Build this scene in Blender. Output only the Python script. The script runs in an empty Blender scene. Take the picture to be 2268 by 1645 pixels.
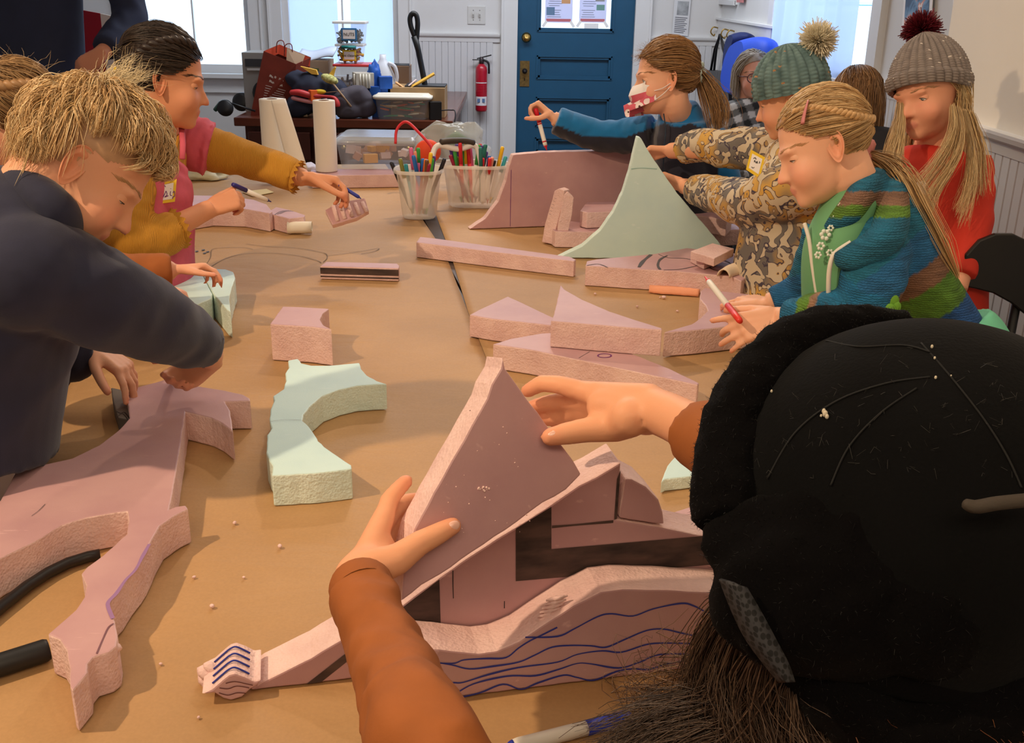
import bpy, bmesh, math, random
import numpy as np
from mathutils import Vector, Matrix, noise

random.seed(7); np.random.seed(7)
SC = bpy.context.scene
COL = SC.collection
PI = math.pi
V = Vector

# ------------------------------------------------------------------ camera
FPX, CX, CY = 2300.0, 1134.0, 822.5
PITCH, ROLL = math.radians(20.3), 0.0165
CAMP = V((0, 0, 1.5))
_F = V((0, math.cos(PITCH), -math.sin(PITCH)))
_R0 = V((1, 0, 0)); _U0 = V((0, math.sin(PITCH), math.cos(PITCH)))
_R = _R0 * math.cos(ROLL) + _U0 * math.sin(ROLL)
_U = -_R0 * math.sin(ROLL) + _U0 * math.cos(ROLL)
cam_data = bpy.data.cameras.new('camera')
cam_data.sensor_width = 36; cam_data.sensor_fit = 'HORIZONTAL'
cam_data.lens = 36 * FPX / 2268.0
cam_data.clip_start = 0.02; cam_data.clip_end = 300
cam = bpy.data.objects.new('camera', cam_data); COL.objects.link(cam)
cam.matrix_world = Matrix(((_R.x, _U.x, -_F.x, CAMP.x), (_R.y, _U.y, -_F.y, CAMP.y), (_R.z, _U.z, -_F.z, CAMP.z), (0, 0, 0, 1)))
SC.camera = cam
SC.view_settings.view_transform = 'Standard'; SC.view_settings.look = 'None'
SC.view_settings.gamma = 1; SC.view_settings.use_curve_mapping = False
SC.view_settings.exposure = 0.0

# ------------------------------------------------------------------ sky and lamps
world = bpy.data.worlds.new('sky'); SC.world = world; world.use_nodes = True
_bg = world.node_tree.nodes['Background']
_bg.inputs[0].default_value = (0.62, 0.80, 1.0, 1); _bg.inputs[1].default_value = 3.2

def lamp(name, kind, loc, aim, energy, color, **kw):
    ld = bpy.data.lights.new(name, kind); ld.energy = energy; ld.color = color
    for k, val in kw.items(): setattr(ld, k, val)
    o = bpy.data.objects.new(name, ld); COL.objects.link(o); o.location = loc
    o.rotation_euler = (V(aim) - V(loc)).to_track_quat('-Z', 'Y').to_euler()
    return o
WARM = (1.0, 0.73, 0.47)
lamp('track_spot', 'SPOT', (-1.75, 0.75, 2.72), (-0.15, 1.7, 0.75), 165, WARM, spot_size=1.75, spot_blend=0.8, shadow_soft_size=0.035)
lamp('track_spot', 'SPOT', (1.65, 0.75, 2.72), (0.25, 2.0, 0.75), 140, WARM, spot_size=1.75, spot_blend=0.8, shadow_soft_size=0.035)
lamp('track_spot', 'SPOT', (-0.2, 4.1, 2.72), (0.05, 2.9, 0.75), 66, WARM, spot_size=1.9, spot_blend=0.8, shadow_soft_size=0.06)
lamp('ceiling_fill', 'AREA', (0.0, 2.0, 2.85), (0.0, 2.0, 0), 15, (1.0, 0.86, 0.70), shape='RECTANGLE', size=3.0, size_y=1.2)
lamp('ceiling_fill', 'AREA', (0.0, -1.0, 2.85), (0.0, -1.0, 0), 42, (1.0, 0.78, 0.54), shape='RECTANGLE', size=2.4, size_y=1.0)  # unseen fill added behind the camera for faces turned towards it
lamp('ceiling_fill', 'AREA', (0.0, 6.2, 2.85), (0.0, 6.2, 0), 70, (0.92, 0.95, 1.0), shape='RECTANGLE', size=2.4, size_y=1.0)  # unseen fill added to brighten the back wall

# ------------------------------------------------------------------ photo pixel -> direction helpers
def ray(px, py): return _F + _R * ((px - CX) / FPX) - _U * ((py - CY) / FPX)
def D(px, py, dep): return CAMP + ray(px, py) * dep
def atz(px, py, z): r = ray(px, py); return CAMP + r * ((z - CAMP.z) / r.z)
def aty(px, py, y): r = ray(px, py); return CAMP + r * ((y - CAMP.y) / r.y)
def atx(px, py, x): r = ray(px, py); return CAMP + r * ((x - CAMP.x) / r.x)
def atp(px, py, p0, n): r = ray(px, py); return CAMP + r * ((p0 - CAMP).dot(n) / r.dot(n))
def cv(r, u, f): return (_R * r + _U * u + _F * f)
def cvp(px, py, r, u, f):
    """direction given relative to the line of sight through a pixel"""
    F = ray(px, py).normalized(); R = F.cross(_U).normalized(); U = R.cross(F); return R * r + U * u + F * f
TZ = 0.75          # table top
PZ = 0.7535        # top of the kraft paper

# ------------------------------------------------------------------ materials
def lin(c):
    return tuple(((x / 255 / 12.92) if x / 255 <= 0.04045 else ((x / 255 + 0.055) / 1.055) ** 2.4) for x in c) + (1,)
MATS = {}
class NT:
    def __init__(s, m): s.t = m.node_tree; s.n = s.t.nodes; s.l = s.t.links
    def node(s, typ, **kw):
        x = s.n.new(typ)
        for k, val in kw.items():
            if k[0] == '_': setattr(x, k[1:], val)
            else: x.inputs[k.replace('__', ' ')].default_value = val
        return x
    def link(s, a, b): s.l.new(a, b)
def newmat(name):
    m = bpy.data.materials.new(name); m.use_nodes = True; return m
def M(name, c, rough=0.6, var=0.0, vscale=12, bump=0.0, bscale=150, metal=0.0, alpha=1.0, sheen=0.0, coat=0.0, stretch=None, trans=0.0,
      attr=False, sss=0.0, ior=1.45, emis=None, spec=0.5, detail=4, c2=None, bdist=0.002):
    if name in MATS: return MATS[name]
    m = newmat(name); t = NT(m); b = t.n['Principled BSDF']
    b.inputs['Base Color'].default_value = lin(c)
    b.inputs['Roughness'].default_value = rough; b.inputs['Metallic'].default_value = metal
    b.inputs['Sheen Weight'].default_value = sheen; b.inputs['Coat Weight'].default_value = coat
    b.inputs['Transmission Weight'].default_value = trans; b.inputs['IOR'].default_value = ior
    b.inputs['Specular IOR Level'].default_value = spec
    if sss:
        b.inputs['Subsurface Weight'].default_value = sss
        b.inputs['Subsurface Radius'].default_value = (1.0, 0.35, 0.2); b.inputs['Subsurface Scale'].default_value = 0.006
    if emis: b.inputs['Emission Color'].default_value = lin(emis[0]); b.inputs['Emission Strength'].default_value = emis[1]
    tc = t.node('ShaderNodeTexCoord'); mp = t.node('ShaderNodeMapping')
    t.link(tc.outputs['Object'], mp.inputs[0])
    if stretch: mp.inputs['Scale'].default_value = stretch
    src = None
    if attr:
        a = t.node('ShaderNodeAttribute', _attribute_name='Col'); src = a.outputs['Color']
        t.link(src, b.inputs['Base Color'])
    if var:
        nz = t.node('ShaderNodeTexNoise', Scale=vscale, Detail=detail); t.link(mp.outputs[0], nz.inputs['Vector'])
        rp = t.node('ShaderNodeMapRange'); rp.inputs[1].default_value = 0.3; rp.inputs[2].default_value = 0.7
        t.link(nz.outputs[0], rp.inputs[0])
        mx = t.node('ShaderNodeMix', _data_type='RGBA')
        if c2:
            if src: t.link(src, mx.inputs[6])
            else: mx.inputs[6].default_value = lin(c)
            mx.inputs[7].default_value = lin(c2); t.link(rp.outputs[0], mx.inputs[0])
        else:
            rp.inputs[3].default_value = 1 - var; rp.inputs[4].default_value = 1 + var
            mx.blend_type = 'MULTIPLY'; mx.inputs[0].default_value = 1
            if src: t.link(src, mx.inputs[6])
            else: mx.inputs[6].default_value = lin(c)
            t.link(rp.outputs[0], mx.inputs[7])
        t.link(mx.outputs[2], b.inputs['Base Color'])
    if bump:
        nb = t.node('ShaderNodeTexNoise', Scale=bscale, Detail=3); t.link(mp.outputs[0], nb.inputs['Vector'])
        bp = t.node('ShaderNodeBump', Strength=bump, Distance=bdist); t.link(nb.outputs[0], bp.inputs['Height'])
        t.link(bp.outputs[0], b.inputs['Normal'])
    if alpha < 1: b.inputs['Alpha'].default_value = alpha
    MATS[name] = m; return m
def clear(name, c, amount=0.25, rough=0.12):
    """clear plastic or glass: part see-through, part glossy tinted sheet"""
    if name in MATS: return MATS[name]
    m = newmat(name); t = NT(m); b = t.n['Principled BSDF']; out = t.n['Material Output']
    b.inputs['Base Color'].default_value = lin(c); b.inputs['Roughness'].default_value = rough
    tr = t.node('ShaderNodeBsdfTransparent'); mx = t.node('ShaderNodeMixShader', Fac=amount)
    t.link(tr.outputs[0], mx.inputs[1]); t.link(b.outputs[0], mx.inputs[2]); t.link(mx.outputs[0], out.inputs[0])
    MATS[name] = m; return m
def cloth_translucent(name, c, f=0.5, see=0.0):
    if name in MATS: return MATS[name]
    m = newmat(name); t = NT(m); out = t.n['Material Output']; t.n.remove(t.n['Principled BSDF'])
    d = t.node('ShaderNodeBsdfDiffuse'); d.inputs[0].default_value = lin(c)
    tl = t.node('ShaderNodeBsdfTranslucent'); tl.inputs[0].default_value = lin(c)
    mx = t.node('ShaderNodeMixShader', Fac=f)
    t.link(d.outputs[0], mx.inputs[1]); t.link(tl.outputs[0], mx.inputs[2])
    last = mx
    if see:
        tr = t.node('ShaderNodeBsdfTransparent'); m2 = t.node('ShaderNodeMixShader', Fac=1 - see)
        t.link(tr.outputs[0], m2.inputs[1]); t.link(mx.outputs[0], m2.inputs[2]); last = m2
    t.link(last.outputs[0], out.inputs[0]); MATS[name] = m; return m

# ------------------------------------------------------------------ objects
def tag(o, label=None, cat=None, group=None, kind=None):
    if label: o['label'] = label
    if cat: o['category'] = cat
    if group: o['group'] = group
    if kind: o['kind'] = kind
    return o
def empty(name, loc, label=None, cat=None, group=None):
    o = bpy.data.objects.new(name, None); o.empty_display_size = 0.05
    COL.objects.link(o); o.location = loc
    return tag(o, label, cat, group)
def wloc(o):
    p = V((0, 0, 0))
    while o is not None: p = p + o.location; o = o.parent
    return p
def mesh_obj(name, verts, faces, mats, parent=None, fm=None, smooth=None, col=None, local=False):
    """verts in world coordinates unless local; parts are shifted into their parent's space"""
    me = bpy.data.meshes.new(name)
    vv = np.asarray([tuple(p) for p in verts] if not isinstance(verts, np.ndarray) else verts, dtype=float).reshape(-1, 3)
    if parent is not None and not local: vv = vv - np.array(wloc(parent))
    me.from_pydata(vv.tolist(), [], faces if isinstance(faces, list) else faces.tolist())
    if not isinstance(mats, (list, tuple)): mats = [mats]
    for m in mats: me.materials.append(m)
    if fm is not None: me.polygons.foreach_set('material_index', np.asarray(fm, dtype=np.int32))
    if smooth is not None:
        me.polygons.foreach_set('use_smooth', np.asarray(smooth if not isinstance(smooth, bool) else [smooth] * len(me.polygons), dtype=bool))
    if col is not None:
        a = me.color_attributes.new('Col', 'FLOAT_COLOR', 'POINT'); c4 = np.ones((len(vv), 4)); c4[:, :3] = col
        a.data.foreach_set('color', c4.astype(np.float32).ravel())
    me.update()
    o = bpy.data.objects.new(name, me); COL.objects.link(o)
    if parent is not None: o.parent = parent
    return o
def bevel(o, w=0.002, seg=2, ang=0.6):
    b = o.modifiers.new('bevel', 'BEVEL'); b.width = w; b.segments = seg; b.limit_method = 'ANGLE'; b.angle_limit = ang
    return o

def perp(t):
    a = V((0, 0, 1)) if abs(t.z) < 0.9 else V((1, 0, 0))
    x = t.cross(a).normalized(); return x, t.cross(x).normalized()
class MB:
    def __init__(s): s.v = []; s.f = []; s.m = []; s.s = []
    def add(s, vs, fs, mat=0, smooth=False):
        o = len(s.v); s.v.extend(tuple(p) for p in vs)
        for f in fs: s.f.append(tuple(i + o for i in f)); s.m.append(mat); s.s.append(smooth)
        return s
    def box(s, c, size, rot=None, mat=0):
        c = V(c); h = V(size) * 0.5; r = rot or Matrix.Identity(3)
        vs = [c + r @ V((sx * h.x, sy * h.y, sz * h.z)) for sz in (-1, 1) for sy in (-1, 1) for sx in (-1, 1)]
        return s.add(vs, [(0, 2, 3, 1), (4, 5, 7, 6), (0, 1, 5, 4), (2, 6, 7, 3), (0, 4, 6, 2), (1, 3, 7, 5)], mat)
    def hexa(s, b, t, mat=0):
        """8 corners: bottom loop b[4], top loop t[4]"""
        return s.add(list(b) + list(t), [(3, 2, 1, 0), (4, 5, 6, 7), (0, 1, 5, 4), (1, 2, 6, 5), (2, 3, 7, 6), (3, 0, 4, 7)], mat)
    def tube(s, path, rad, n=10, mat=0, cap=True, smooth=True, flat=1.0, side=None, mod=None):
        path = [V(p) for p in path]; k = len(path)
        if not isinstance(rad, (list, tuple)): rad = [rad] * k
        vs = []; x = None
        for i, p in enumerate(path):
            t = (path[min(i + 1, k - 1)] - path[max(i - 1, 0)])
            t = t.normalized() if t.length > 1e-9 else V((0, 0, 1))
            if side is not None: x = (side - t * side.dot(t)).normalized()
            elif x is None: x, _ = perp(t)
            else: x = (x - t * x.dot(t)).normalized()
            y = t.cross(x).normalized()
            for j in range(n):
                a = 2 * PI * j / n; r = rad[i]
                if mod: r = r * (1 + mod(i / (k - 1), a))
                vs.append(p + x * (math.cos(a) * r) + y * (math.sin(a) * r * flat))
        fs = [(i * n + j, i * n + (j + 1) % n, (i + 1) * n + (j + 1) % n, (i + 1) * n + j) for i in range(k - 1) for j in range(n)]
        if cap: fs += [tuple(reversed(range(n))), tuple(range((k - 1) * n, k * n))]
        return s.add(vs, fs, mat, smooth)
    def caps(s, a, b, ra, rb, n=10, mat=0):
        """capsule with rounded ends"""
        a, b = V(a), V(b); t = (b - a); L = t.length; t = t.normalized() if L > 1e-9 else V((0, 0, 1))
        pts = []; rad = []
        for q in (0.02, 0.3, 0.6, 0.85): pts.append(a - t * ra * math.cos(q * PI / 2)); rad.append(ra * math.sin(q * PI / 2))
        pts += [a, b]; rad += [ra, rb]
        for q in (0.85, 0.6, 0.3, 0.02): pts.append(b + t * rb * math.cos(q * PI / 2)); rad.append(rb * math.sin(q * PI / 2))
        return s.tube(pts, rad, n, mat)
    def lathe(s, prof, o=(0, 0, 0), axis=(0, 0, 1), n=24, mat=0, cap=True, smooth=True):
        t = V(axis).normalized(); return s.tube_exact([V(o) + t * z for r, z in prof], [r for r, z in prof], t, n, mat, cap, smooth)
    def tube_exact(s, path, rad, t, n, mat, cap, smooth):
        x, y = perp(t); vs = []; k = len(path)
        for p, r in zip(path, rad):
            for j in range(n):
                a = 2 * PI * j / n; vs.append(p + x * (math.cos(a) * r) + y * (math.sin(a) * r))
        fs = [(i * n + j, i * n + (j + 1) % n, (i + 1) * n + (j + 1) % n, (i + 1) * n + j) for i in range(k - 1) for j in range(n)]
        if cap: fs += [tuple(reversed(range(n))), tuple(range((k - 1) * n, k * n))]
        return s.add(vs, fs, mat, smooth)
    def ell(s, c, r, rot=None, nu=20, nv=12, mat=0):
        c = V(c); R = rot or Matrix.Identity(3); vs = [c + R @ V((0, 0, -r[2]))]
        for i in range(1, nv):
            ph = -PI / 2 + PI * i / nv
            for j in range(nu):
                a = 2 * PI * j / nu
                vs.append(c + R @ V((r[0] * math.cos(ph) * math.cos(a), r[1] * math.cos(ph) * math.sin(a), r[2] * math.sin(ph))))
        vs.append(c + R @ V((0, 0, r[2]))); L = len(vs) - 1
        fs = [(0, 1 + (j + 1) % nu, 1 + j) for j in range(nu)]
        for i in range(nv - 2):
            for j in range(nu):
                a = 1 + i * nu + j; b = 1 + i * nu + (j + 1) % nu; fs.append((a, b, b + nu, a + nu))
        o = 1 + (nv - 2) * nu
        fs += [(o + j, o + (j + 1) % nu, L) for j in range(nu)]
        return s.add(vs, fs, mat, True)
    def prism(s, poly, vec, mf=0, ms=0, mb=None):
        """polygon loop extruded by vec; mf front cap material, ms sides, mb far cap"""
        n = len(poly); vec = V(vec); vs = [V(p) for p in poly] + [V(p) + vec for p in poly]
        nrm = V((0, 0, 0))
        for i in range(n): nrm += vs[i].cross(vs[(i + 1) % n])
        flip = nrm.dot(vec) > 0
        o = len(s.v); s.v.extend(tuple(p) for p in vs)
        front = tuple(range(n)); back = tuple(range(n, 2 * n))
        s.f.append(tuple(o + i for i in (reversed(front) if flip else front))); s.m.append(mf); s.s.append(False)
        s.f.append(tuple(o + i for i in (back if flip else reversed(back)))); s.m.append(mf if mb is None else mb); s.s.append(False)
        for i in range(n):
            j = (i + 1) % n; q = (i, j, n + j, n + i)
            s.f.append(tuple(o + a for a in (q if flip else reversed(q)))); s.m.append(ms); s.s.append(False)
        return s
    def grid(s, P, mat=0, smooth=True, closed_u=False):
        """P: list of rows of points"""
        nr = len(P); nc = len(P[0]); vs = [p for row in P for p in row]; fs = []
        for i in range(nr - 1):
            for j in range(nc if closed_u else nc - 1):
                k = (j + 1) % nc; fs.append((i * nc + j, i * nc + k, (i + 1) * nc + k, (i + 1) * nc + j))
        return s.add(vs, fs, mat, smooth)
    def build(s, name, mats, parent=None, local=False):
        return mesh_obj(name, s.v, s.f, mats, parent, s.m, s.s, local=local)
def part(name, mats, parent, fn, local=False):
    mb = MB(); fn(mb); return mb.build(name, mats, parent, local)
def thing(o, label, cat, group=None): return tag(o, label, cat, group)
def copy_tree(o, parent=None):
    c = o.copy(); COL.objects.link(c)
    if parent is not None: c.parent = parent
    for ch in o.children: copy_tree(ch, c)
    return c
def catmull(pts, n=8, closed=False):
    P = [V(p) for p in pts]; out = []; k = len(P)
    rng = range(k if closed else k - 1)
    for i in rng:
        if closed: p0, p1, p2, p3 = P[i - 1], P[i], P[(i + 1) % k], P[(i + 2) % k]
        else: p0, p1, p2, p3 = P[max(i - 1, 0)], P[i], P[i + 1], P[min(i + 2, k - 1)]
        for j in range(n):
            t = j / n
            out.append(0.5 * ((2 * p1) + (p2 - p0) * t + (2 * p0 - 5 * p1 + 4 * p2 - p3) * t * t + (3 * p1 - p0 - 3 * p2 + p3) * t ** 3))
    if not closed: out.append(P[-1])
    return out
def text_mesh(name, s, size, mat, M4, parent=None, extrude=0.0003, align='CENTER'):
    cu = bpy.data.curves.new(name, 'FONT'); cu.body = s; cu.size = size; cu.extrude = extrude; cu.align_x = align; cu.align_y = 'CENTER'
    to = bpy.data.objects.new(name + '_tmp', cu); COL.objects.link(to)
    dg = bpy.context.evaluated_depsgraph_get(); me = bpy.data.meshes.new_from_object(to.evaluated_get(dg))
    bpy.data.objects.remove(to); bpy.data.curves.remove(cu)
    vs = [M4 @ v.co for v in me.vertices]; fs = [tuple(p.vertices) for p in me.polygons]
    bpy.data.meshes.remove(me)
    return mesh_obj(name, vs, fs, mat, parent)
def frame4(o, x, y):
    x = V(x).normalized(); z = x.cross(V(y)).normalized(); y = z.cross(x)
    return Matrix(((x.x, y.x, z.x, o[0]), (x.y, y.y, z.y, o[1]), (x.z, y.z, z.z, o[2]), (0, 0, 0, 1)))
# ================================================================== the room
YB, XR, XN, YS, XL, YF, ZC = 8.1, 1.5, 1.34, 3.4, -3.4, -2.2, 2.95
WHITE = M('wall_paint', (214, 214, 214), 0.55, var=0.03, vscale=3, bump=0.08, bscale=40)
WALL_WARMLIT = M('wall_paint_warmlit', (226, 220, 208), 0.6, var=0.02, vscale=3, bump=0.06, bscale=40)  # warm lamplight on the near wall is put into this colour
TRIM = M('trim_paint', (220, 221, 222), 0.4)
BEAD = M('beadboard_paint', (208, 209, 212), 0.45)
TEAL = M('door_teal_paint', (28, 82, 116), 0.42, var=0.05, vscale=6, bump=0.05, bscale=60)
BRASS = M('brass', (176, 146, 84), 0.3, metal=1.0, var=0.15, vscale=30)
GLASS = clear('window_glass', (235, 245, 255), 0.06, 0.02)
FLOORM = M('floor_wood', (112, 84, 62), 0.5, var=0.2, vscale=6, stretch=(1, 0.1, 1))

def S(o, kind='structure'): o['kind'] = kind; return o
S(part('floor', FLOORM, None, lambda m: m.box(((XL + 2) / 2, (YF + YB) / 2, -0.05), (2 - XL + 0.4, YB - YF + 0.4, 0.1))))
S(part('ceiling', M('ceiling_paint', (228, 226, 222), 0.7), None, lambda m: m.box(((XL + 2) / 2, (YF + YB) / 2, ZC + 0.05), (2 - XL + 0.4, YB - YF + 0.4, 0.1))))
S(part('wall_left', WHITE, None, lambda m: m.box((XL - 0.08, (YF + YB) / 2, ZC / 2), (0.16, YB - YF, ZC))))
S(part('wall_front', WHITE, None, lambda m: m.box(((XL + XR) / 2, YF - 0.08, ZC / 2), (XR - XL + 0.4, 0.16, ZC))))

def xb(px, py=100): return aty(px, py, YB).x
W1 = (xb(296), xb(556)); W2 = (xb(628), xb(884)); DR = (xb(1146, 80), xb(1404, 80))
WZ0, WZ1, DZ1 = 0.86, 2.35, 2.12
def back_wall(m):
    y = YB + 0.08; t = 0.16
    def seg(x0, x1, z0, z1): m.box(((x0 + x1) / 2, y, (z0 + z1) / 2), (x1 - x0, t, z1 - z0))
    seg(XL - 0.1, W1[0], 0, ZC); seg(W1[0], W1[1], 0, WZ0); seg(W1[0], W1[1], WZ1, ZC)
    seg(W1[1], W2[0], 0, ZC); seg(W2[0], W2[1], 0, WZ0); seg(W2[0], W2[1], WZ1, ZC)
    seg(W2[1], DR[0], 0, ZC); seg(DR[0], DR[1], DZ1, ZC); seg(DR[1], XR + 0.2, 0, ZC)
wall_back = S(part('wall_back', WHITE, None, back_wall))
# right wall: far part at XR with a window, near part (bumped out) at XN
RW = (atx(1936, 100, XR).y, atx(1716, 100, XR).y); RZ0, RZ1 = 1.14, 2.4
def right_wall(m):
    def seg(y0, y1, z0, z1): m.box((XR + 0.08, (y0 + y1) / 2, (z0 + z1) / 2), (0.16, y1 - y0, z1 - z0))
    seg(YS, RW[0], 0, ZC); seg(RW[0], RW[1], 0, RZ0); seg(RW[0], RW[1], RZ1, ZC); seg(RW[1], YB + 0.2, 0, ZC)
wall_right = S(part('wall_right', WHITE, None, right_wall))
wall_near = S(part('wall_right_near', WALL_WARMLIT, None, lambda m: m.box((XN + 0.2, (YF + YS) / 2, ZC / 2), (0.4, YS - YF, ZC))))

# beadboard planks, each a piece of its wall
def plank_mesh(w, h):
    t = 0.010; c = 0.004
    prof = [(-w / 2, 0), (-w / 2, t - c), (-w / 2 + c, t), (w / 2 - c, t), (w / 2, t - c), (w / 2, 0)]
    m = MB(); m.prism([V((x, -d, 0)) for x, d in prof], (0, 0, h))
    me = bpy.data.meshes.new('plank'); me.from_pydata(m.v, [], m.f); me.materials.append(BEAD); me.update(); return me
def planks(parent, mesh, spots, rz):
    for p in spots:
        o = bpy.data.objects.new('plank', mesh); COL.objects.link(o); o.parent = parent
        o.location = V(p) - wloc(parent); o.rotation_euler = (0, 0, rz)
RAILB = aty(1000, 78, YB).z
pm = plank_mesh(0.047, RAILB - 0.02)
x = W2[1] + 0.10; spots = []
while x < DR[0] - 0.16: spots.append((x, YB, 0)); x += 0.048
x = DR[1] + 0.13
while x < XR - 0.03: spots.append((x, YB, 0)); x += 0.048
planks(wall_back, pm, spots, 0)
RAILN = 1.135
pm2 = plank_mesh(0.047, RAILN - 0.02)
planks(wall_near, pm2, [(XN, 1.55 + 0.048 * i, 0) for i in range(38)], -PI / 2)
planks(wall_right, plank_mesh(0.047, 1.13), [(XR, YS + 0.03 + 0.048 * i, 0) for i in range(96)], -PI / 2)
# rails
def rail(m, a, b, z, out):
    d = (V(b) - V(a)).normalized(); o = V(out)
    prof = [(0, -0.045), (0.012, -0.045), (0.016, -0.015), (0.03, -0.005), (0.034, 0.008), (0.034, 0.016), (0, 0.016)]
    P = [V(a) + o * q + V((0, 0, z + w)) for q, w in prof]
    m.prism(P, V(b) - V(a))
S(part('trim_1', TRIM, None, lambda m: rail(m, (W2[1] + 0.09, YB, 0), (DR[0] - 0.13, YB, 0), RAILB, (0, -1, 0))))
S(part('trim_2', TRIM, None, lambda m: rail(m, (DR[1] + 0.12, YB, 0), (XR, YB, 0), RAILB, (0, -1, 0))))
S(part('trim_3', TRIM, None, lambda m: rail(m, (XN, 0, 0), (XN, YS, 0), RAILN, (-1, 0, 0))))
S(part('trim_4', TRIM, None, lambda m: rail(m, (XR, YS, 0), (XR, YB, 0), 1.15, (-1, 0, 0))))

# casings
def casing_back(m, x0, x1, z0, z1, w=0.10, d=0.025, sill=True):
    m.box((x0 - w / 2, YB - d / 2, (z0 + z1) / 2), (w, d, z1 - z0)); m.box((x1 + w / 2, YB - d / 2, (z0 + z1) / 2), (w, d, z1 - z0))
    m.box(((x0 + x1) / 2, YB - d / 2, z1 + w / 2), (x1 - x0 + 2 * w, d, w))
    m.box((x0 - w + 0.008, YB - d - 0.006, (z0 + z1) / 2), (0.016, 0.012, z1 - z0)); m.box((x1 + w - 0.008, YB - d - 0.006, (z0 + z1) / 2), (0.016, 0.012, z1 - z0))
    if sill:
        m.box(((x0 + x1) / 2, YB - 0.04, z0 - 0.015), (x1 - x0 + 2 * w + 0.04, 0.10, 0.03)); m.box(((x0 + x1) / 2, YB - 0.012, z0 - 0.085), (x1 - x0 + 2 * w, 0.024, 0.11))
def window(idx, x0, x1, panels):
    w = S(part('window_%d' % idx, TRIM, None, lambda m: casing_back(m, x0, x1, WZ0, WZ1)))
    part('window_sash', TRIM, w, lambda m: [m.box(c, s) for c, s in (
        ((x0 + 0.022, YB + 0.05, (WZ0 + WZ1) / 2), (0.044, 0.04, WZ1 - WZ0)), ((x1 - 0.022, YB + 0.05, (WZ0 + WZ1) / 2), (0.044, 0.04, WZ1 - WZ0)),
        (((x0 + x1) / 2, YB + 0.05, WZ0 + 0.03), (x1 - x0, 0.04, 0.06)), (((x0 + x1) / 2, YB + 0.05, WZ1 - 0.03), (x1 - x0, 0.04, 0.06)),
        (((x0 + x1) / 2 + 0.01, YB + 0.05, (WZ0 + WZ1) / 2), (0.012, 0.03, WZ1 - WZ0)))])
    for a, b in ((x0 + 0.044, (x0 + x1) / 2), ((x0 + x1) / 2 + 0.02, x1 - 0.044)):
        part('pane', GLASS, w, lambda m: m.box(((a + b) / 2, YB + 0.05, (WZ0 + WZ1) / 2), (b - a, 0.004, WZ1 - WZ0 - 0.12)))
    return w
window(1, W1[0], W1[1], False); window(2, W2[0], W2[1], True)
# pale blue film sheets hung inside the second window
FILM = cloth_translucent('window_film', (196, 208, 232), 0.66)
def film(m, x0, x1, sd):
    rows = []
    for i in range(40):
        z = WZ0 + 0.02 + (WZ1 - WZ0 - 0.04) * i / 39; row = []
        for j in range(26):
            x = x0 + (x1 - x0) * j / 25
            y = YB + 0.105 + 0.012 * noise.noise(V((x * 5 + sd, z * 2.2, sd))) + 0.006 * noise.noise(V((x * 14 + z * 9, z * 3 - x * 6, sd)))
            row.append(V((x, y, z)))
        rows.append(row)
    m.grid(rows)
xm2 = (W2[0] + W2[1]) / 2
f1 = tag(part('window_film_sheet', FILM, None, lambda m: film(m, W2[0] + 0.015, xm2 - 0.035, 1.3)), 'pale blue translucent film sheet covering the window pane above the paper bag', 'film')
f2 = tag(part('window_film_sheet', FILM, None, lambda m: film(m, xm2 + 0.06, W2[1] - 0.015, 7.7)), 'pale blue translucent film sheet in the window pane beside the black cane', 'film')

# ---- door
def bk(px, py): return aty(px, py, YB)
dr = S(empty('door_1', ((DR[0] + DR[1]) / 2, YB, 0)))
dx0, dx1 = DR; dw = dx1 - dx0
gx0, gx1, gz0, gz1 = bk(1191, 40).x, bk(1361, 40).x, bk(1270, 71).z, 2.0
def door_slab(m):
    y = YB + 0.045; t = 0.045
    def seg(x0, x1, z0, z1, yy=y, tt=t): m.box(((x0 + x1) / 2, yy, (z0 + z1) / 2), (x1 - x0, tt, z1 - z0))
    seg(dx0, gx0, 0.004, DZ1); seg(gx1, dx1, 0.004, DZ1)
    pan = [(bk(1260, 124).z, bk(1260, 176).z), (bk(1260, 216).z, bk(1260, 282).z), (bk(1260, 306).z, 0.3)]
    zs = [gz0] + [q for p in pan for q in p] + [0.01]
    for i in range(0, len(zs), 2): seg(gx0, gx1, zs[i + 1], zs[i])
    seg(gx0, gx1, gz1, DZ1)
    for a, b in pan: seg(gx0, gx1, b, a, y + 0.012, 0.018)
    for a, b in pan + [(gz1, gz0)]:          # mouldings round each panel
        for w, d in ((0.030, 0.010), (0.014, 0.018)):
            for xx in (gx0 + w / 2 - 0.004, gx1 - w / 2 + 0.004): m.box((xx, y - 0.0225 - d / 2 + 0.012, (a + b) / 2), (w, d, abs(a - b)))
            for zz in (b + w / 2 - 0.004, a - w / 2 + 0.004): m.box(((gx0 + gx1) / 2, y - 0.0225 - d / 2 + 0.012, zz), (gx1 - gx0, d, w))
part('door_leaf', TEAL, dr, door_slab)
part('pane', GLASS, dr, lambda m: m.box(((gx0 + gx1) / 2, YB + 0.05, (gz0 + gz1) / 2), (gx1 - gx0, 0.004, gz1 - gz0)))
k = bk(1166, 83)
part('door_knob', BRASS, dr, lambda m: m.lathe([(0.034, 0), (0.036, 0.004), (0.022, 0.010), (0.014, 0.02), (0.016, 0.03), (0.028, 0.038), (0.031, 0.05), (0.024, 0.06), (0.0, 0.063)], (k.x, YB + 0.0225, k.z), (0, -1, 0)))
k2a, k2b = bk(1152, 135), bk(1172, 192)
lk = part('lock_plate', M('aged_brass', (140, 118, 74), 0.45, metal=0.9, var=0.25, vscale=60), dr, lambda m: m.box(((k2a.x + k2b.x) / 2, YB + 0.02, (k2a.z + k2b.z) / 2), (k2b.x - k2a.x, 0.008, k2a.z - k2b.z)))
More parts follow.
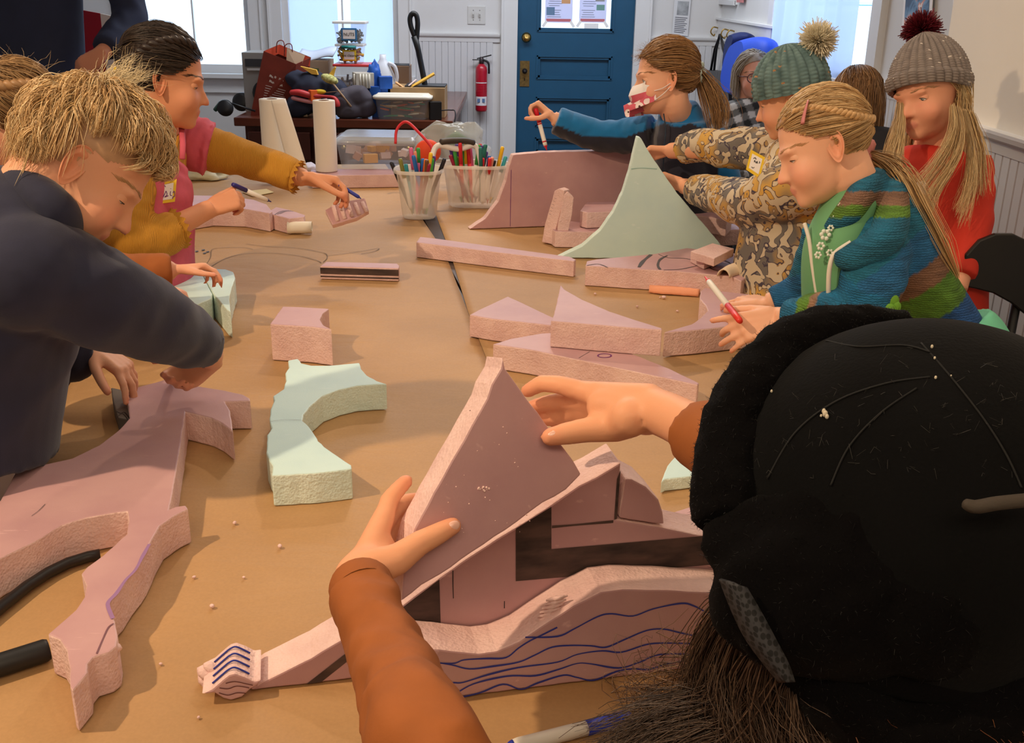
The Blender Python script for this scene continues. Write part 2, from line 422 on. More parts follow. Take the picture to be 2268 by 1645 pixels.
part('lock_lever', M('dark_iron', (46, 44, 46), 0.4, metal=0.8), lk, lambda m: (m.lathe([(0.014, 0), (0.012, 0.02), (0.02, 0.03), (0.018, 0.042), (0, 0.045)], ((k2a.x + k2b.x) / 2, YB + 0.016, bk(1164, 157).z), (0, -1, 0), 16), m.box(((k2a.x + k2b.x) / 2, YB + 0.0155, bk(1163, 176).z), (0.006, 0.004, 0.02))))
S(part('trim_5', TRIM, None, lambda m: casing_back(m, dx0, dx1, 0, DZ1, 0.12, 0.03, False)))
# papers taped on the door glass
PAPER = M('paper_white', (236, 236, 240), 0.8)
INK = M('ink_grey', (110, 112, 122), 0.8); REDINK = M('ink_red', (205, 120, 130), 0.8); TAPE = M('paper_tape', (248, 248, 248), 0.6)
def flyer(px0, px1, py1, pics, label):
    a, b = bk(px0, py1), bk(px1, py1); z0 = a.z; w = b.x - a.x; h = w * 1.4; y = YB + 0.044
    o = part('flyer', cloth_translucent('flyer_paper', (226, 224, 238), 0.5), None, lambda m: m.box((a.x + w / 2, y, z0 + h / 2), (w, 0.001, h)))
    tag(o, label, 'flyer', 'flyers taped to the door glass')
    def lines(m):
        for i in range(14):
            zz = z0 + h * (0.14 + 0.055 * i)
            if i % 5 == 4: continue
            m.box((a.x + w * (0.33 if i < 6 else 0.36), y - 0.001, zz), (w * (0.5 - 0.06 * (i % 3)), 0.0006, h * 0.012))
    part('printed_lines', INK, o, lines)
    part('red_band', REDINK, o, lambda m: m.box((a.x + w / 2, y - 0.001, z0 + h * 0.06), (w * 0.9, 0.0006, h * 0.07)))
    for cx, cz, sw, sh, c in pics:
        part('printed_picture', c, o, lambda m: m.box((a.x + w * cx, y - 0.0012, z0 + h * cz), (w * sw, 0.0006, h * sh)))
    for xx in (a.x, b.x):
        part('tape', TAPE, o, lambda m: m.box((xx, y - 0.002, z0 - 0.01), (0.02, 0.0008, 0.05), Matrix.Rotation(0.6 if xx == a.x else -0.6, 3, 'Y')))
flyer(1207, 1268, 50, [(0.2, 0.28, 0.3, 0.2, M('print_blue', (110, 140, 175), 0.8)), (0.75, 0.55, 0.32, 0.16, M('print_orange', (215, 165, 120), 0.8))], 'printed flyer with red band taped to door glass nearer the lock')
flyer(1283, 1343, 50, [(0.78, 0.38, 0.3, 0.14, M('print_green', (120, 165, 160), 0.8)), (0.75, 0.66, 0.34, 0.26, M('print_grey', (160, 160, 165), 0.8))], 'printed flyer with red band taped to door glass nearer the hinges')
o = part('paper_note', TAPE, None, lambda m: (lambda a, b: m.box(((a.x + b.x) / 2, YB + 0.044, (a.z + b.z) / 2), (b.x - a.x, 0.001, abs(a.z - b.z))))(bk(1295, 52), bk(1326, 70)))
tag(o, 'small blank white note at the bottom edge of the door glass', 'note')

# light switch plate
a, b = bk(1036, 13), bk(1075, 54)
sw = tag(part('switch_plate', M('switch_plastic', (205, 205, 203), 0.4), None, lambda m: m.box(((a.x + b.x) / 2, YB - 0.004, (a.z + b.z) / 2), (b.x - a.x, 0.008, a.z - b.z))), 'white double light switch plate on the wall beside the teal door', 'switch')
bevel(sw, 0.003)
for q in (0.32, 0.68):
    part('toggle', M('switch_toggle', (190, 189, 186), 0.4), sw, lambda m: m.box((a.x + (b.x - a.x) * q, YB - 0.014, (a.z + b.z) / 2), (0.010, 0.02, 0.024), Matrix.Rotation(0.4, 3, 'X')))
    part('screw', M('screw_steel', (150, 150, 150), 0.4, metal=0.8), sw, lambda m: m.lathe([(0.004, 0), (0.003, 0.002), (0, 0.0025)], (a.x + (b.x - a.x) * q, YB - 0.008, a.z - 0.03), (0, -1, 0), 10))
    part('screw', MATS['screw_steel'], sw, lambda m: m.lathe([(0.004, 0), (0.003, 0.002), (0, 0.0025)], (a.x + (b.x - a.x) * q, YB - 0.008, b.z + 0.03), (0, -1, 0), 10))

# fire extinguisher
RED = M('extinguisher_red', (178, 20, 44), 0.3, coat=0.4); BLK = M('black_plastic', (22, 22, 24), 0.45)
a, b = bk(1067, 140), bk(1067, 244); ez0, ez1 = b.z, a.z; er = (bk(1080, 200).x - bk(1054, 200).x) / 2; ey = YB - er - 0.02
fe = empty('fire_extinguisher', (a.x, ey, ez0), 'red fire extinguisher mounted on the white beadboard wall', 'extinguisher')
part('cylinder', RED, fe, lambda m: m.lathe([(0, 0), (er * .9, 0), (er, 0.012), (er, (ez1 - ez0) * .86), (er * .93, (ez1 - ez0) * .93), (er * .55, (ez1 - ez0) * .985), (er * .4, ez1 - ez0)], (0, 0, 0), n=28), True)
def exlabel(m, z0, z1, r):
    rows = [[V((r * math.sin(t), -r * math.cos(t), z)) for t in np.linspace(-1.1, 1.1, 14)] for z in (z0, z1)]; m.grid(rows)
H = ez1 - ez0
lb = part('label', M('extinguisher_label', (226, 222, 226), 0.5), fe, lambda m: exlabel(m, H * .13, H * .32, er + .001), True)
part('label_stripe', MATS['extinguisher_label'], fe, lambda m: exlabel(m, H * .60, H * .62, er + .001), True)
part('label_print', RED, fe, lambda m: [exlabel(m, H * (.36 + .06 * i), H * (.385 + .06 * i), er + .0012) for i in range(4)], True)
part('label_icons', M('icon_blue', (90, 120, 165), .5), lb, lambda m: [m.box((q, -er - 0.001, H * .24), (er * .45, .003, H * .08)) for q in (-er * .4, er * .4)], True)
part('valve', M('valve_grey', (70, 62, 64), .4, metal=.6), fe, lambda m: m.lathe([(er * .4, H), (er * .42, H + .02), (er * .3, H + .045), (er * .2, H + .05)], n=14), True)
part('lever', BLK, fe, lambda m: (m.box((.02, 0, H + .05), (.11, .018, .008), Matrix.Rotation(-.25, 3, 'Y')), m.box((-.03, 0, H + .028), (.075, .016, .006))), True)
part('hose', BLK, fe, lambda m: m.tube(catmull([(.01, -.01, H + .03), (.05, -.015, H + .01), (er + .012, -.015, H * .88), (er + .012, -.012, H * .8)]), .008, 8), True)
part('wall_bracket', M('bracket_white', (205, 205, 205), .5), fe, lambda m: m.box((0, er + .008, H * .6), (.05, .02, H * .9)), True)

# ---- right wall window, casing, curtain, view outside
RWT = S(part('window_3', TRIM, None, lambda m: [m.box(c, s) for c, s in (
    ((XR - 0.015, RW[0] - 0.06, (RZ0 + RZ1) / 2), (0.03, 0.12, RZ1 - RZ0)), ((XR - 0.015, RW[1] + 0.06, (RZ0 + RZ1) / 2), (0.03, 0.12, RZ1 - RZ0)),
    ((XR - 0.03, (RW[0] + RW[1]) / 2, RZ0 - 0.02), (0.1, RW[1] - RW[0] + 0.28, 0.035)), ((XR + 0.06, (RW[0] + RW[1]) / 2, RZ0 + 0.02), (0.04, RW[1] - RW[0], 0.04)),
    ((XR + 0.06, RW[0] + 0.02, (RZ0 + RZ1) / 2), (0.04, 0.04, RZ1 - RZ0)), ((XR + 0.06, RW[1] - 0.02, (RZ0 + RZ1) / 2), (0.04, 0.04, RZ1 - RZ0)))]))
part('pane', GLASS, RWT, lambda m: m.box((XR + 0.06, (RW[0] + RW[1]) / 2, (RZ0 + RZ1) / 2), (0.004, RW[1] - RW[0], RZ1 - RZ0)))
cy0, cy1 = atx(1886, 100, XR - .05).y, atx(1712, 100, XR - .05).y
def curtain(m):
    rows = []
    for i in range(30):
        z = 1.06 + 1.25 * i / 29; row = []
        for j in range(60):
            y = cy0 + (cy1 - cy0) * j / 59 + 0.03 * (1 - i / 29) * math.sin(j * .3)
            row.append(V((XR - 0.05 + 0.022 * math.sin(j * 0.62 + 0.7 * math.sin(i * .12)) + 0.01 * noise.noise(V((y * 6, z * 3, 0))), y, z)))
        rows.append(row)
    m.grid(rows)
tag(part('curtain', cloth_translucent('curtain_cloth', (196, 210, 240), 0.62, see=0.04), None, curtain), 'thin pale blue curtain hanging over the side window', 'curtain')
# outside: pale ground and a low far hill
S(part('ground', M('outside_ground', (210, 214, 220), 0.9, var=.1, vscale=.5), None, lambda m: m.box((0, 30, -0.6), (160, 180, 0.2))))
S(part('hill_far', M('far_hill', (120, 150, 190), 0.9), None, lambda m: m.ell((100, 205, -1), (26, 18, 9.5))))
S(part('sea_far', M('far_water', (110, 150, 200), 0.3), None, lambda m: m.box((110, 215, -0.45), (120, 60, 0.2))))
# ================================================================== tables and paper
TD = V((-0.20, 1, 0)).normalized(); TN = V((TD.y, -TD.x, 0))          # along / across (to the right)
TA = atz(60, 1030, TZ)                                                # a point of the left edge
def tp(u, w, z=0.0): return TA + TN * u + TD * w + V((0, 0, z))       # u across, w along
TW = 1.72; T0, T1 = -0.86, 3.02
DARKWOOD = M('table_dark', (58, 44, 38), 0.5, var=.15, vscale=10); LEGM = M('table_leg_steel', (60, 60, 62), 0.4, metal=.8)
def table(u0, u1, label):
    c = tp((u0 + u1) / 2, (T0 + T1) / 2); t = empty('work_table', (c.x, c.y, 0), label, 'table', 'work tables pushed together under brown paper')
    part('tabletop', DARKWOOD, t, lambda m: m.hexa([tp(u0, T0, -.035), tp(u1, T0, -.035), tp(u1, T1, -.035), tp(u0, T1, -.035)], [tp(u0, T0), tp(u1, T0), tp(u1, T1), tp(u0, T1)]))
    for u in (u0 + .06, u1 - .06):
        for w in (T0 + .1, T1 - .1):
            p = tp(u, w); part('leg', LEGM, t, lambda m: m.tube([(p.x, p.y, 0), (p.x, p.y, TZ - .035)], .018, 10))
    return t
table(0, TW / 2 - .003, 'long work table under brown paper on the boy in navy sweatshirt side')
table(TW / 2 + .003, TW, 'long work table under brown paper on the girl in striped cardigan side')
def kraft():
    m = newmat('kraft_paper'); t = NT(m); b = t.n['Principled BSDF']; b.inputs['Roughness'].default_value = 0.62
    tc = t.node('ShaderNodeTexCoord')
    n1 = t.node('ShaderNodeTexNoise', Scale=2.2, Detail=5); n2 = t.node('ShaderNodeTexNoise', Scale=260, Detail=2)
    for n in (n1, n2): t.link(tc.outputs['Object'], n.inputs['Vector'])
    cr = t.node('ShaderNodeValToRGB'); cr.color_ramp.elements[0].color = lin((172, 133, 88)); cr.color_ramp.elements[1].color = lin((200, 157, 106))
    cr.color_ramp.elements[0].position = .3; cr.color_ramp.elements[1].position = .7
    t.link(n1.outputs[0], cr.inputs[0])
    mx = t.node('ShaderNodeMix', _data_type='RGBA', _blend_type='MULTIPLY'); mx.inputs[0].default_value = .18
    t.link(cr.outputs[0], mx.inputs[6]); t.link(n2.outputs[0], mx.inputs[7]); t.link(mx.outputs[2], b.inputs['Base Color'])
    mp = t.node('ShaderNodeMapping'); mp.inputs['Scale'].default_value = (2.2, 4.5, 1); mp.inputs['Rotation'].default_value = (0, 0, .2)
    t.link(tc.outputs['Object'], mp.inputs[0])
    n3 = t.node('ShaderNodeTexNoise', Scale=2.0, Detail=3, Distortion=1.2); t.link(mp.outputs[0], n3.inputs['Vector'])
    bp = t.node('ShaderNodeBump', Strength=.38, Distance=.012); t.link(n3.outputs[0], bp.inputs['Height'])
    b2 = t.node('ShaderNodeBump', Strength=.15, Distance=.001); t.link(n2.outputs[0], b2.inputs['Height']); t.link(bp.outputs[0], b2.inputs['Normal'])
    t.link(b2.outputs[0], b.inputs['Normal']); return m
KRAFT = kraft()
def sheet(name, L, R, z, label, seed):
    """L, R: matching lists of left and right edge points from near to far"""
    rows = []
    for i in range(len(L)):
        row = []
        for j in range(41):
            p = L[i].lerp(R[i], j / 40); w = noise.noise(V((p.x * 3 + seed, p.y * 9, seed))) * .0009
            row.append(V((p.x, p.y, z + w)))
        rows.append(row)
    def mk(m):
        m.grid(rows)
        for e in (0, -1):    # overhang folded down at the outer side
            pass
    o = part(name, KRAFT, None, mk); so = o.modifiers.new('paper', 'SOLIDIFY'); so.thickness = .0006; so.offset = -1
    return tag(o, label, 'paper', 'brown paper sheets covering the tables')
def lerp_list(a, b, n): return [a.lerp(b, i / n) for i in range(n + 1)]
sa, sb, sc_ = atz(1036, 690, TZ), atz(985, 560, TZ), atz(930, 478, TZ)
rb, rc = atz(997, 560, TZ), atz(966, 478, TZ)
near_seam = sa + (sa - sb).normalized() * ((sa - tp(0, T0)).dot(TD)) / ((sa - sb).normalized().dot(TD))
far = lambda p, q: q + (q - p).normalized() * ((tp(0, T1) - q).dot(TD) / (q - p).normalized().dot(TD))
def along(pts, n=60):
    """resample a polyline by its coordinate along the table"""
    w = [(p - TA).dot(TD) for p in pts]; out = []
    for i in range(n + 1):
        t = T0 + (T1 - T0) * i / n
        k = 0
        while k < len(pts) - 2 and t > w[k + 1]: k += 1
        out.append(pts[k].lerp(pts[k + 1], (t - w[k]) / (w[k + 1] - w[k])))
    return out
sheet('kraft_paper', along([tp(-.004, T0), tp(-.004, T1)]), along([near_seam - TN * .0006, sa - TN * .0006, sb, sc_, far(sb, sc_)]), TZ + .0018, 'creased brown kraft paper sheet under the big horned foam cutout', 2.2)
sheet('kraft_paper', along([near_seam, sa, rb, rc, far(rb, rc)]), along([tp(TW + .004, T0), tp(TW + .004, T1)]), TZ + .0020, 'creased brown kraft paper sheet under the pink foam wedges', 5.1)
# ================================================================== foam board pieces
def foam_face(name, c, c2):
    m = newmat(name); t = NT(m); b = t.n['Principled BSDF']; b.inputs['Roughness'].default_value = .5
    tc = t.node('ShaderNodeTexCoord'); n1 = t.node('ShaderNodeTexNoise', Scale=9, Detail=4); n2 = t.node('ShaderNodeTexNoise', Scale=420, Detail=1)
    t.link(tc.outputs['Object'], n1.inputs['Vector']); t.link(tc.outputs['Object'], n2.inputs['Vector'])
    cr = t.node('ShaderNodeValToRGB'); cr.color_ramp.elements[0].color = lin(c); cr.color_ramp.elements[1].color = lin(c2)
    cr.color_ramp.elements[0].position = .35; cr.color_ramp.elements[1].position = .65; t.link(n1.outputs[0], cr.inputs[0])
    # pale scuffs
    mp = t.node('ShaderNodeMapping'); mp.inputs['Scale'].default_value = (3, 22, 10); mp.inputs['Rotation'].default_value = (0, 0, .9); t.link(tc.outputs['Object'], mp.inputs[0])
    n3 = t.node('ShaderNodeTexNoise', Scale=7, Detail=6); t.link(mp.outputs[0], n3.inputs['Vector'])
    r3 = t.node('ShaderNodeMapRange'); r3.inputs[1].default_value = .68; r3.inputs[2].default_value = .74; r3.inputs[4].default_value = .35; t.link(n3.outputs[0], r3.inputs[0])
    mx = t.node('ShaderNodeMix', _data_type='RGBA'); t.link(r3.outputs[0], mx.inputs[0]); t.link(cr.outputs[0], mx.inputs[6]); mx.inputs[7].default_value = lin(tuple(min(255, x + 40) for x in c2))
    t.link(mx.outputs[2], b.inputs['Base Color'])
    bp = t.node('ShaderNodeBump', Strength=.12, Distance=.001); t.link(n2.outputs[0], bp.inputs['Height']); t.link(bp.outputs[0], b.inputs['Normal'])
    MATS[name] = m; return m
def foam_cut(name, c, c2):
    m = newmat(name); t = NT(m); b = t.n['Principled BSDF']; b.inputs['Roughness'].default_value = .85
    tc = t.node('ShaderNodeTexCoord'); n1 = t.node('ShaderNodeTexNoise', Scale=14, Detail=5); n2 = t.node('ShaderNodeTexNoise', Scale=95, Detail=5)
    vo = t.node('ShaderNodeTexVoronoi', Scale=260)
    for n in (n1, n2, vo): t.link(tc.outputs['Object'], n.inputs['Vector'])
    cr = t.node('ShaderNodeValToRGB'); cr.color_ramp.elements[0].color = lin(c); cr.color_ramp.elements[1].color = lin(c2)
    cr.color_ramp.elements[0].position = .35; cr.color_ramp.elements[1].position = .65; t.link(n1.outputs[0], cr.inputs[0]); t.link(cr.outputs[0], b.inputs['Base Color'])
    ad = t.node('ShaderNodeMath', _operation='ADD'); t.link(n2.outputs[0], ad.inputs[0])
    ml = t.node('ShaderNodeMath', _operation='MULTIPLY'); ml.inputs[1].default_value = .35; t.link(vo.outputs[0], ml.inputs[0]); t.link(ml.outputs[0], ad.inputs[1])
    bp = t.node('ShaderNodeBump', Strength=.55, Distance=.004); t.link(ad.outputs[0], bp.inputs['Height']); t.link(bp.outputs[0], b.inputs['Normal'])
    MATS[name] = m; return m
PF = foam_face('foam_pink_skin', (186, 144, 148), (198, 157, 158)); PC = foam_cut('foam_pink_cut', (220, 184, 180), (236, 204, 198))
MF = foam_face('foam_mint_skin', (196, 226, 226), (206, 234, 230)); MC = foam_cut('foam_mint_cut', (214, 236, 228), (228, 246, 236))
BLACKPRINT = M('foam_black_print', (44, 34, 34), .75, var=.5, vscale=60, stretch=(.25, 1, 1), c2=(92, 72, 66))
BLUEINK = M('blue_marker_ink', (48, 58, 150), .6); PURPINK = M('purple_ink', (112, 48, 118), .6); GREYINK = M('grey_ink', (78, 74, 80), .7); BLACKINK = M('black_ink', (30, 28, 32), .6)

def rough_loop(P, step=.010, amp=.0009, axis=None, seed=0.0, smooth=0):
    """resample a loop and nibble it a little so cut edges are not ruler-straight"""
    out = []; n = len(P)
    for i in range(n):
        a, b = P[i], P[(i + 1) % n]; k = max(1, int((b - a).length / step))
        for j in range(k): out.append(a.lerp(b, j / k))
    if amp:
        out = [p + V((noise.noise(p * 55 + V((seed, 0, 0))), noise.noise(p * 55 + V((0, seed + 9, 0))), noise.noise(p * 55 + V((0, 0, seed + 17))))) * amp for p in out]
    if axis is not None:
        c = out[0]; out = [p - axis * ((p - c).dot(axis)) for p in out]
    return out
FOAMG = 'cut foam board pieces on the table'
def flat(name, px, label, thick=.052, z0=PZ, mf=None, mc=None, group=None, amp=.0010, parent=None, cat='foam piece', step=.012, bev=.0022):
    P = [atz(x, y, z0 + thick) for x, y in px]
    P = rough_loop(P, step, amp, V((0, 0, 1)), seed=px[0][0] * .01)
    o = part(name, [mf or PF, mc or PC], parent, lambda m: m.prism(P, (0, 0, -thick), 0, 1)); bevel(o, bev, 2)
    if parent is None: tag(o, label, cat, group)
    return o
def vplane(pa, pb, z=PZ):
    a, b = atz(pa[0], pa[1], z), atz(pb[0], pb[1], z); d = (b - a).normalized(); n = V((d.y, -d.x, 0))
    if n.dot(CAMP - a) < 0: n = -n
    return a, n
def stand(name, px, p0, n, label, thick=.05, mf=None, mc=None, group=None, amp=.0010, parent=None, cat='foam piece', step=.012, bev=.0022):
    P = [atp(x, y, p0, n) for x, y in px]
    if abs(n.z) < 1e-6: P = [V((p.x, p.y, max(p.z, PZ + .001))) for p in P]
    P = rough_loop(P, step, amp, n, seed=px[0][0] * .013)
    o = part(name, [mf or PF, mc or PC], parent, lambda m: m.prism(P, -n * thick, 0, 1)); bevel(o, bev, 2)
    if parent is None: tag(o, label, cat, group)
    return o
def ribbon(m, pts, w, n, lift=.0008, mat=0):
    """flat pen stroke on a face with normal n"""
    P = catmull(pts, 5); L = []; R_ = []
    for i, p in enumerate(P):
        t = (P[min(i + 1, len(P) - 1)] - P[max(i - 1, 0)]).normalized(); s = t.cross(n).normalized()
        ww = w * (.75 + .35 * noise.noise(p * 30)); q = p + n * lift; L.append(q + s * ww / 2); R_.append(q - s * ww / 2)
    m.grid([L, R_], mat, False)
def patch(m, pts, n, lift=.0006, mat=0): m.add([p + n * lift for p in pts], [tuple(range(len(pts)))], mat)

# ---- big horned cutout on the left
BIG = [(-150, 1180), (0, 1108), (34, 1046), (50, 1034), (100, 1027), (160, 1014), (218, 986), (265, 950), (287, 925), (284, 900), (280, 880), (287, 861), (345, 846), (370, 838), (410, 850), (493, 863), (515, 868), (538, 873), (553, 881), (554, 887),
       (498, 888), (509, 906), (516, 955), (490, 936), (468, 925), (440, 918), (411, 911), (400, 982), (392, 1033), (381, 1096), (375, 1127), (389, 1121), (411, 1118), (417, 1126), (392, 1137), (354, 1163), (338, 1191), (316, 1238), (303, 1257),
       (283, 1280), (262, 1312), (240, 1334), (241, 1349), (253, 1373), (260, 1406), (258, 1430), (241, 1443), (208, 1453), (194, 1469), (192, 1490), (161, 1528), (155, 1520), (154, 1478), (147, 1439), (132, 1415), (105, 1403), (126, 1385), (168, 1349), (187, 1319),
       (191, 1294), (181, 1269), (193, 1255), (229, 1228), (265, 1195), (281, 1181), (285, 1153), (281, 1131), (240, 1136), (190, 1145), (136, 1162), (95, 1188), (47, 1213), (0, 1235), (-150, 1330)]
big = flat('foam_cutout', BIG, 'large lilac-pink foam cutout with horn and legs under the boy\'s hand', thick=.054)
_zb = PZ + .054; UP = V((0, 0, 1))
part('scratch_mark', GREYINK, big, lambda m: ribbon(m, [atz(x, y, _zb) for x, y in ((70, 1143), (85, 1132), (100, 1117))], .0012, UP))
part('crack', M('foam_crack', (120, 80, 92), .8), big, lambda m: ribbon(m, [atz(x, y, _zb) for x, y in ((252, 1381), (240, 1390), (228, 1415), (214, 1448))], .0022, UP))
def gouge(m):
    for i in range(9):
        t = i / 8; p = atz(200 + 55 * t + random.uniform(-4, 4), 1468 - 32 * t + random.uniform(-6, 6), _zb - .012)
        m.ell(p + V((0, -.004, random.uniform(-.004, .004))), (random.uniform(.006, .012), .006, random.uniform(.005, .010)), None, 8, 6)
tag(part('torn_foam', PC, big, gouge), kind='stuff')
part('edge_mark', M('purple_edge_mark', (150, 112, 158), .7), big, lambda m: ribbon(m, [atz(x, y, _zb) for x, y in ((331, 1205), (316, 1232), (300, 1262), (278, 1285), (258, 1314), (241, 1332), (240, 1345), (250, 1370))], .006, UP, .0005))
# grey folded scrap sticking out behind the cutout
scr = flat('grey_scrap', [(246, 858), (284, 866), (290, 930), (262, 925), (250, 890)], 'grey painted foam scrap poking out behind the large cutout', thick=.03, mf=M('grey_scrap_paint', (120, 112, 104), .7), mc=M('grey_scrap_side', (96, 88, 84), .8))
part('scribble', BLACKINK, scr, lambda m: (ribbon(m, [atz(x, y, PZ + .03) for x, y in ((258, 912), (268, 916), (276, 914), (287, 927))], .003, UP), ribbon(m, [atz(x, y, PZ + .03) for x, y in ((262, 922), (272, 917), (284, 931))], .002, UP)))
# black bent tube and black marker cap on the left
tub = part('black_tube', M('black_rubber', (26, 22, 22), .4), None, lambda m: m.tube([atz(x, y, PZ + .009) for x, y in ((-60, 1397), (-20, 1362), (20, 1330), (60, 1298), (105, 1269), (150, 1247), (195, 1233), (222, 1228))], .008, 10))
tag(tub, 'thin black bent tube lying along the inside of the large cutout', 'tube')
bc = part('black_marker', M('black_marker_body', (24, 24, 26), .5), None, lambda m: m.lathe([(.0125, 0), (.0135, .003), (.0135, .095), (.012, .099), (0, .1)], atz(-100, 1504, PZ + .0135), atz(80, 1447, PZ + .0135) - atz(-70, 1495, PZ + .0135), 20))
tag(bc, 'thick black capped marker lying at the table edge by the foam horn', 'marker')

# ---- mint piece, left middle
MINT = [(637, 797), (660, 793), (668, 803), (690, 808), (730, 808), (796, 802), (800, 815), (812, 830), (835, 842), (857, 849), (830, 850), (790, 853), (750, 862), (715, 875), (690, 895), (672, 917), (670, 930), (690, 950), (705, 975), (735, 1000), (778, 1028), (779, 1037),
        (700, 1046), (602, 1052), (605, 1030), (596, 1020), (590, 1000), (592, 962), (601, 947), (596, 930), (600, 905), (607, 886), (605, 876), (628, 860), (634, 842), (632, 825), (641, 812)]
mp_ = flat('foam_cutout', MINT, 'pale mint green foam cutout with scalloped edge beside the pink block', thick=.052, mf=MF, mc=MC, amp=.0015)
part('pencil_line', GREYINK, mp_, lambda m: ribbon(m, [atz(x, y, PZ + .052) for x, y in ((598, 934), (630, 930), (668, 931))], .001, UP))
# ---- small pink block
flat('foam_block', [(598, 717), (626, 678), (660, 679), (729, 683), (714, 694), (709, 707), (716, 719), (735, 729), (690, 723)], 'small lilac-pink foam block with one scooped side', thick=.08)
# ---- printed strip
st = flat('foam_strip', [(709, 589), (722, 579), (880, 583), (885, 588), (883, 594)], 'short foam strip with dark brown printed side', thick=.036, z0=PZ)
a, b = atz(709, 589, PZ + .036), atz(883, 594, PZ + .036); n_ = (b - a).cross(UP).normalized(); n_ = n_ if n_.y < 0 else -n_
part('printed_side', BLACKPRINT, st, lambda m: (patch(m, [a + V((0, 0, -.004)), b + V((0, 0, -.004)), b + V((0, 0, -.021)), a + V((0, 0, -.021))], n_, .0012), patch(m, [a + V((0, 0, -.026)), b + V((0, 0, -.026)), b + V((0, 0, -.030)), a + V((0, 0, -.030))], n_, .0012)))
# ---- long strip
flat('foam_strip', [(922, 536), (930, 524), (960, 527), (1262, 568), (1276, 574), (1272, 578), (1100, 558)], 'long narrow pink foam strip lying across the seam of the brown paper', thick=.045)
# ---- tall pink board with one curved end
pa, n1 = vplane((1040, 508), (1390, 495))
bd = stand('foam_board', [(1040, 508), (1075, 484), (1104, 446), (1121, 400), (1128, 368), (1136, 343), (1200, 337), (1300, 335), (1430, 333), (1430, 494)], pa, n1, 'upright pink foam board with a curved end behind the mint fin', thick=.035)
part('fold_line', PURPINK, bd, lambda m: ribbon(m, [atp(x, y, pa, n1) for x, y in ((1132, 376), (1131, 430), (1130, 501))], .0022, n1))
# ---- mint fin standing in front of it
pa2, n2 = vplane((1280, 572), (1598, 575))
fin = stand('foam_fin', [(1236, 576), (1290, 545), (1330, 510), (1358, 470), (1378, 428), (1394, 380), (1404, 335), (1412, 303), (1420, 306), (1432, 328), (1450, 356), (1500, 428), (1560, 498), (1592, 536), (1600, 548), (1606, 578), (1290, 576)], pa2, n2, 'tall pale mint foam fin with a curved edge and pointed top', thick=.035, mf=MF, mc=MC)
part('score_line', M('mint_score', (150, 190, 186), .7), fin, lambda m: ribbon(m, [atp(x, y, pa2, n2) for x, y in ((1398, 374), (1420, 372), (1455, 374))], .003, n2))
# ---- two thin strips leaning
def lean(px, label, thick, p, q):
    pl, nn = vplane(p, q); o = stand('foam_stick', px, pl, nn, label, thick=thick, mf=PC, mc=PC); return o
s1 = lean([(1200, 536), (1206, 500), (1228, 423), (1238, 417), (1250, 422), (1246, 450), (1222, 542)], 'thin pale pink foam stick leaning upright against the tall board', .03, (1200, 538), (1222, 542))
part('pencil_marks', M('pencil_grey', (170, 140, 140), .8), s1, lambda m: [ribbon(m, [atp(1228 - i * 2.4, 438 + i * 7, *vplane((1200, 538), (1222, 542))), atp(1233 - i * 2.4, 440 + i * 7, *vplane((1200, 538), (1222, 542)))], .002, vplane((1200, 538), (1222, 542))[1]) for i in range(6)])
lean([(1232, 545), (1236, 500), (1249, 430), (1258, 425), (1271, 438), (1268, 470), (1252, 546)], 'thin rough pink foam stick standing beside the leaning stick', .03, (1230, 546), (1254, 546))
# ---- stack behind the fin
flat('foam_plank', [(1285, 466), (1300, 447), (1400, 446), (1560, 447), (1622, 474), (1610, 487), (1560, 478), (1400, 466), (1300, 470)], 'pink foam plank on top of the stack behind the mint fin', thick=.05, z0=PZ + .052)
flat('foam_plank', [(1215, 501), (1240, 490), (1560, 490), (1640, 497), (1645, 508), (1420, 515), (1230, 512)], 'pink foam plank at the bottom of the stack behind the mint fin', thick=.05, z0=PZ)
# ---- drawn slab
SL = [(1297, 588), (1300, 578), (1320, 574), (1450, 562), (1520, 549), (1640, 562), (1700, 583), (1768, 611), (1766, 616), (1655, 613), (1642, 622), (1620, 612), (1500, 600), (1400, 595)]
sl = flat('foam_slab', SL, 'pink foam slab with flowing grey marker lines drawn on top', thick=.055)
zs = PZ + .055
def slab_lines(m):
    for w, pts in ((.012, [(1442, 564), (1425, 578), (1415, 592)]), (.010, [(1478, 566), (1462, 575), (1457, 588), (1462, 597)]), (.004, [(1458, 563), (1480, 571), (1520, 573), (1560, 583), (1600, 590)]),
                   (.004, [(1470, 598), (1510, 596), (1550, 588), (1575, 592)]), (.004, [(1560, 583), (1580, 597), (1605, 600), (1622, 592), (1612, 580), (1585, 574)]), (.005, [(1300, 588), (1325, 585), (1345, 592)]), (.003, [(1570, 584), (1590, 592), (1615, 596)])):
        ribbon(m, [atz(x, y, zs) for x, y in pts], w, UP)
part('drawn_lines', GREYINK, sl, slab_lines)
cb = part('foam_chip', [PC], None, lambda m: m.prism(rough_loop([atz(x, y, zs + .045) for x, y in ((1530, 556), (1578, 538), (1626, 550), (1582, 572))], .012, .0008), (0, 0, -.022), 0, 0)); bevel(cb)
tag(cb, 'small cream-pink foam chip lying tilted on the drawn slab', 'foam piece')
ck = part('foam_chip', [PC], None, lambda m: m.prism(rough_loop([atz(x, y, zs + .022) for x, y in ((1530, 564), (1560, 556), (1592, 566), (1560, 580))], .012, .0008), (0, 0, -.021), 0, 0)); bevel(ck)
tag(ck, 'small pink foam chip wedged under the cream-pink chip', 'foam piece')
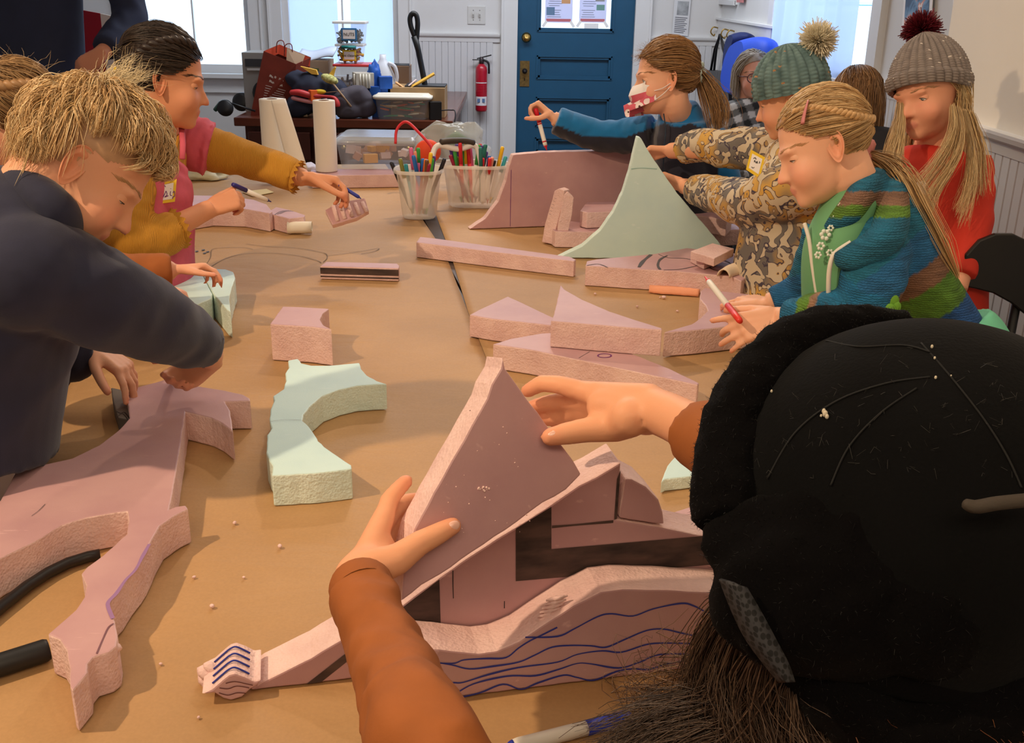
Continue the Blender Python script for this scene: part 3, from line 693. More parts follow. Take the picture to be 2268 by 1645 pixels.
def curl(pts, w, label, c, name='foam_shaving', z=PZ, nrm=UP, arch=.012):
    P = catmull(pts, 6); rows = []
    for i, p in enumerate(P):
        t = (P[min(i + 1, len(P) - 1)] - P[max(i - 1, 0)]).normalized(); s = t.cross(UP).normalized(); ww = w * math.sin(PI * min(.92, max(.1, i / (len(P) - 1)))) ** .5
        rows.append([p + s * (ww * math.cos(a)) + UP * (arch * math.sin(a) + .0015 * noise.noise(p * 90)) for a in np.linspace(.05, PI - .05, 9)])
    o = part(name, M(label[:14], c, .8, bump=.3, bscale=300), None, lambda m: m.grid(rows)); so = o.modifiers.new('t', 'SOLIDIFY'); so.thickness = .003; so.offset = -1
    return tag(o, label, 'foam shaving')
curl([atz(1602, 614, zs), atz(1625, 603, zs), atz(1660, 594, zs), atz(1700, 586, zs), atz(1708, 592, zs)], .028, 'rough cream foam shaving curled over the edge of the drawn slab', (236, 214, 186), arch=.02)
curl([atz(1438, 646, PZ), atz(1465, 648, PZ), atz(1500, 650, PZ), atz(1548, 655, PZ)], .016, 'long orange-pink foam shaving lying in front of the drawn slab', (244, 168, 130), arch=.016)
# ---- wedges in the middle right
flat('foam_wedge', [(1040, 697), (1060, 686), (1125, 656), (1160, 672), (1250, 715), (1235, 722), (1150, 712), (1092, 706)], 'lilac-pink foam block with pointed back half under the tall wedge', thick=.052)
lo = flat('foam_wedge', [(1092, 762), (1130, 750), (1200, 738), (1260, 735), (1400, 783), (1480, 815), (1549, 848), (1545, 852), (1470, 836), (1300, 800), (1180, 775)], 'long pink foam wedge with layered rough edge and small purple oval', thick=.054)
zl = PZ + .054
part('purple_oval', PURPINK, lo, lambda m: ribbon(m, [atz(1339 + 15 * math.cos(t), 788 + 4.2 * math.sin(t), zl) for t in np.linspace(0, 2 * PI, 14)], .004, UP))
part('pencil_line', GREYINK, lo, lambda m: ribbon(m, [atz(1282, 793, zl), atz(1306, 779, zl)], .0012, UP))
flat('foam_wedge', [(1220, 711), (1226, 700), (1234, 665), (1242, 631), (1250, 641), (1290, 664), (1350, 690), (1410, 710), (1466, 727), (1466, 731), (1400, 726), (1300, 718)], 'lilac-topped foam wedge with sharp point and crumbly front resting across the others', thick=.056, z0=PZ + .0545)
flat('foam_cutout', [(1470, 736), (1500, 727), (1532, 718), (1552, 704), (1568, 688), (1563, 676), (1550, 662), (1552, 645), (1562, 637), (1600, 645), (1660, 652), (1730, 668), (1740, 705), (1700, 716), (1620, 722), (1540, 731)], 'lilac-pink foam cutout with curved notch under the cardigan girl\'s hands', thick=.056)
# small crumbs on the paper
crumbs = [(1470, 661), (1462, 660), (1318, 652), (1411, 680), (1360, 697), (620, 1212), (540, 1280), (430, 1280), (520, 1160), (356, 1472), (910, 1150), (440, 1590), (1500, 690), (1690, 880), (700, 1020), (470, 1345)]
for i, (x, y) in enumerate(crumbs):
    r = (.007 if i == 0 else .0035) * random.uniform(.6, 1.2)
    p = atz(x, y, PZ)
    o = part('foam_crumb', PC, None, lambda m: m.ell(p + V((0, 0, r * .6)), (r, r * .8, r * .62), Matrix.Rotation(i, 3, 'Z'), 7, 5))
    tag(o, ('larger pale' if i == 0 else 'tiny pale') + ' foam crumb lying on the brown paper ' + ('in front of the orange shaving' if i < 3 else 'near the sharp foam wedge' if i in (3, 4, 12) else 'beside the large horned cutout' if i in (5, 6, 7, 8, 9, 11, 15) else 'by the rust sleeve' if i == 10 else 'beside the mint cutout' if i == 14 else 'behind the black hat'), 'crumb', 'foam crumbs scattered on the brown paper')

# ---- mint scrap and lilac scraps near the black hat
flat('foam_scrap', [(1505, 993), (1540, 1000), (1600, 1030), (1600, 1070), (1545, 1052), (1475, 1060), (1464, 1066), (1478, 1030), (1494, 1012)], 'pale mint foam scrap beside the rust sleeve cuff', thick=.022, mf=MF, mc=MC)
# ---- standing animal figure in the foreground
fa, fn = vplane((560, 1530), (770, 1505))
fb = fa + fn * .056
fig = empty('foam_figure', (fa.x + .2, fa.y + .05, PZ), 'layered standing pink foam animal figure with blue waves and black print', 'foam figure')
stand('body_slab', [(556, 1529), (585, 1509), (690, 1456), (760, 1415), (830, 1381), (868, 1358), (1000, 1259), (1100, 1193), (1209, 1126), (1282, 1074), (1319, 1057), (1375, 1024), (1362, 1150), (1370, 1152), (1460, 1167), (1547, 1184), (1640, 1200), (1640, 1401), (1000, 1477), (770, 1505)], fa, fn, '', thick=.056, parent=fig)
stand('wave_slab', [(870, 1424), (900, 1430), (1000, 1441), (1060, 1447), (1100, 1441), (1150, 1420), (1215, 1376), (1270, 1341), (1330, 1311), (1380, 1304), (1480, 1306), (1590, 1312), (1700, 1322), (1700, 1490), (1480, 1511), (985, 1556), (880, 1566)], fb, fn, '', thick=.055, parent=fig)
stand('shoulder_piece', [(1386, 1060), (1401, 1061), (1431, 1077), (1459, 1107), (1469, 1134), (1471, 1162), (1372, 1148)], fa, fn, '', thick=.056, parent=fig)
L6 = [[(925, 1464), (1000, 1468), (1028, 1460), (1077, 1457), (1120, 1455), (1148, 1434), (1173, 1418), (1198, 1406), (1234, 1388)],
      [(1163, 1410), (1234, 1408), (1272, 1391), (1324, 1364), (1355, 1358), (1401, 1363), (1447, 1347), (1509, 1335), (1537, 1341), (1565, 1355), (1610, 1372)],
      [(935, 1474), (960, 1466), (1000, 1471), (1040, 1480), (1093, 1474), (1148, 1465), (1185, 1449), (1222, 1432), (1265, 1428), (1309, 1429), (1342, 1432), (1383, 1415), (1432, 1395), (1469, 1392), (1506, 1400), (1560, 1412)],
      [(960, 1522), (1000, 1511), (1025, 1510), (1080, 1493), (1148, 1477), (1234, 1465), (1278, 1448), (1333, 1440), (1376, 1443), (1432, 1426), (1478, 1423), (1560, 1425)],
      [(970, 1541), (1000, 1539), (1049, 1513), (1123, 1496), (1185, 1495), (1234, 1482), (1278, 1468), (1309, 1469), (1370, 1478), (1417, 1465), (1463, 1448), (1560, 1448)],
      [(976, 1549), (1000, 1547), (1062, 1533), (1114, 1514), (1154, 1525), (1191, 1511), (1247, 1494), (1278, 1499), (1315, 1505), (1364, 1486), (1401, 1480), (1438, 1481), (1481, 1468), (1560, 1455)]]
for pts in L6: part('blue_wave_line', BLUEINK, fig, lambda m: ribbon(m, [atp(x, y, fb, fn) for x, y in pts], .0026, fn))
def pp(l): return [atp(x, y, fa, fn) for x, y in l]
part('black_print', BLACKPRINT, fig, lambda m: patch(m, pp([(1142, 1170), (1221, 1121), (1221, 1215), (1547, 1187), (1640, 1178), (1640, 1243), (1547, 1252), (1142, 1286)]), fn, .0008))
part('black_print', BLACKPRINT, fig, lambda m: patch(m, pp([(868, 1362), (973, 1282), (976, 1384), (868, 1372)]), fn, .0008))
part('black_print', BLACKPRINT, fig, lambda m: patch(m, pp([(678, 1514), (764, 1447), (800, 1425), (812, 1440), (770, 1463), (712, 1509)]), fn, .0008))
part('black_line', BLACKPRINT, fig, lambda m: ribbon(m, pp([(1222, 1166), (1290, 1160), (1358, 1154)]), .004, fn))
part('black_gap', BLACKPRINT, fig, lambda m: patch(m, pp([(1366, 1060), (1374, 1040), (1366, 1148), (1360, 1150)]), fn, .0008))
for q in ([(1003, 1262), (1003, 1290), (1004, 1324)], [(1117, 1330), (1117, 1346)]): part('pencil_line', BLACKINK, fig, lambda m: ribbon(m, pp(q), .0012, fn))
def tears(m):
    for i in range(5):
        p = atp(1240 + i * -5 + random.uniform(-2, 2), 1338 + i * 9, fb, fn) - fn * .012
        m.tube([p - V((.012, 0, .003)), p, p + V((.012, 0, .004))], [.001, .0035, .001], 6)
tag(part('torn_foam', PC, fig, tears), kind='stuff')
# paw
PAW = [(445, 1538), (470, 1526), (494, 1505), (507, 1495), (520, 1491), (542, 1499), (562, 1509), (579, 1506), (572, 1516), (554, 1527), (536, 1544), (512, 1552), (494, 1547), (475, 1535)]
pc_, pn = vplane((512, 1553), (722, 1528))
paw = stand('paw', PAW, pc_, pn, '', thick=.06, mf=PF, mc=PC, parent=fig, amp=.0004, step=.02)
for k_, (lx, ly) in enumerate(((0, -8), (0, -24), (0, -40), (0, -54))):
    d = -pn * (.008 + .013 * k_)
    part('blue_stroke', BLUEINK, paw, lambda m: m.tube(catmull([atp(x, y, pc_, pn) + d + UP * .0015 for x, y in ((470, 1525), (494, 1504), (507, 1494), (520, 1490), (540, 1498), (552, 1504))], 4), .0011, 5))
for pts in ([(500, 1512), (520, 1508), (545, 1513), (560, 1516)], [(486, 1522), (505, 1524), (525, 1518), (552, 1522)], [(485, 1533), (505, 1538), (525, 1533), (545, 1534)]):
    part('brown_stroke', M('brown_ink', (92, 48, 48), .7), paw, lambda m: ribbon(m, [atp(x, y, pc_, pn) for x, y in pts], .0014, pn))
def claws(m):
    for (x, y, r) in ((447, 1478, .008), (452, 1495, .009), (462, 1508, .008), (455, 1465, .006)):
        m.ell(atp(x + 14, y + 14, pc_ - pn * .04, pn), (r * 1.8, r * 1.2, r), Matrix.Rotation(.6, 3, 'Y'), 10, 6)
part('toes', PC, paw, claws)
# ---- pieces right of the figure, partly behind the hat
flat('foam_scrap', [(1487, 1135), (1560, 1112), (1640, 1130), (1640, 1170), (1545, 1160), (1520, 1150)], 'lilac foam scrap lying behind the standing figure by the black hat', thick=.03)
# ---- the triangle held up in the foreground
hn = cv(.36, -.05, -.93).normalized(); hp = atp(1144, 1157, fa + fn * .088, fn)
HELD = [(1119, 815), (1157, 868), (1209, 937), (1242, 983), (1270, 1020), (1287, 1050), (1255, 1085), (1203, 1113), (1144, 1156), (1022, 1241), (976, 1273), (934, 1297), (888, 1332), (894, 1256), (917, 1169), (960, 1091), (1026, 973), (1078, 881), (1088, 852), (1108, 815), (1113, 790)]
held = stand('foam_triangle', HELD, hp, hn, 'pointed pink foam slab held upright in both hands of the hatted child', thick=.05)
def scuffs(m):
    random.seed(3)
    for i in range(26):
        x, y = random.uniform(980, 1180), random.uniform(900, 1180)
        if abs(x - 1070) > 90 and y < 1000: continue
        p = atp(x, y, hp, hn); r = random.uniform(.0003, .0009)
        m.ell(p + hn * .0004, (r, r, r), None, 6, 4)
    for i in range(12):
        p = atp(1072 + random.gauss(0, 9), 1083 + random.gauss(0, 5), hp, hn); r = random.uniform(.0006, .0015); m.ell(p + hn * .0005, (r, r, r), None, 6, 4)
tag(part('foam_dust', PC, held, scuffs), kind='stuff')
# ---- pieces by the girl with braids
zz = PZ + .06
flat('foam_cutout', [(330, 452), (420, 432), (500, 434), (562, 442), (590, 452), (603, 468), (596, 472), (540, 462), (470, 460), (380, 474)], 'curved lilac foam cutout lying under the braided girl\'s pen', thick=.06)
tl = flat('foam_cutout', [(598, 466), (612, 458), (640, 464), (676, 476), (673, 480), (640, 484), (602, 474)], 'small dark pink foam tail piece with drawn lines by the curled paper', thick=.05)
part('drawn_lines', GREYINK, tl, lambda m: [ribbon(m, [atz(608 + 6 * i, 476 - i, PZ + .05), atz(622 + 6 * i, 468, PZ + .05), atz(640 + 5 * i, 466 + i, PZ + .05)], .003, UP) for i in range(3)])
hn2 = cv(.1, .35, -.93).normalized(); hp2 = D(770, 462, 2.78)
hs = stand('foam_chip', [(720, 465), (733, 457), (760, 446), (808, 438), (817, 466), (790, 482), (737, 498)], hp2, hn2, 'small ridged pink foam chip held in the braided girl\'s fingers', thick=.02)
part('ridges', PC, hs, lambda m: [m.tube([atp(738 + 16 * i, 456 - 2 * i, hp2, hn2), atp(748 + 16 * i, 490 - 5 * i, hp2, hn2)], .006, 8) for i in range(5)])
# curled white paper
def roll(m):
    a, b = atz(638, 517, PZ), atz(692, 517, PZ); ax = (b - a).normalized(); s = ax.cross(UP); rows = []
    for q in (0, .25, .5, .75, 1):
        rows.append([a.lerp(b, q) + UP * .021 + (s * math.cos(t) + UP * math.sin(t)) * (.020 - .0012 * (t + 1)) for t in np.linspace(-1.2, 5.6, 30)])
    m.grid(rows)
o = part('paper_roll', M('paper_cream', (238, 230, 214), .8), None, roll); so = o.modifiers.new('t', 'SOLIDIFY'); so.thickness = .0008
tag(o, 'small curled piece of white paper lying on the brown paper', 'paper')
# mint piece held by the rust-sleeved child
flat('foam_cutout', [(345, 650), (372, 618), (400, 600), (440, 592), (447, 605), (470, 650), (468, 660), (440, 672), (400, 690)], 'pale mint foam cutout with dark pen line under the rust-sleeved child\'s hands', thick=.062, mf=MF, mc=MC)
flat('foam_cutout', [(443, 594), (500, 596), (517, 602), (521, 615), (514, 635), (508, 660), (511, 690), (502, 685), (474, 652), (452, 612)], 'pale mint foam tail piece with sharp tip next to the rust-sleeved child', thick=.062, mf=MF, mc=MC)

# ---- pencil sketches and pen dabs on the brown paper
kp = bpy.data.objects['kraft_paper']; PEN = M('pencil_on_kraft', (112, 92, 72), .8); zk = TZ + .0032
for pts in ([(455, 588), (466, 570), (470, 552), (500, 548), (540, 548), (560, 552)], [(545, 540), (590, 545), (650, 548), (700, 556), (722, 562), (724, 572), (716, 580)], [(726, 566), (760, 562), (800, 556), (838, 550), (830, 556), (800, 562)], [(468, 590), (500, 572), (540, 562), (600, 560), (660, 566), (700, 576), (712, 582)]):
    part('pencil_sketch', PEN, kp, lambda m: ribbon(m, [atz(x, y, zk) for x, y in pts], .0028, UP, .0004))
part('red_dab', M('dab_red', (168, 66, 52), .8), kp, lambda m: patch(m, [atz(x, y, zk) for x, y in ((405, 545), (420, 543), (434, 545), (425, 547))], UP, .0004))
for x, y in ((424, 553), (432, 556), (446, 553), (456, 557), (449, 560)): part('blue_dab', M('dab_blue', (72, 80, 98), .8), kp, lambda m: patch(m, [atz(x, y, zk), atz(x + 7, y - 1, zk), atz(x + 8, y + 1, zk), atz(x + 2, y + 2, zk)], UP, .0004))
# ================================================================== people: shared tools
def _smin(a, b, k):
    h = np.clip(.5 + .5 * (b - a) / k, 0, 1); return b * (1 - h) + a * h - k * h * (1 - h)
def _smax(a, b, k): return -_smin(-a, -b, k)
def _ell(p, c, r):
    q = (p - np.array(c)) / np.array(r); l = np.linalg.norm(q, axis=-1) + 1e-9; g = np.linalg.norm(q / np.array(r), axis=-1) + 1e-9
    return l * (l - 1) / g
def _caps(p, a, b, ra, rb):
    a, b = np.array(a), np.array(b); ab = b - a; t = np.clip(((p - a) @ ab) / (ab @ ab), 0, 1)
    return np.linalg.norm(p - a - t[..., None] * ab, axis=-1) - (ra + (rb - ra) * t)
CC, CR = np.array((0, -.75, 2.3)), np.array((6.9, 8.2, 7.7))
def head_sdf(p):
    d = _smin(_ell(p, CC, CR), _ell(p, (0, 2.5, -3.2), (5.5, 6.1, 6.6)), 2.0)
    d = _smin(d, _ell(p, (0, 3.6, -6.4), (4.1, 4.6, 3.3)), 1.6)
    d = _smin(d, _ell(p, (0, 7.1, -8.2), (1.7, 1.5, 1.3)), 1.4)
    for s in (-1, 1): d = _smin(d, _ell(p, (s * 3.3, 5.6, -3.6), (2.5, 2.5, 2.6)), 1.5)
    d = _smin(d, _ell(p, (0, 7.0, 1.4), (4.6, 1.3, .9)), 1.2)
    for s in (-1, 1): d = _smax(d, -_ell(p, (s * 3.0, 9.7, -.35), (1.9, 1.9, 1.5)), .9)
    d = _smin(d, _caps(p, (0, 7.6, .2), (0, 9.75, -2.9), .55, .85), .75)
    for s in (-1, 1): d = _smin(d, _ell(p, (s * .95, 8.75, -3.15), (.7, .9, .6)), .45)
    d = _smin(d, _ell(p, (0, 8.35, -5.25), (1.9, .75, .42)), .35)
    d = _smin(d, _ell(p, (0, 8.2, -6.1), (1.55, .8, .48)), .35)
    return d
def _head_mesh(nu=110, nv=84):
    o = np.array((0, .6, -1.2)); ph = np.linspace(-PI / 2 + .02, PI / 2 - .02, nv); th = np.arange(nu) * 2 * PI / nu
    d = np.stack([np.outer(np.cos(ph), np.cos(th)), np.outer(np.cos(ph), np.sin(th)), np.outer(np.sin(ph), np.ones(nu))], -1).reshape(-1, 3)
    ts = np.linspace(2, 14, 121); last = np.full(len(d), 4.0); prev = head_sdf(o + d * ts[0])
    for a, b in zip(ts[:-1], ts[1:]):
        cur = head_sdf(o + d * b); c = (prev < 0) & (cur >= 0); last[c] = a + (b - a) * (-prev[c]) / (cur[c] - prev[c]); prev = cur
    P = o + d * last[:, None]
    fs = [(i * nu + j, i * nu + (j + 1) % nu, (i + 1) * nu + (j + 1) % nu, (i + 1) * nu + j) for i in range(nv - 1) for j in range(nu)]
    fs += [tuple(reversed(range(nu))), tuple(range((nv - 1) * nu, nv * nu))]
    return P, fs
HEADP, HEADF = _head_mesh()
_ys = np.linspace(12, 0, 400)
def hy(x, z):
    q = np.stack([np.full(400, x), _ys, np.full(400, z)], -1); s = head_sdf(q); i = int(np.argmax(s < 0)); return float(_ys[i])

EYEY = hy(3.0, -.25) + .20 - 1.36
class Head:
    def __init__(s, c, fwd, up, size=1.0):
        y = V(fwd).normalized(); x = y.cross(V(up)).normalized(); z = x.cross(y)
        s.R = np.array([[x.x, y.x, z.x], [x.y, y.y, z.y], [x.z, y.z, z.z]]); s.c = np.array(c); s.k = .01 * size
    def w(s, p): return s.c + (np.asarray(p, float) @ s.R.T) * s.k
    def wv(s, p): return V(s.w(p))
    def l(s, P): return ((P - s.c) @ s.R) / s.k
    def ldir(s, d): return np.asarray(tuple(d)) @ s.R

def mesh_arrays(me):
    n = len(me.vertices); v = np.empty(n * 3); me.vertices.foreach_get('co', v); v = v.reshape(-1, 3)
    return v, [tuple(p.vertices) for p in me.polygons]
def taubin(v, faces, it=3, lam=.5, mu=-.52):
    q = np.array([f if len(f) == 4 else (f[0], f[1], f[2], f[2]) for f in faces]); e = np.concatenate([q[:, [0, 1]], q[:, [1, 2]], q[:, [2, 3]], q[:, [3, 0]]])
    e = e[e[:, 0] != e[:, 1]]; e = np.concatenate([e, e[:, ::-1]]); n = len(v); deg = np.bincount(e[:, 0], minlength=n).astype(float); deg[deg == 0] = 1
    for _ in range(it):
        for w in (lam, mu):
            a = np.stack([np.bincount(e[:, 0], weights=v[e[:, 1], i], minlength=n) for i in range(3)], -1) / deg[:, None]
            v = v + w * (a - v)
    return v
def fuse(mb, voxel=.003, it=3, lap=1):
    me = bpy.data.meshes.new('tmp'); me.from_pydata(mb.v, [], mb.f); me.update()
    o = bpy.data.objects.new('tmp', me); COL.objects.link(o)
    r = o.modifiers.new('r', 'REMESH'); r.mode = 'VOXEL'; r.voxel_size = voxel; r.adaptivity = 0
    dg = bpy.context.evaluated_depsgraph_get(); em = bpy.data.meshes.new_from_object(o.evaluated_get(dg))
    v, f = mesh_arrays(em); bpy.data.objects.remove(o); bpy.data.meshes.remove(me); bpy.data.meshes.remove(em)
    if lap: v = taubin(v, f, lap, .5, 0)
    return taubin(v, f, it), f
def limb(mb, J, R_, n=9, seg=18, mod=None, flat=1.0, side=None):
    P = catmull(J, n); rad = []
    for i in range(len(J) - 1):
        for j in range(n):
            t = j / n; t = t * t * (3 - 2 * t); rad.append(R_[i] * (1 - t) + R_[i + 1] * t)
    rad.append(R_[-1]); mb.tube(P, rad, seg, mod=mod, flat=flat, side=side)
def loft(mb, J, RX, RY, side, n=8, seg=28, mod=None):
    P = catmull(J, n); k = len(P); vs = []
    for i, p in enumerate(P):
        u = i / (k - 1) * (len(J) - 1); a = min(int(u), len(J) - 2); t = u - a; t = t * t * (3 - 2 * t)
        rx = RX[a] * (1 - t) + RX[a + 1] * t; ry = RY[a] * (1 - t) + RY[a + 1] * t
        tg = (P[min(i + 1, k - 1)] - P[max(i - 1, 0)]).normalized(); x = (side - tg * side.dot(tg)).normalized(); y = tg.cross(x)
        for j in range(seg):
            an = 2 * PI * j / seg; m_ = 1 + (mod(i / (k - 1), an) if mod else 0)
            vs.append(p + x * (rx * math.cos(an) * m_) + y * (ry * math.sin(an) * m_))
    fs = [(i * seg + j, i * seg + (j + 1) % seg, (i + 1) * seg + (j + 1) % seg, (i + 1) * seg + j) for i in range(k - 1) for j in range(seg)]
    fs += [tuple(reversed(range(seg))), tuple(range((k - 1) * seg, k * seg))]
    mb.add(vs, fs, 0, True)
def folds(amp, freq, ph=0.0, tw=1.0):
    """irregular ridged creases running round a sleeve"""
    def f(s, a):
        c, d = math.cos(a), math.sin(a)
        return 1.5 * amp * (1.1 - 3.2 * abs(noise.noise(V((s * freq * 2.1 + ph * 3 + tw * .45 * c, c * .8 + ph, d * .8 - ph))))) + amp * .7 * noise.noise(V((s * freq * .6, c * 1.2 + ph, d * 1.2)))
    return f

def hand(mb, wrist, fwd, pn, side=1, size=.145, curl=(.5, .5, .5, .5), spread=.0, thumb=(.75, .55, .35), tips=None, base=10):
    f = V(fwd).normalized(); pn = V(pn); pn = (pn - f * pn.dot(f)).normalized(); th = f.cross(pn) * side; k = size / .15; w = V(wrist)
    pl = .50 * size
    for i, (q, lx, L, rr) in enumerate(((.98, .0235, .40, .0080), (1.0, .0078, .45, .0083), (.96, -.0080, .41, .0079), (.88, -.0225, .33, .0069))):
        mcp = w + f * (pl * q) + th * (lx * k); d = (f + th * (spread * (1.5 - i) * .33)).normalized()
        mb.caps(w + th * (lx * k * .55), mcp - pn * .002, .0125 * k, .0100 * k, 10)
        c = curl[i]; ang = math.radians(base); p = mcp; Ls = L * size
        for j, (fr, mx) in enumerate(((.45, 55), (.31, 85), (.24, 50))):
            ang += math.radians(mx * c); dd = d * math.cos(ang) + pn * math.sin(ang); q2 = p + dd * (Ls * fr)
            mb.caps(p, q2, rr * k * (1 - .07 * j), rr * k * (1 - .07 * (j + 1)), 9); p = q2
        if tips is not None: tips.append(p)
    b = w + f * (.22 * pl) + th * (.018 * k); d = (th * thumb[0] + f * thumb[1] + pn * thumb[2]).normalized()
    p1 = b + d * (.26 * size); d2 = (d + f * .55 + pn * .1).normalized(); p2 = p1 + d2 * (.20 * size); p3 = p2 + (d2 + f * .2).normalized() * (.15 * size)
    mb.caps(b, p1, .0135 * k, .0100 * k, 10); mb.caps(p1, p2, .0100 * k, .0088 * k, 10); mb.caps(p2, p3, .0088 * k, .0075 * k, 10)
    if tips is not None: tips.append(p3)
    return p3

SKINM = M('skin', (230, 170, 140), .5, attr=True, sss=.12, bump=.06, bscale=500, spec=.22)
HAIRM = M('hair', (150, 120, 90), .42, attr=True, spec=.45)
def skin_colors(P, base, head=None, tips=(), lip=(206, 124, 112), blush=.35):
    b = np.array(lin(base)[:3]); C = np.tile(b, (len(P), 1)); red = np.array(lin((222, 120, 100))[:3]) * (b.mean() / .45)
    n = np.array([noise.noise(V(p) * 22) for p in P[::1]]) if len(P) < 60000 else np.zeros(len(P))
    C *= (1 + .05 * n)[:, None]
    def mixc(w, c):
        nonlocal C; w = np.clip(w, 0, 1)[:, None]; C = C * (1 - w) + np.array(c) * w
    if head is not None:
        L = head.l(P)
        for s in (-1, 1): mixc(blush * np.exp(-(((L - np.array((s * 4.2, 6.4, -3.4))) / np.array((2, 2.5, 1.9))) ** 2).sum(1)), red)
        mixc(.4 * np.exp(-(((L - np.array((0, 10, -3))) / 1.2) ** 2).sum(1)), red)
        q = ((L - np.array((0, 8.6, -5.65))) / np.array((2.0, 1.3, .95))); q2 = (q ** 2).sum(1); mixc((q2 < 1) * .6 * np.clip((1 - q2) * 3, 0, 1), lin(lip)[:3])
        for s in (-1, 1): mixc(.25 * np.exp(-(((L - np.array((s * 3, 8, -1.4))) / np.array((1.6, 1.5, .7))) ** 2).sum(1)), red * .9)
    for t in tips: mixc(.35 * np.exp(-((P - np.array(t)) ** 2).sum(1) / .012 ** 2), red)
    return C
def ear_mesh(head, s, tilt=.35, size=1.0, back=0.0):
    """one ear as a closed dished shell, local cm"""
    nu, rings = 36, [0, .2, .42, .55, .66, .76, .86, .94, 1.0, 1.0, .8, .5]; hgt = [-.32, -.36, -.22, .20, .44, .30, .06, .42, .56, .08, -.25, -.5]
    rows = []
    for r, h in zip(rings, hgt):
        row = []
        for j in range(nu):
            a = 2 * PI * j / nu; ry = 1.55 + .35 * math.sin(a) if math.sin(a) > 0 else 1.55 + .45 * math.sin(a); rz = 2.95
            y = -r * ry * math.cos(a) ; z = r * rz * math.sin(a) + r * .15
            hh = h
            if math.cos(a) < -.5 and .5 < r < 1.01 and h > 0: hh = h * .3
            if math.sin(a) < -.75 and h > 0: hh = h * .45
            row.append((hh, y, z))
        rows.append(row)
    ct, st = math.cos(tilt), math.sin(tilt); out = []
    for row in rows:
        for (h, y, z) in row:
            y2 = y - .9   # hinge at front
            X = h * ct - y2 * st; Y = h * st + y2 * ct
            zz, yy = z, Y
            c2, s2 = math.cos(.18), math.sin(.18); yy, zz = yy * c2 - zz * s2, yy * s2 + zz * c2
            out.append((s * (6.35 + X * size), .6 - back + yy * size, -1.3 + zz * size))
    k = len(rows)
    fs = [(i * nu + j, i * nu + (j + 1) % nu, (i + 1) * nu + (j + 1) % nu, (i + 1) * nu + j) for i in range(k - 1) for j in range(nu)]
    if s < 0: fs = [tuple(reversed(f)) for f in fs]
    return head.w(np.array(out)), fs
def lid_mesh(head, s, t0, up, r=1.36, tm=-.16, amax=1.02):
    """one eyelid: sphere patch that leaves an almond opening and closes at the corners"""
    A = np.linspace(-1.9, 1.9, 33); rows = []; edge = []
    for i in range(9):
        row = []
        for a in A:
            w = max(0.0, math.cos(a / amax * PI / 2)) if abs(a) < amax else 0.0
            e = tm + (t0 - tm) * w ** .75; t = e + ((1.5 if up else -1.5) - e) * i / 8
            row.append((s * 3.0 + s * r * math.sin(a) * math.cos(t), EYEY + r * math.cos(a) * math.cos(t), -.25 + r * math.sin(t)))
        rows.append(row)
    n = len(A); P = np.array(rows).reshape(-1, 3); fs = [(i * n + j, i * n + j + 1, (i + 1) * n + j + 1, (i + 1) * n + j) for i in range(8) for j in range(n - 1)]
    return head.w(P), fs, [head.wv(p) for p, a in zip(rows[0], A) if abs(a) < amax + .05]

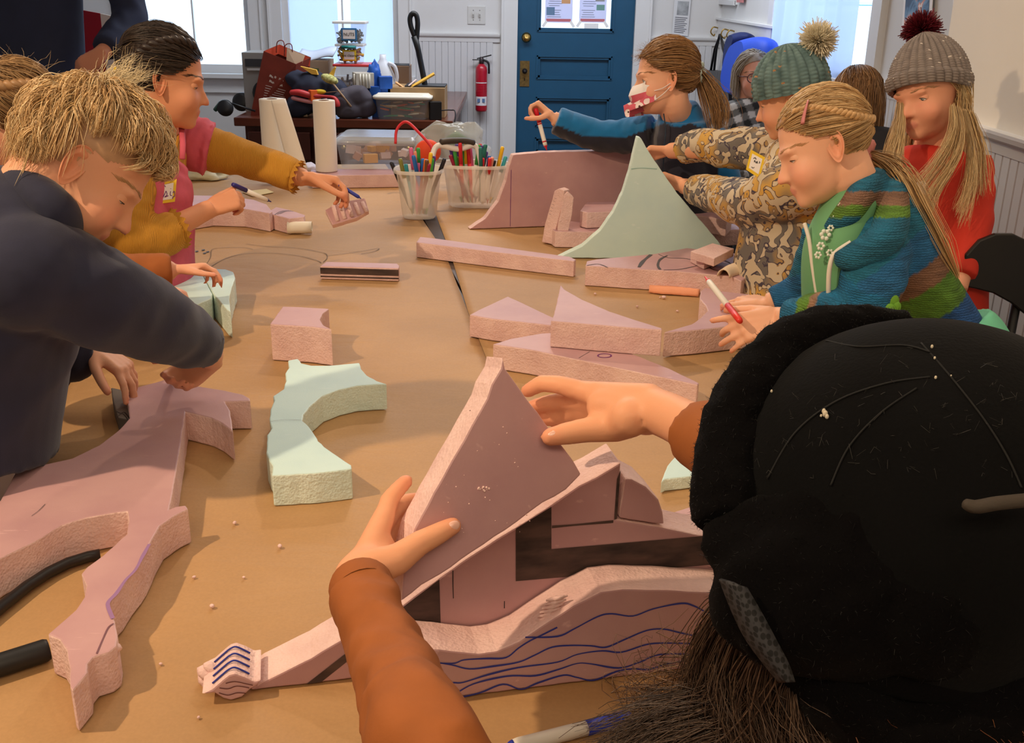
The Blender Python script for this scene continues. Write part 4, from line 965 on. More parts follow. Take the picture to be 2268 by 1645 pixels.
class Person:
    def __init__(s, loc, label, skin, voxel=.003, group=None):
        voxel *= 1.12; s.root = empty('person', loc, label, 'person', group); s.skin = skin; s.body = MB(); s.tips = []; s.vox = voxel; s.head = None; s.extra = []
    def set_head(s, c, fwd, up, size=1.0, ears=(1, -1), neck=None, nr=(.048, .052), earsize=1.0, tilt=.35):
        h = s.head = Head(c, fwd, up, size); s.body.add([tuple(p) for p in h.w(HEADP)], HEADF, 0, True); s.ears = [ear_mesh(h, e, tilt, earsize) for e in ears]
        if neck is not None: limb(s.body, [h.wv((0, -1.6, -3)), h.wv((0, -1.5, -8)), V(neck)], [nr[0] * size, nr[0] * size, nr[1] * size], 6, 18)
        return h
    def finish_body(s, lid=.1, low=-.55, gaze=(0, 1, -.2), iris=(90, 110, 120), brow=(150, 115, 80), face=True, eyes=(1, -1), blush=.35):
        v, f = fuse(s.body, s.vox)
        parts = [(v, f)] + (s.ears if s.head is not None else [])
        h = s.head; edges = []
        if face and h is not None:
            for e in eyes:
                P, F, edge = lid_mesh(h, e, lid, True); parts.append((P, F)); edges.append(edge)
                P, F, _ = lid_mesh(h, e, low, False); parts.append((P, F))
        vv = []; ff = []; o = 0
        for P, F in parts: vv.append(P); ff += [tuple(i + o for i in q) for q in F]; o += len(P)
        vv = np.concatenate(vv); C = skin_colors(vv, s.skin, h if face else None, s.tips, blush=blush)
        if h is not None and s.ears:
            i0 = len(v); i1 = i0 + sum(len(p) for p, _ in s.ears); C[i0:i1] = C[i0:i1] * np.array((1.0, .86, .82))
        mesh_obj('body', vv, ff, SKINM, s.root, smooth=True, col=C)
        if face and h is not None:
            g = np.array(gaze, float); g /= np.linalg.norm(g)
            for e in eyes:
                mb = MB(); mb.ell((0, 0, 0), (1, 1, 1), None, 28, 20); P = np.array(mb.v); c = P @ g; col = np.tile(np.array(lin((226, 220, 214))[:3]), (len(P), 1))
                col[c > .88] = lin(iris)[:3]; col[c > .965] = (.005, .005, .005)
                mesh_obj('eye', h.w(P * 1.25 + np.array((e * 3.0, EYEY, -.25))), mb.f, M('eye', (255, 255, 255), .15, attr=True), s.root, smooth=True, col=col)
            LASH = M('eyelash', (70, 48, 36), .6)
            for edge in edges: part('eyelashes', LASH, s.root, lambda m: m.tube(edge, [.0003 + .0007 * math.sin(PI * i / (len(edge) - 1)) for i in range(len(edge))], 6))
            for e in eyes:
                q = np.linspace(0, 1, 70); rs = np.random.RandomState(5); bx = np.interp(q, [0, .25, .55, .8, 1], [1.3, 2.3, 3.4, 4.4, 5.1]); bz = np.interp(q, [0, .25, .55, .8, 1], [1.75, 2.0, 2.1, 1.85, 1.35]) + rs.normal(size=70) * .16 * (1.1 - q); Pb = []
                for x, z in zip(bx, bz):
                    L_ = .55 + .3 * rs.rand(); Pb.append([(e * (x + L_ * t), hy(e * (x + L_ * t), z + .12 * t) + .02 + .05 * math.sin(PI * t), z + .12 * t) for t in (0, .5, 1)])
                Pb = np.array(Pb); strands('eyebrow', h.w(Pb.reshape(-1, 3)).reshape(Pb.shape), .00035, [brow], s.root, 6, 3, .3, shade=.1)
            pts = [h.wv((x, hy(x, -5.68) + .0, -5.68 + .03 * x * x)) for x in np.linspace(-1.8, 1.8, 9)]
            part('mouth_line', M('mouth_dark', (120, 50, 48), .6), s.root, lambda m: m.tube(pts, [.0002 + .0008 * math.sin(PI * i / 8) for i in range(9)], 6))
        return s
    def cloth(s, name, mb, mat, voxel=.006, it=2, colfn=None, label=None):
        v, f = fuse(mb, voxel * 1.12, it); o = mesh_obj(name, v, f, mat, s.root, smooth=True, col=colfn(v) if colfn else None)
        if label: o['label'] = label
        return o
    def legs(s, hipc, side, mat, w=.085, r=.075, shoe=(40, 40, 46)):
        """trousers down to the floor and shoes"""
        mb = MB(); hipc = V(hipc); side = V(side).normalized(); fw = V((-side.y, side.x, 0)); feet = []
        loft(mb, [hipc + V((0, 0, .08)), hipc, hipc + V((0, 0, -.12))], [r * 2.0, r * 2.1, r * 2.0], [r * 1.5, r * 1.5, r * 1.4], side)
        for e in (-1, 1):
            a = hipc + side * (w * e); b = V((a.x, a.y, 0.06)); limb(mb, [a, a.lerp(b, .5) + fw * .01, b], [r * 1.15, r * .85, r * .7], 6, 14); feet.append(b)
        s.cloth('trousers', mb, mat, .012, 1)
        for b in feet: part('shoe', M('shoe_%d' % shoe[0], shoe, .6), s.root, lambda m: (m.ell((b.x, b.y, .045), (.042, .042, .045)), m.ell(b + fw * .06 - V((0, 0, .025)), (.045, .045, .032)), m.ell(b + fw * .11 - V((0, 0, .03)), (.04, .04, .027))))

# ---- hair
def surf(d, off):
    r = CR + np.reshape(off, (-1, 1)) if np.ndim(off) else CR + off
    return CC + d / np.sqrt(((d / r) ** 2).sum(-1, keepdims=True))
def unit(a): a = np.asarray(a, float); return a / (np.linalg.norm(a, axis=-1, keepdims=True) + 1e-12)
ZH = ([-9.2, -5.8, -3, -.8, .4, 2.2, 4.3, 5.9, 7.5], [-6.2, -5.6, -4.6, -3.0, 1.6, 1.4, 3.0, 5.2, 7.0])
def hair_mask(p, lift=0.0): return p[:, 2] > np.interp(p[:, 1], *ZH) + lift
def roots(n, lift=0.0, seed=1, extra=None):
    r = np.random.RandomState(seed); out = []
    while sum(len(o) for o in out) < n:
        d = unit(r.normal(size=(n * 2, 3))); p = surf(d, 0); k = hair_mask(p, lift)
        if extra is not None: k &= extra(p)
        out.append(d[k])
    return np.concatenate(out)[:n]
def gc(d, pole):
    k = unit(np.array(pole)); c = np.clip(d @ k, -1, 1); a = np.arccos(c); t = unit(d - c[:, None] * k); return a, t, k
def gcp(a, t, k): return np.cos(a)[..., None] * k + np.sin(a)[..., None] * t
def flow(d, pole, a1, n=9, off=(.25, .6), seed=0, jitter=.12, lift=None, clump=0, wave=0.0):
    """strands over the skull from root angle towards angle a1 (array or scalar) measured from the pole"""
    r = np.random.RandomState(seed); a, t, k = gc(d, pole); S_ = len(d); s = np.linspace(0, 1, n); P = np.zeros((S_, n, 3)); o0 = off[0] + r.rand(S_) * .2; o1 = off[1] * (.4 + r.rand(S_))
    tw = r.normal(size=S_) * jitter; ph = r.rand(S_) * 6.28
    if clump:
        cc = d[r.randint(0, S_, clump)]; ci = np.argmax(d @ cc.T, 1); tw = r.normal(size=clump)[ci] * jitter * 1.6 + tw * .25; ph = (r.rand(clump) * 6.28)[ci]; o1 = (off[1] * (.35 + 1.1 * r.rand(clump)))[ci] * (.85 + .3 * r.rand(S_))
    b = unit(np.cross(k, t)); a1 = np.broadcast_to(a1, (S_,))
    for i, q in enumerate(s):
        an = a + (a1 - a) * q; tt = unit(t + b * (tw * q + wave * np.sin(ph + 5 * q) * q)[:, None]); dd = unit(gcp(an, tt, k)); P[:, i] = surf(dd, o0 + o1 * math.sin(PI * min(1, q * .9 + .05)) if lift is None else o0 + o1 * lift(q))
    return P
def strands(name, P, rad, cols, parent, seed=0, sides=3, tip=.25, mat=None, shade=.35, taper_root=1.0):
    """P (S,n,3) world points -> one mesh of tapered hairs"""
    S_, n, _ = P.shape; r = np.random.RandomState(seed); T = np.zeros_like(P); T[:, 1:-1] = P[:, 2:] - P[:, :-2]; T[:, 0] = P[:, 1] - P[:, 0]; T[:, -1] = P[:, -1] - P[:, -2]; T = unit(T)
    A = unit(r.normal(size=(S_, 1, 3))); X = unit(np.cross(T, np.broadcast_to(A, T.shape))); Y = np.cross(T, X)
    q = np.linspace(0, 1, n); prof = (taper_root + (1 - taper_root) * np.clip(q * 5, 0, 1)) * (1 - (1 - tip) * q ** 2); rr = rad * (.6 + .8 * r.rand(S_, 1)) * prof[None]
    an = np.arange(sides) * 2 * PI / sides
    Vv = P[:, :, None] + rr[:, :, None, None] * (X[:, :, None] * np.cos(an)[None, None, :, None] + Y[:, :, None] * np.sin(an)[None, None, :, None])
    idx = np.arange(S_ * n * sides).reshape(S_, n, sides); nx = np.roll(idx, -1, 2)
    F = np.stack([idx[:, :-1], nx[:, :-1], nx[:, 1:], idx[:, 1:]], -1).reshape(-1, 4)
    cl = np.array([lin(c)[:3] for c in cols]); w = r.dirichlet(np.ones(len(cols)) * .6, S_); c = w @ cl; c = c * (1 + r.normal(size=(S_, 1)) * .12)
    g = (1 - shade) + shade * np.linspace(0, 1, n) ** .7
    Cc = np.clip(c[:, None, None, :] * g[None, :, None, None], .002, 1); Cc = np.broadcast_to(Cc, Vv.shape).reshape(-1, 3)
    return mesh_obj(name, Vv.reshape(-1, 3), F, mat or HAIRM, parent, smooth=True, col=Cc)
def hair_cap(head, col, parent, off=.22, lift=0.0, name='hair_base', extra=None):
    nu, nv = 96, 64; th = np.arange(nu) * 2 * PI / nu; ph = np.linspace(-.9, PI / 2 - .01, nv)
    d = np.stack([np.outer(np.cos(ph), np.cos(th)), np.outer(np.cos(ph), np.sin(th)), np.outer(np.sin(ph), np.ones(nu))], -1).reshape(-1, 3); d = unit(d)
    p = surf(d, off); k = hair_mask(p, lift)
    if extra is not None: k &= extra(p)
    F = []
    for i in range(nv - 1):
        for j in range(nu):
            q = (i * nu + j, i * nu + (j + 1) % nu, (i + 1) * nu + (j + 1) % nu, (i + 1) * nu + j)
            if all(k[x] for x in q): F.append(q)
    c = np.tile(np.array(lin(col)[:3]), (len(p), 1)) * (1 + .25 * np.array([noise.noise(V(x) * 1.1) for x in p]))[:, None]
    return mesh_obj(name, head.w(p), F, HAIRM, parent, smooth=True, col=c)
def hang(head, d, pole, leave, length, n1=7, n2=9, off=(.3, .7), seed=0, wave=.35, out=.4, spread=.3, gdir=(0, 0, -1), curlx=0):
    """long hair: over the skull to angle `leave`, then straight down"""
    r = np.random.RandomState(seed); S_ = len(d); lv = np.broadcast_to(leave, (S_,)) + r.normal(size=S_) * .08; A = flow(d, pole, np.maximum(lv, gc(d, pole)[0] + .05), n1, off, seed, .10, lambda q: .35 + .65 * q)
    W = head.w(A.reshape(-1, 3)).reshape(A.shape); L = np.broadcast_to(length, (S_,)) * (.75 + .3 * r.rand(S_)); last = W[:, -1]; t0 = unit(W[:, -1] - W[:, -2]); g = unit(np.array(gdir, float)); B = np.zeros((S_, n2, 3)); p = last.copy(); dirn = t0.copy()
    ph = r.rand(S_, 3) * 6.28; dev = r.normal(size=(S_, 3)) * spread * .1
    for i in range(n2):
        dirn = unit(dirn * .45 + g * .75 + dev + wave * .12 * np.sin(ph + i * (1.1 + .3 * curlx))); p = p + dirn * (L / n2)[:, None]; B[:, i] = p
    return np.concatenate([W, B], 1)
def braid(mbd, pts, r0, r1, turns=10):
    """three-strand looking plait along a path"""
    P = catmull(pts, 14); k = len(P)
    for ph in (0, 2 * PI / 3, 4 * PI / 3):
        Q = []; rad = []; x = None
        for i, p in enumerate(P):
            t = (P[min(i + 1, k - 1)] - P[max(i - 1, 0)]).normalized()
            if x is None: x, _ = perp(t)
            x = (x - t * x.dot(t)).normalized(); y = t.cross(x); q = i / (k - 1); a = q * turns * 2 * PI / 2 + ph; r = r0 + (r1 - r0) * q
            Q.append(p + x * (r * .55 * math.sin(a)) + y * (r * .35 * math.sin(2 * a))); rad.append(r * .55)
        mbd.tube(Q, rad, 9)
def tresses(root, name, guides, n, spread, seed, cols, rad=.0005, wav=.004, npt=10, tip=.35):
    """locks of long hair scattered round guide paths given as (px, py, depth)"""
    rs = np.random.RandomState(seed); out = []
    G = [np.array([tuple(p) for p in catmull([D(*q) for q in g_], 8)]) for g_ in guides]
    for i in range(n):
        g_ = G[rs.randint(len(G))]; u = np.linspace(0, len(g_) - 1, npt); k0 = np.minimum(u.astype(int), len(g_) - 2); P = g_[k0] + (g_[k0 + 1] - g_[k0]) * (u - k0)[:, None]
        o = rs.normal(size=3) * spread; q = np.linspace(0, 1, npt)[:, None]; ph = rs.rand(3) * 6.28; P = P[0] + (P - P[0]) * (1 + rs.normal() * .06); out.append(P + o * (.35 + q) + wav * np.sin(ph + q * rs.uniform(5, 14)) * q)
    return strands(name, np.array(out), rad, cols, root, seed, 3, tip, shade=.15)
def paint(c, var=.2, sc=60): return lambda v: np.array(lin(c)[:3])[None] * (1 + var * np.array([noise.noise(V(p) * sc) for p in v]))[:, None]
# ================================================================== people on the left
def dep_of(p): return (V(p) - CAMP).dot(_F)
NAVY = M('navy_sweatshirt', (34, 37, 62), .85, var=.12, vscale=30, bump=.12, bscale=400, sheen=.2)
DARKTR = M('dark_trousers', (26, 26, 32), .8, var=.1, vscale=20)
AWAY = cv(0, 0, 1); AWAYH = V((0, 1, 0))
BLOND = [(236, 200, 142), (214, 172, 116), (246, 226, 184), (176, 134, 90)]
# ---- boy in navy sweatshirt
boy = Person((-1.02, 1.5, 0), 'person with tousled blond hair and navy sweatshirt leaning over the large foam cutout', (228, 170, 138), .0036)
H = boy.set_head(D(192, 362, 1.5), cvp(192, 362, .72, -.69, -.10), cvp(192, 362, .69, .72, 0), 1.04, ears=(1, -1), neck=D(105, 470, 1.55), nr=(.052, .058), earsize=1.05, tilt=.45)
rw = D(472, 792, 1.80); lw = D(203, 768, 1.86)
limb(boy.body, [D(70, 600, 1.46), D(310, 700, 1.60), rw], [.04, .034, .022]); hand(boy.body, rw, cv(-.72, -.42, .25), cv(-.45, -.40, -.70), 1, .132, (.62, .75, .85, .9), .1, (.5, .6, .6), boy.tips)
lt = atz(338, 862, .818); limb(boy.body, [D(40, 620, 1.76), D(75, 750, 1.80), lw], [.04, .034, .022]); hand(boy.body, lw, (lt - lw), V((.1, -.2, -1)), -1, .150, (.22, .30, .45, .5), .8, (.65, .75, .25), boy.tips, base=4)
loft(boy.body, [D(105, 470, 1.55), D(20, 600, 1.55), D(-40, 900, 1.58)], [.06, .10, .10], [.05, .07, .07], AWAY)
boy.finish_body(lid=-.12, low=-.5, gaze=(0, .9, -.4), brow=(190, 150, 105))
c = MB()
loft(c, [D(92, 468, 1.55), D(58, 520, 1.54), D(15, 620, 1.54), D(-40, 800, 1.56), D(-62, 1005, 1.58)], [.075, .135, .165, .16, .155], [.075, .10, .115, .115, .115], AWAY, mod=folds(.025, 2.2, .4))
c.ell(D(20, 555, 1.50), (.125, .12, .12)); c.ell(D(55, 600, 1.44), (.085, .085, .085))
limb(c, [D(50, 590, 1.45), D(190, 650, 1.50), D(318, 700, 1.60), D(398, 738, 1.70), D(458, 764, 1.78)], [.088, .074, .064, .054, .039], 14, 26, folds(.038, 3.6, 1.0, 4.0))
limb(c, [D(30, 640, 1.74), D(70, 750, 1.80), D(150, 775, 1.84), D(196, 771, 1.86)], [.08, .066, .055, .043], 10, 22, folds(.05, 4, 2.0))
boy.cloth('sweatshirt', c, NAVY, .0068)
hb = MB(); hood = [D(0, 395, 1.5), D(60, 415, 1.45), D(120, 462, 1.44), D(150, 500, 1.48), D(120, 530, 1.56), D(40, 500, 1.62)]
limb(hb, hood, [.02, .03, .03, .025, .025, .02], 8, 14); boy.cloth('hood', hb, NAVY, .006)
boy.legs((-1.03, 1.5, .72), (0, 1, 0), DARKTR, .08, .075)
und = lambda p: (p[:, 2] > np.where(p[:, 1] > -4.2, 5.0, -2.5))
hair_cap(H, (188, 148, 112), boy.root, .05, .4); hair_cap(H, (184, 142, 94), boy.root, .35, 0, extra=und)
pole = (0.1, -.62, .78); d = roots(5000, 0, 11, und); a, t, k_ = gc(d, pole); rr_ = np.random.RandomState(2); ln = .25 + .5 * rr_.rand(len(d))
for _ in range(14):                      # keep the tips above the clipped sides
    e = surf(gcp(a + ln, t, k_), .8); bad = (e[:, 1] > -3.5) & (e[:, 2] < np.interp(e[:, 1], [-3.5, 2, 6, 9], [3.4, 4.6, 5.0, 4.8]) + .8 * np.sin(e[:, 1] * 2)); ln = np.where(bad, np.maximum(ln * .82, .06), ln)
P = flow(d, pole, a + ln, 7, (.35, 1.5), 3, .10, lambda q: .25 + 1.0 * math.sin(PI * min(1, q * .8 + .1)), clump=230, wave=.02)
P[:, :, 2] -= np.linspace(0, 1, 7)[None] ** 2 * .3
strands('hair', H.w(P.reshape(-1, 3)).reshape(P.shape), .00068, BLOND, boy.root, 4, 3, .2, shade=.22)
bk_ = lambda p: (p[:, 1] < -4.4) & (p[:, 2] < 6)
d = roots(1000, 0, 12, bk_); P = hang(H, d, pole, 1.30, .045, 5, 4, (.4, 1.4), 5, .3, .4, .6, gdir=(-.35, -.2, -.9))
strands('hair_back', P, .0008, BLOND, boy.root, 6, 4, .1, shade=.5)
S_ = 170; base = surf(unit(np.array(pole) + rr_.normal(size=(S_, 3)) * .13), .3); dirs = unit(np.array((.15, .25, .95)) + rr_.normal(size=(S_, 3)) * .22); L = 4.5 + 3.5 * rr_.rand(S_, 1)
P = np.stack([base + dirs * L * q + np.array((0, .9, -.3)) * (q ** 2) * rr_.normal(size=(S_, 1)) * .8 for q in np.linspace(0, 1, 7)], 1)
strands('hair_tuft', H.w(P.reshape(-1, 3)).reshape(P.shape), .0005, [(240, 228, 196), (226, 204, 160)], boy.root, 8, 4, .1, shade=.3)
mk = lambda m, a, b, r: m.lathe([(r * .45, 0), (r * .5, (b - a).length * .06), (r, (b - a).length * .10), (r, (b - a).length * .98), (r * .7, (b - a).length)], a, b - a, 16)
PENW = M('marker_white', (236, 232, 224), .4)
def marker(name, tip, end, r, cols, label, group=None, capend=False):
    """cols: body, coloured end section"""
    tip, end = V(tip), V(end); o = empty(name, tip, label, 'marker', group); ax = end - tip; L = ax.length; u = ax.normalized()
    part('barrel', cols[0], o, lambda m: m.lathe([(r * .9, L * .12), (r, L * .16), (r, L * .66)], tip, u, 14))
    part('cap' if capend else 'end_plug', cols[1], o, lambda m: m.lathe([(r * 1.04, L * .66), (r * 1.04, L * .97), (r * .8, L)], tip, u, 14))
    part('nib', cols[1], o, lambda m: m.lathe([(r * .12, 0), (r * .3, L * .02), (r * .35, L * .06), (r * .8, L * .10), (r * .9, L * .12)], tip, u, 12))
    return o
marker('marker', atz(380, 845, PZ + .057), D(402, 792, 1.80), .0068, (M('marker_grey_print', (168, 170, 170), .4), M('marker_dark_end', (52, 54, 60), .4)), 'grey printed marker gripped in the blond boy\'s fist')

# ---- girl with dark braids, mustard sleeves and pink dress
MUST = M('mustard_rib', (206, 146, 40), .8, bump=0)
def ribmat(name, c, scale, axis):
    m = newmat(name); t = NT(m); b = t.n['Principled BSDF']; b.inputs['Base Color'].default_value = lin(c); b.inputs['Roughness'].default_value = .85
    tc = t.node('ShaderNodeTexCoord'); w = t.node('ShaderNodeTexWave', Scale=scale, Distortion=.6); w.bands_direction = axis; t.link(tc.outputs['Object'], w.inputs['Vector'])
    bp = t.node('ShaderNodeBump', Strength=.55, Distance=.002); t.link(w.outputs[1], bp.inputs['Height']); t.link(bp.outputs[0], b.inputs['Normal'])
    cr = t.node('ShaderNodeMix', _data_type='RGBA'); cr.inputs[6].default_value = lin(tuple(x * .86 for x in c)); cr.inputs[7].default_value = lin(c); t.link(w.outputs[1], cr.inputs[0]); t.link(cr.outputs[2], b.inputs['Base Color'])
    return m
MUST = ribmat('mustard_rib_knit', (208, 148, 44), 120, 'X')
PINK = M('pink_corduroy', (206, 92, 112), .85, var=.1, vscale=25, bump=.15, bscale=300)
g = Person((-1.05, 2.6, 0), 'person with dark braided hair, mustard sleeves and pink dress reaching across the table', (216, 152, 116), .004)
H = g.set_head(D(362, 170, 2.45), cvp(362, 170, .98, -.20, -.04), cvp(362, 170, .20, .98, 0), 1.08, neck=D(352, 296, 2.55), nr=(.05, .052), tilt=.4)
sL, sR = D(415, 315, 2.68), D(285, 345, 2.42); eL, eR = D(545, 352, 2.72), D(285, 530, 2.40); wL, wR = D(676, 395, 2.72), D(466, 462, 2.54)
limb(g.body, [sL, eL, wL], [.038, .034, .024]); limb(g.body, [sR, eR, wR], [.038, .036, .023])
hand(g.body, wL, cv(.93, -.16, .10), cv(-.05, -.9, -.2), -1, .165, (.38, .42, .48, .55), .1, (.2, .85, .5), g.tips, base=12)
hand(g.body, wR, cv(.80, .38, .35), cv(.35, -.1, .93), 1, .140, (.65, .8, .85, .9), .05, (.55, .75, .45), g.tips, base=10)
loft(g.body, [D(352, 290, 2.55), D(335, 360, 2.56), D(325, 540, 2.58)], [.06, .09, .09], [.045, .06, .06], AWAY)
g.finish_body(lid=-.02, low=-.5, gaze=(0, .9, -.35), iris=(60, 44, 36), brow=(70, 50, 38), blush=.25)
c = MB(); loft(c, [D(350, 298, 2.55), D(342, 330, 2.55), D(332, 420, 2.56), D(320, 620, 2.58)], [.07, .125, .135, .14], [.06, .07, .078, .085], AWAY)
c.ell(sL, (.055, .055, .055)); c.ell(sR, (.055, .055, .055))
limb(c, [sL, sL.lerp(eL, .5), eL, eL.lerp(wL, .5), D(654, 391, 2.715)], [.06, .055, .048, .044, .041], 14, 24, folds(.05, 4.5, .3))
limb(c, [sR, sR.lerp(eR, .55), eR, D(335, 530, 2.43), D(388, 508, 2.47)], [.06, .058, .054, .05, .046], 14, 24, folds(.06, 4.5, 1.7))
g.cloth('ribbed_shirt', c, MUST, .0065)
def frill(m, p, ax, r):
    x, y = perp(ax); rows = []
    for q, (dr, dz) in enumerate(((-.003, -.004), (.001, .002), (.004, .008))): rows.append([p + ax * (dz + .003 * q * math.sin(j * 1.9)) + (x * math.cos(j * PI / 30) + y * math.sin(j * PI / 30)) * (r + dr) for j in range(60)])
    m.grid(rows, closed_u=True)
part('cuff_frill', MUST, g.root, lambda m: frill(m, D(654, 391, 2.715), (wL - eL).normalized(), .041)); part('cuff_frill', MUST, g.root, lambda m: frill(m, D(388, 508, 2.47), (wR - eR).normalized(), .046))
c = MB(); loft(c, [D(385, 345, 2.53), D(362, 372, 2.53), D(348, 430, 2.535), D(338, 520, 2.55), D(325, 700, 2.57)], [.055, .105, .125, .14, .16], [.045, .066, .080, .092, .11], AWAY, mod=folds(.03, 2, .9))
g.cloth('dress', c, PINK, .006)
c = MB(); c.ell(sL + V((.02, 0, -.012)), (.062, .066, .064), None, 24, 16); limb(c, [sL, sL.lerp(eL, .38)], [.066, .070], 8, 24, folds(.08, 2.5, .5)); g.cloth('puff_sleeve', c, PINK, .005)
for q in ((372, 300), (402, 300)): part('dress_strap', PINK, g.root, lambda m: m.tube([D(q[0], 262 + 18, 2.50), D(q[0] + 3, 318, 2.47), D(q[0] + 2, 352, 2.462)], .007, 8, flat=.5))
part('neckline_trim', MUST, g.root, lambda m: m.tube(catmull([D(368, 290, 2.49), D(374, 340, 2.462), D(381, 372, 2.455), D(384, 340, 2.46), D(398, 300, 2.50)], 6), .006, 8))
YTAG = M('tag_yellow', (236, 196, 40), .6); TAGW = M('tag_white', (240, 232, 226), .6)
def name_tag(root, px, dep, nrm, marks, border=YTAG, ink=PURPINK, lift=.004):
    n = V(nrm).normalized(); p0 = D(*px[0], dep); P = [atp(x, y, p0, n) for x, y in px]; cc = sum(P, V((0, 0, 0))) / 4
    o = part('name_tag', border, root, lambda m: m.prism([p + n * lift for p in P], -n * .0015))
    part('tag_face', TAGW, o, lambda m: patch(m, [cc + (p - cc) * .72 for p in P], n, lift + .0006))
    for k_ in marks: part('tag_writing', ink, o, lambda m: ribbon(m, [atp(x, y, p0, n) for x, y in k_], .0022, n, lift + .0012))
name_tag(g.root, [(350, 406), (392, 397), (388, 447), (347, 453)], 2.44, -cv(-.1, 0, 1), [[(362, 438), (367, 428), (369, 424), (371, 432), (366, 437), (374, 434)], [(379, 424), (378, 432), (382, 434)], [(384, 428), (387, 424), (388, 434), (384, 437), (383, 441)], [(379, 418), (380, 419)], [(363, 414), (366, 412), (368, 415)]])
g.legs((-1.25, 2.6, .72), (0, 1, 0), M('leggings_plum', (92, 52, 66), .8), .075, .07)
hair_cap(H, (34, 26, 24), g.root, .30, -.25)
DARKH = [(38, 29, 26), (58, 45, 38), (26, 20, 19), (78, 62, 50)]
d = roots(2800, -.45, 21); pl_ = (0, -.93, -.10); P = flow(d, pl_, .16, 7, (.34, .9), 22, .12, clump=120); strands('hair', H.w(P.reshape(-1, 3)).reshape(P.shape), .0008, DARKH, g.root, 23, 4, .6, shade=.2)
bm = MB()
for s_ in (1, -1):
    pts = [H.wv(surf(unit(np.array(q)), .55)) for q in ((s_ * .35, .68, .70), (s_ * .60, .30, .74), (s_ * .80, -.15, .58), (s_ * .82, -.52, .22), (s_ * .62, -.78, -.12), (s_ * .42, -.90, -.34))]
    braid(bm, pts, .013, .018, 9)
    braid(bm, [pts[-1], pts[-1] + V((-.012, 0, -.03)), pts[-1] + V((-.018, 0, -.075)), pts[-1] + V((-.01, 0, -.12))], .012, .007, 6)
v = np.array(bm.v); mesh_obj('braids', v, bm.f, HAIRM, g.root, smooth=True, col=paint((44, 34, 30), .5, 120)(v))
for s_, cc, nm in ((1, (120, 96, 170), 'hair_tie'), (-1, (226, 190, 40), 'hair_tie')):
    p = H.wv(surf(unit(np.array((s_ * .42, -.90, -.34))), .55)) + V((-.013, 0, -.028 if s_ > 0 else -.004)); tag(part(nm, M('tie_%d' % cc[0], cc, .8, bump=.3), g.root, lambda m: m.lathe([(.010, -.008), (.0165, -.005), (.017, .004), (.010, .008)], p, (-.1, 0, 1), 16)), 'purple hair tie' if s_ > 0 else 'yellow hair tie')
marker('marker', D(601, 447, 2.72), D(515, 408, 2.60), .0058, (PENW, M('cap_indigo', (52, 48, 130), .4)), 'white barrel marker with indigo end held in the braided girl\'s right hand')
marker('marker', D(800, 440, 2.72), D(750, 408, 2.70), .0048, (BLUEINK, BLUEINK), 'blue marker pinched in the braided girl\'s outstretched hand')

# ---- child with rust sleeves between them (mostly hidden by the boy)
RUST = M('rust_jersey', (156, 88, 38), .8, var=.08, vscale=30, bump=.08, bscale=300)
k = Person((-1.08, 2.15, 0), 'person with loose brown-blond plaited hair and rust sleeves half hidden behind the blond boy', (232, 172, 142), .005)
H = k.set_head(D(32, 262, 2.12), cvp(32, 262, .86, -.45, .2), cvp(32, 262, .45, .88, .1), 1.05, neck=D(10, 400, 2.2))
a1, a2 = D(385, 598, 2.28), D(338, 628, 2.16)
limb(k.body, [D(60, 480, 2.1), D(220, 600, 2.2), a1], [.036, .032, .022]); hand(k.body, a1, cv(.85, .12, .35), cv(.2, -.9, .1), -1, .13, (.35, .4, .5, .6), .2, (.6, .7, .3), k.tips)
limb(k.body, [D(0, 520, 2.0), D(200, 640, 2.1), a2], [.036, .032, .022]); hand(k.body, a2, cv(.9, -.35, .2), cv(.1, -.9, .1), 1, .13, (.5, .55, .6, .6), .1, (.5, .75, .2), k.tips)
loft(k.body, [D(10, 395, 2.2), D(-10, 500, 2.2), D(-20, 700, 2.2)], [.05, .09, .09], [.045, .06, .06], AWAY)
k.finish_body(face=True, brow=(160, 120, 80))
c = MB(); loft(c, [D(5, 400, 2.2), D(-5, 450, 2.2), D(-20, 560, 2.2), D(-30, 760, 2.22)], [.07, .12, .14, .14], [.06, .08, .09, .10], AWAY)
limb(c, [D(40, 480, 2.1), D(220, 598, 2.21), D(378, 598, 2.275)], [.06, .047, .036], 10, 20, folds(.05, 4)); limb(c, [D(0, 520, 2.05), D(200, 640, 2.1), D(322, 630, 2.15)], [.06, .05, .036], 10, 20, folds(.05, 4, 1))
k.cloth('shirt', c, RUST, .007); k.legs((-1.28, 2.1, .70), (0, 1, 0), DARKTR)
hair_cap(H, (128, 96, 66), k.root, .4); d = roots(1600, 0, 31); P = flow(d, (0.2, -.95, .1), .2, 7, (.4, .9), 32, .2, clump=90); BRB = [(176, 138, 92), (140, 104, 68), (206, 170, 120), (116, 84, 56)]
strands('hair', H.w(P.reshape(-1, 3)).reshape(P.shape), .0009, BRB, k.root, 33, 3, .4)
d = roots(160, 0, 34); base = surf(d, .8); r_ = np.random.RandomState(5); L = 1.5 + 4 * r_.rand(160, 1); dr_ = unit(d * .6 + r_.normal(size=(160, 3)) * .6); P = np.stack([base + dr_ * L * q + r_.normal(size=(160, 3)) * .25 * q for q in np.linspace(0, 1, 5)], 1)
strands('flyaway_hair', H.w(P.reshape(-1, 3)).reshape(P.shape), .0004, [(210, 186, 150)], k.root, 35, 3, .3)
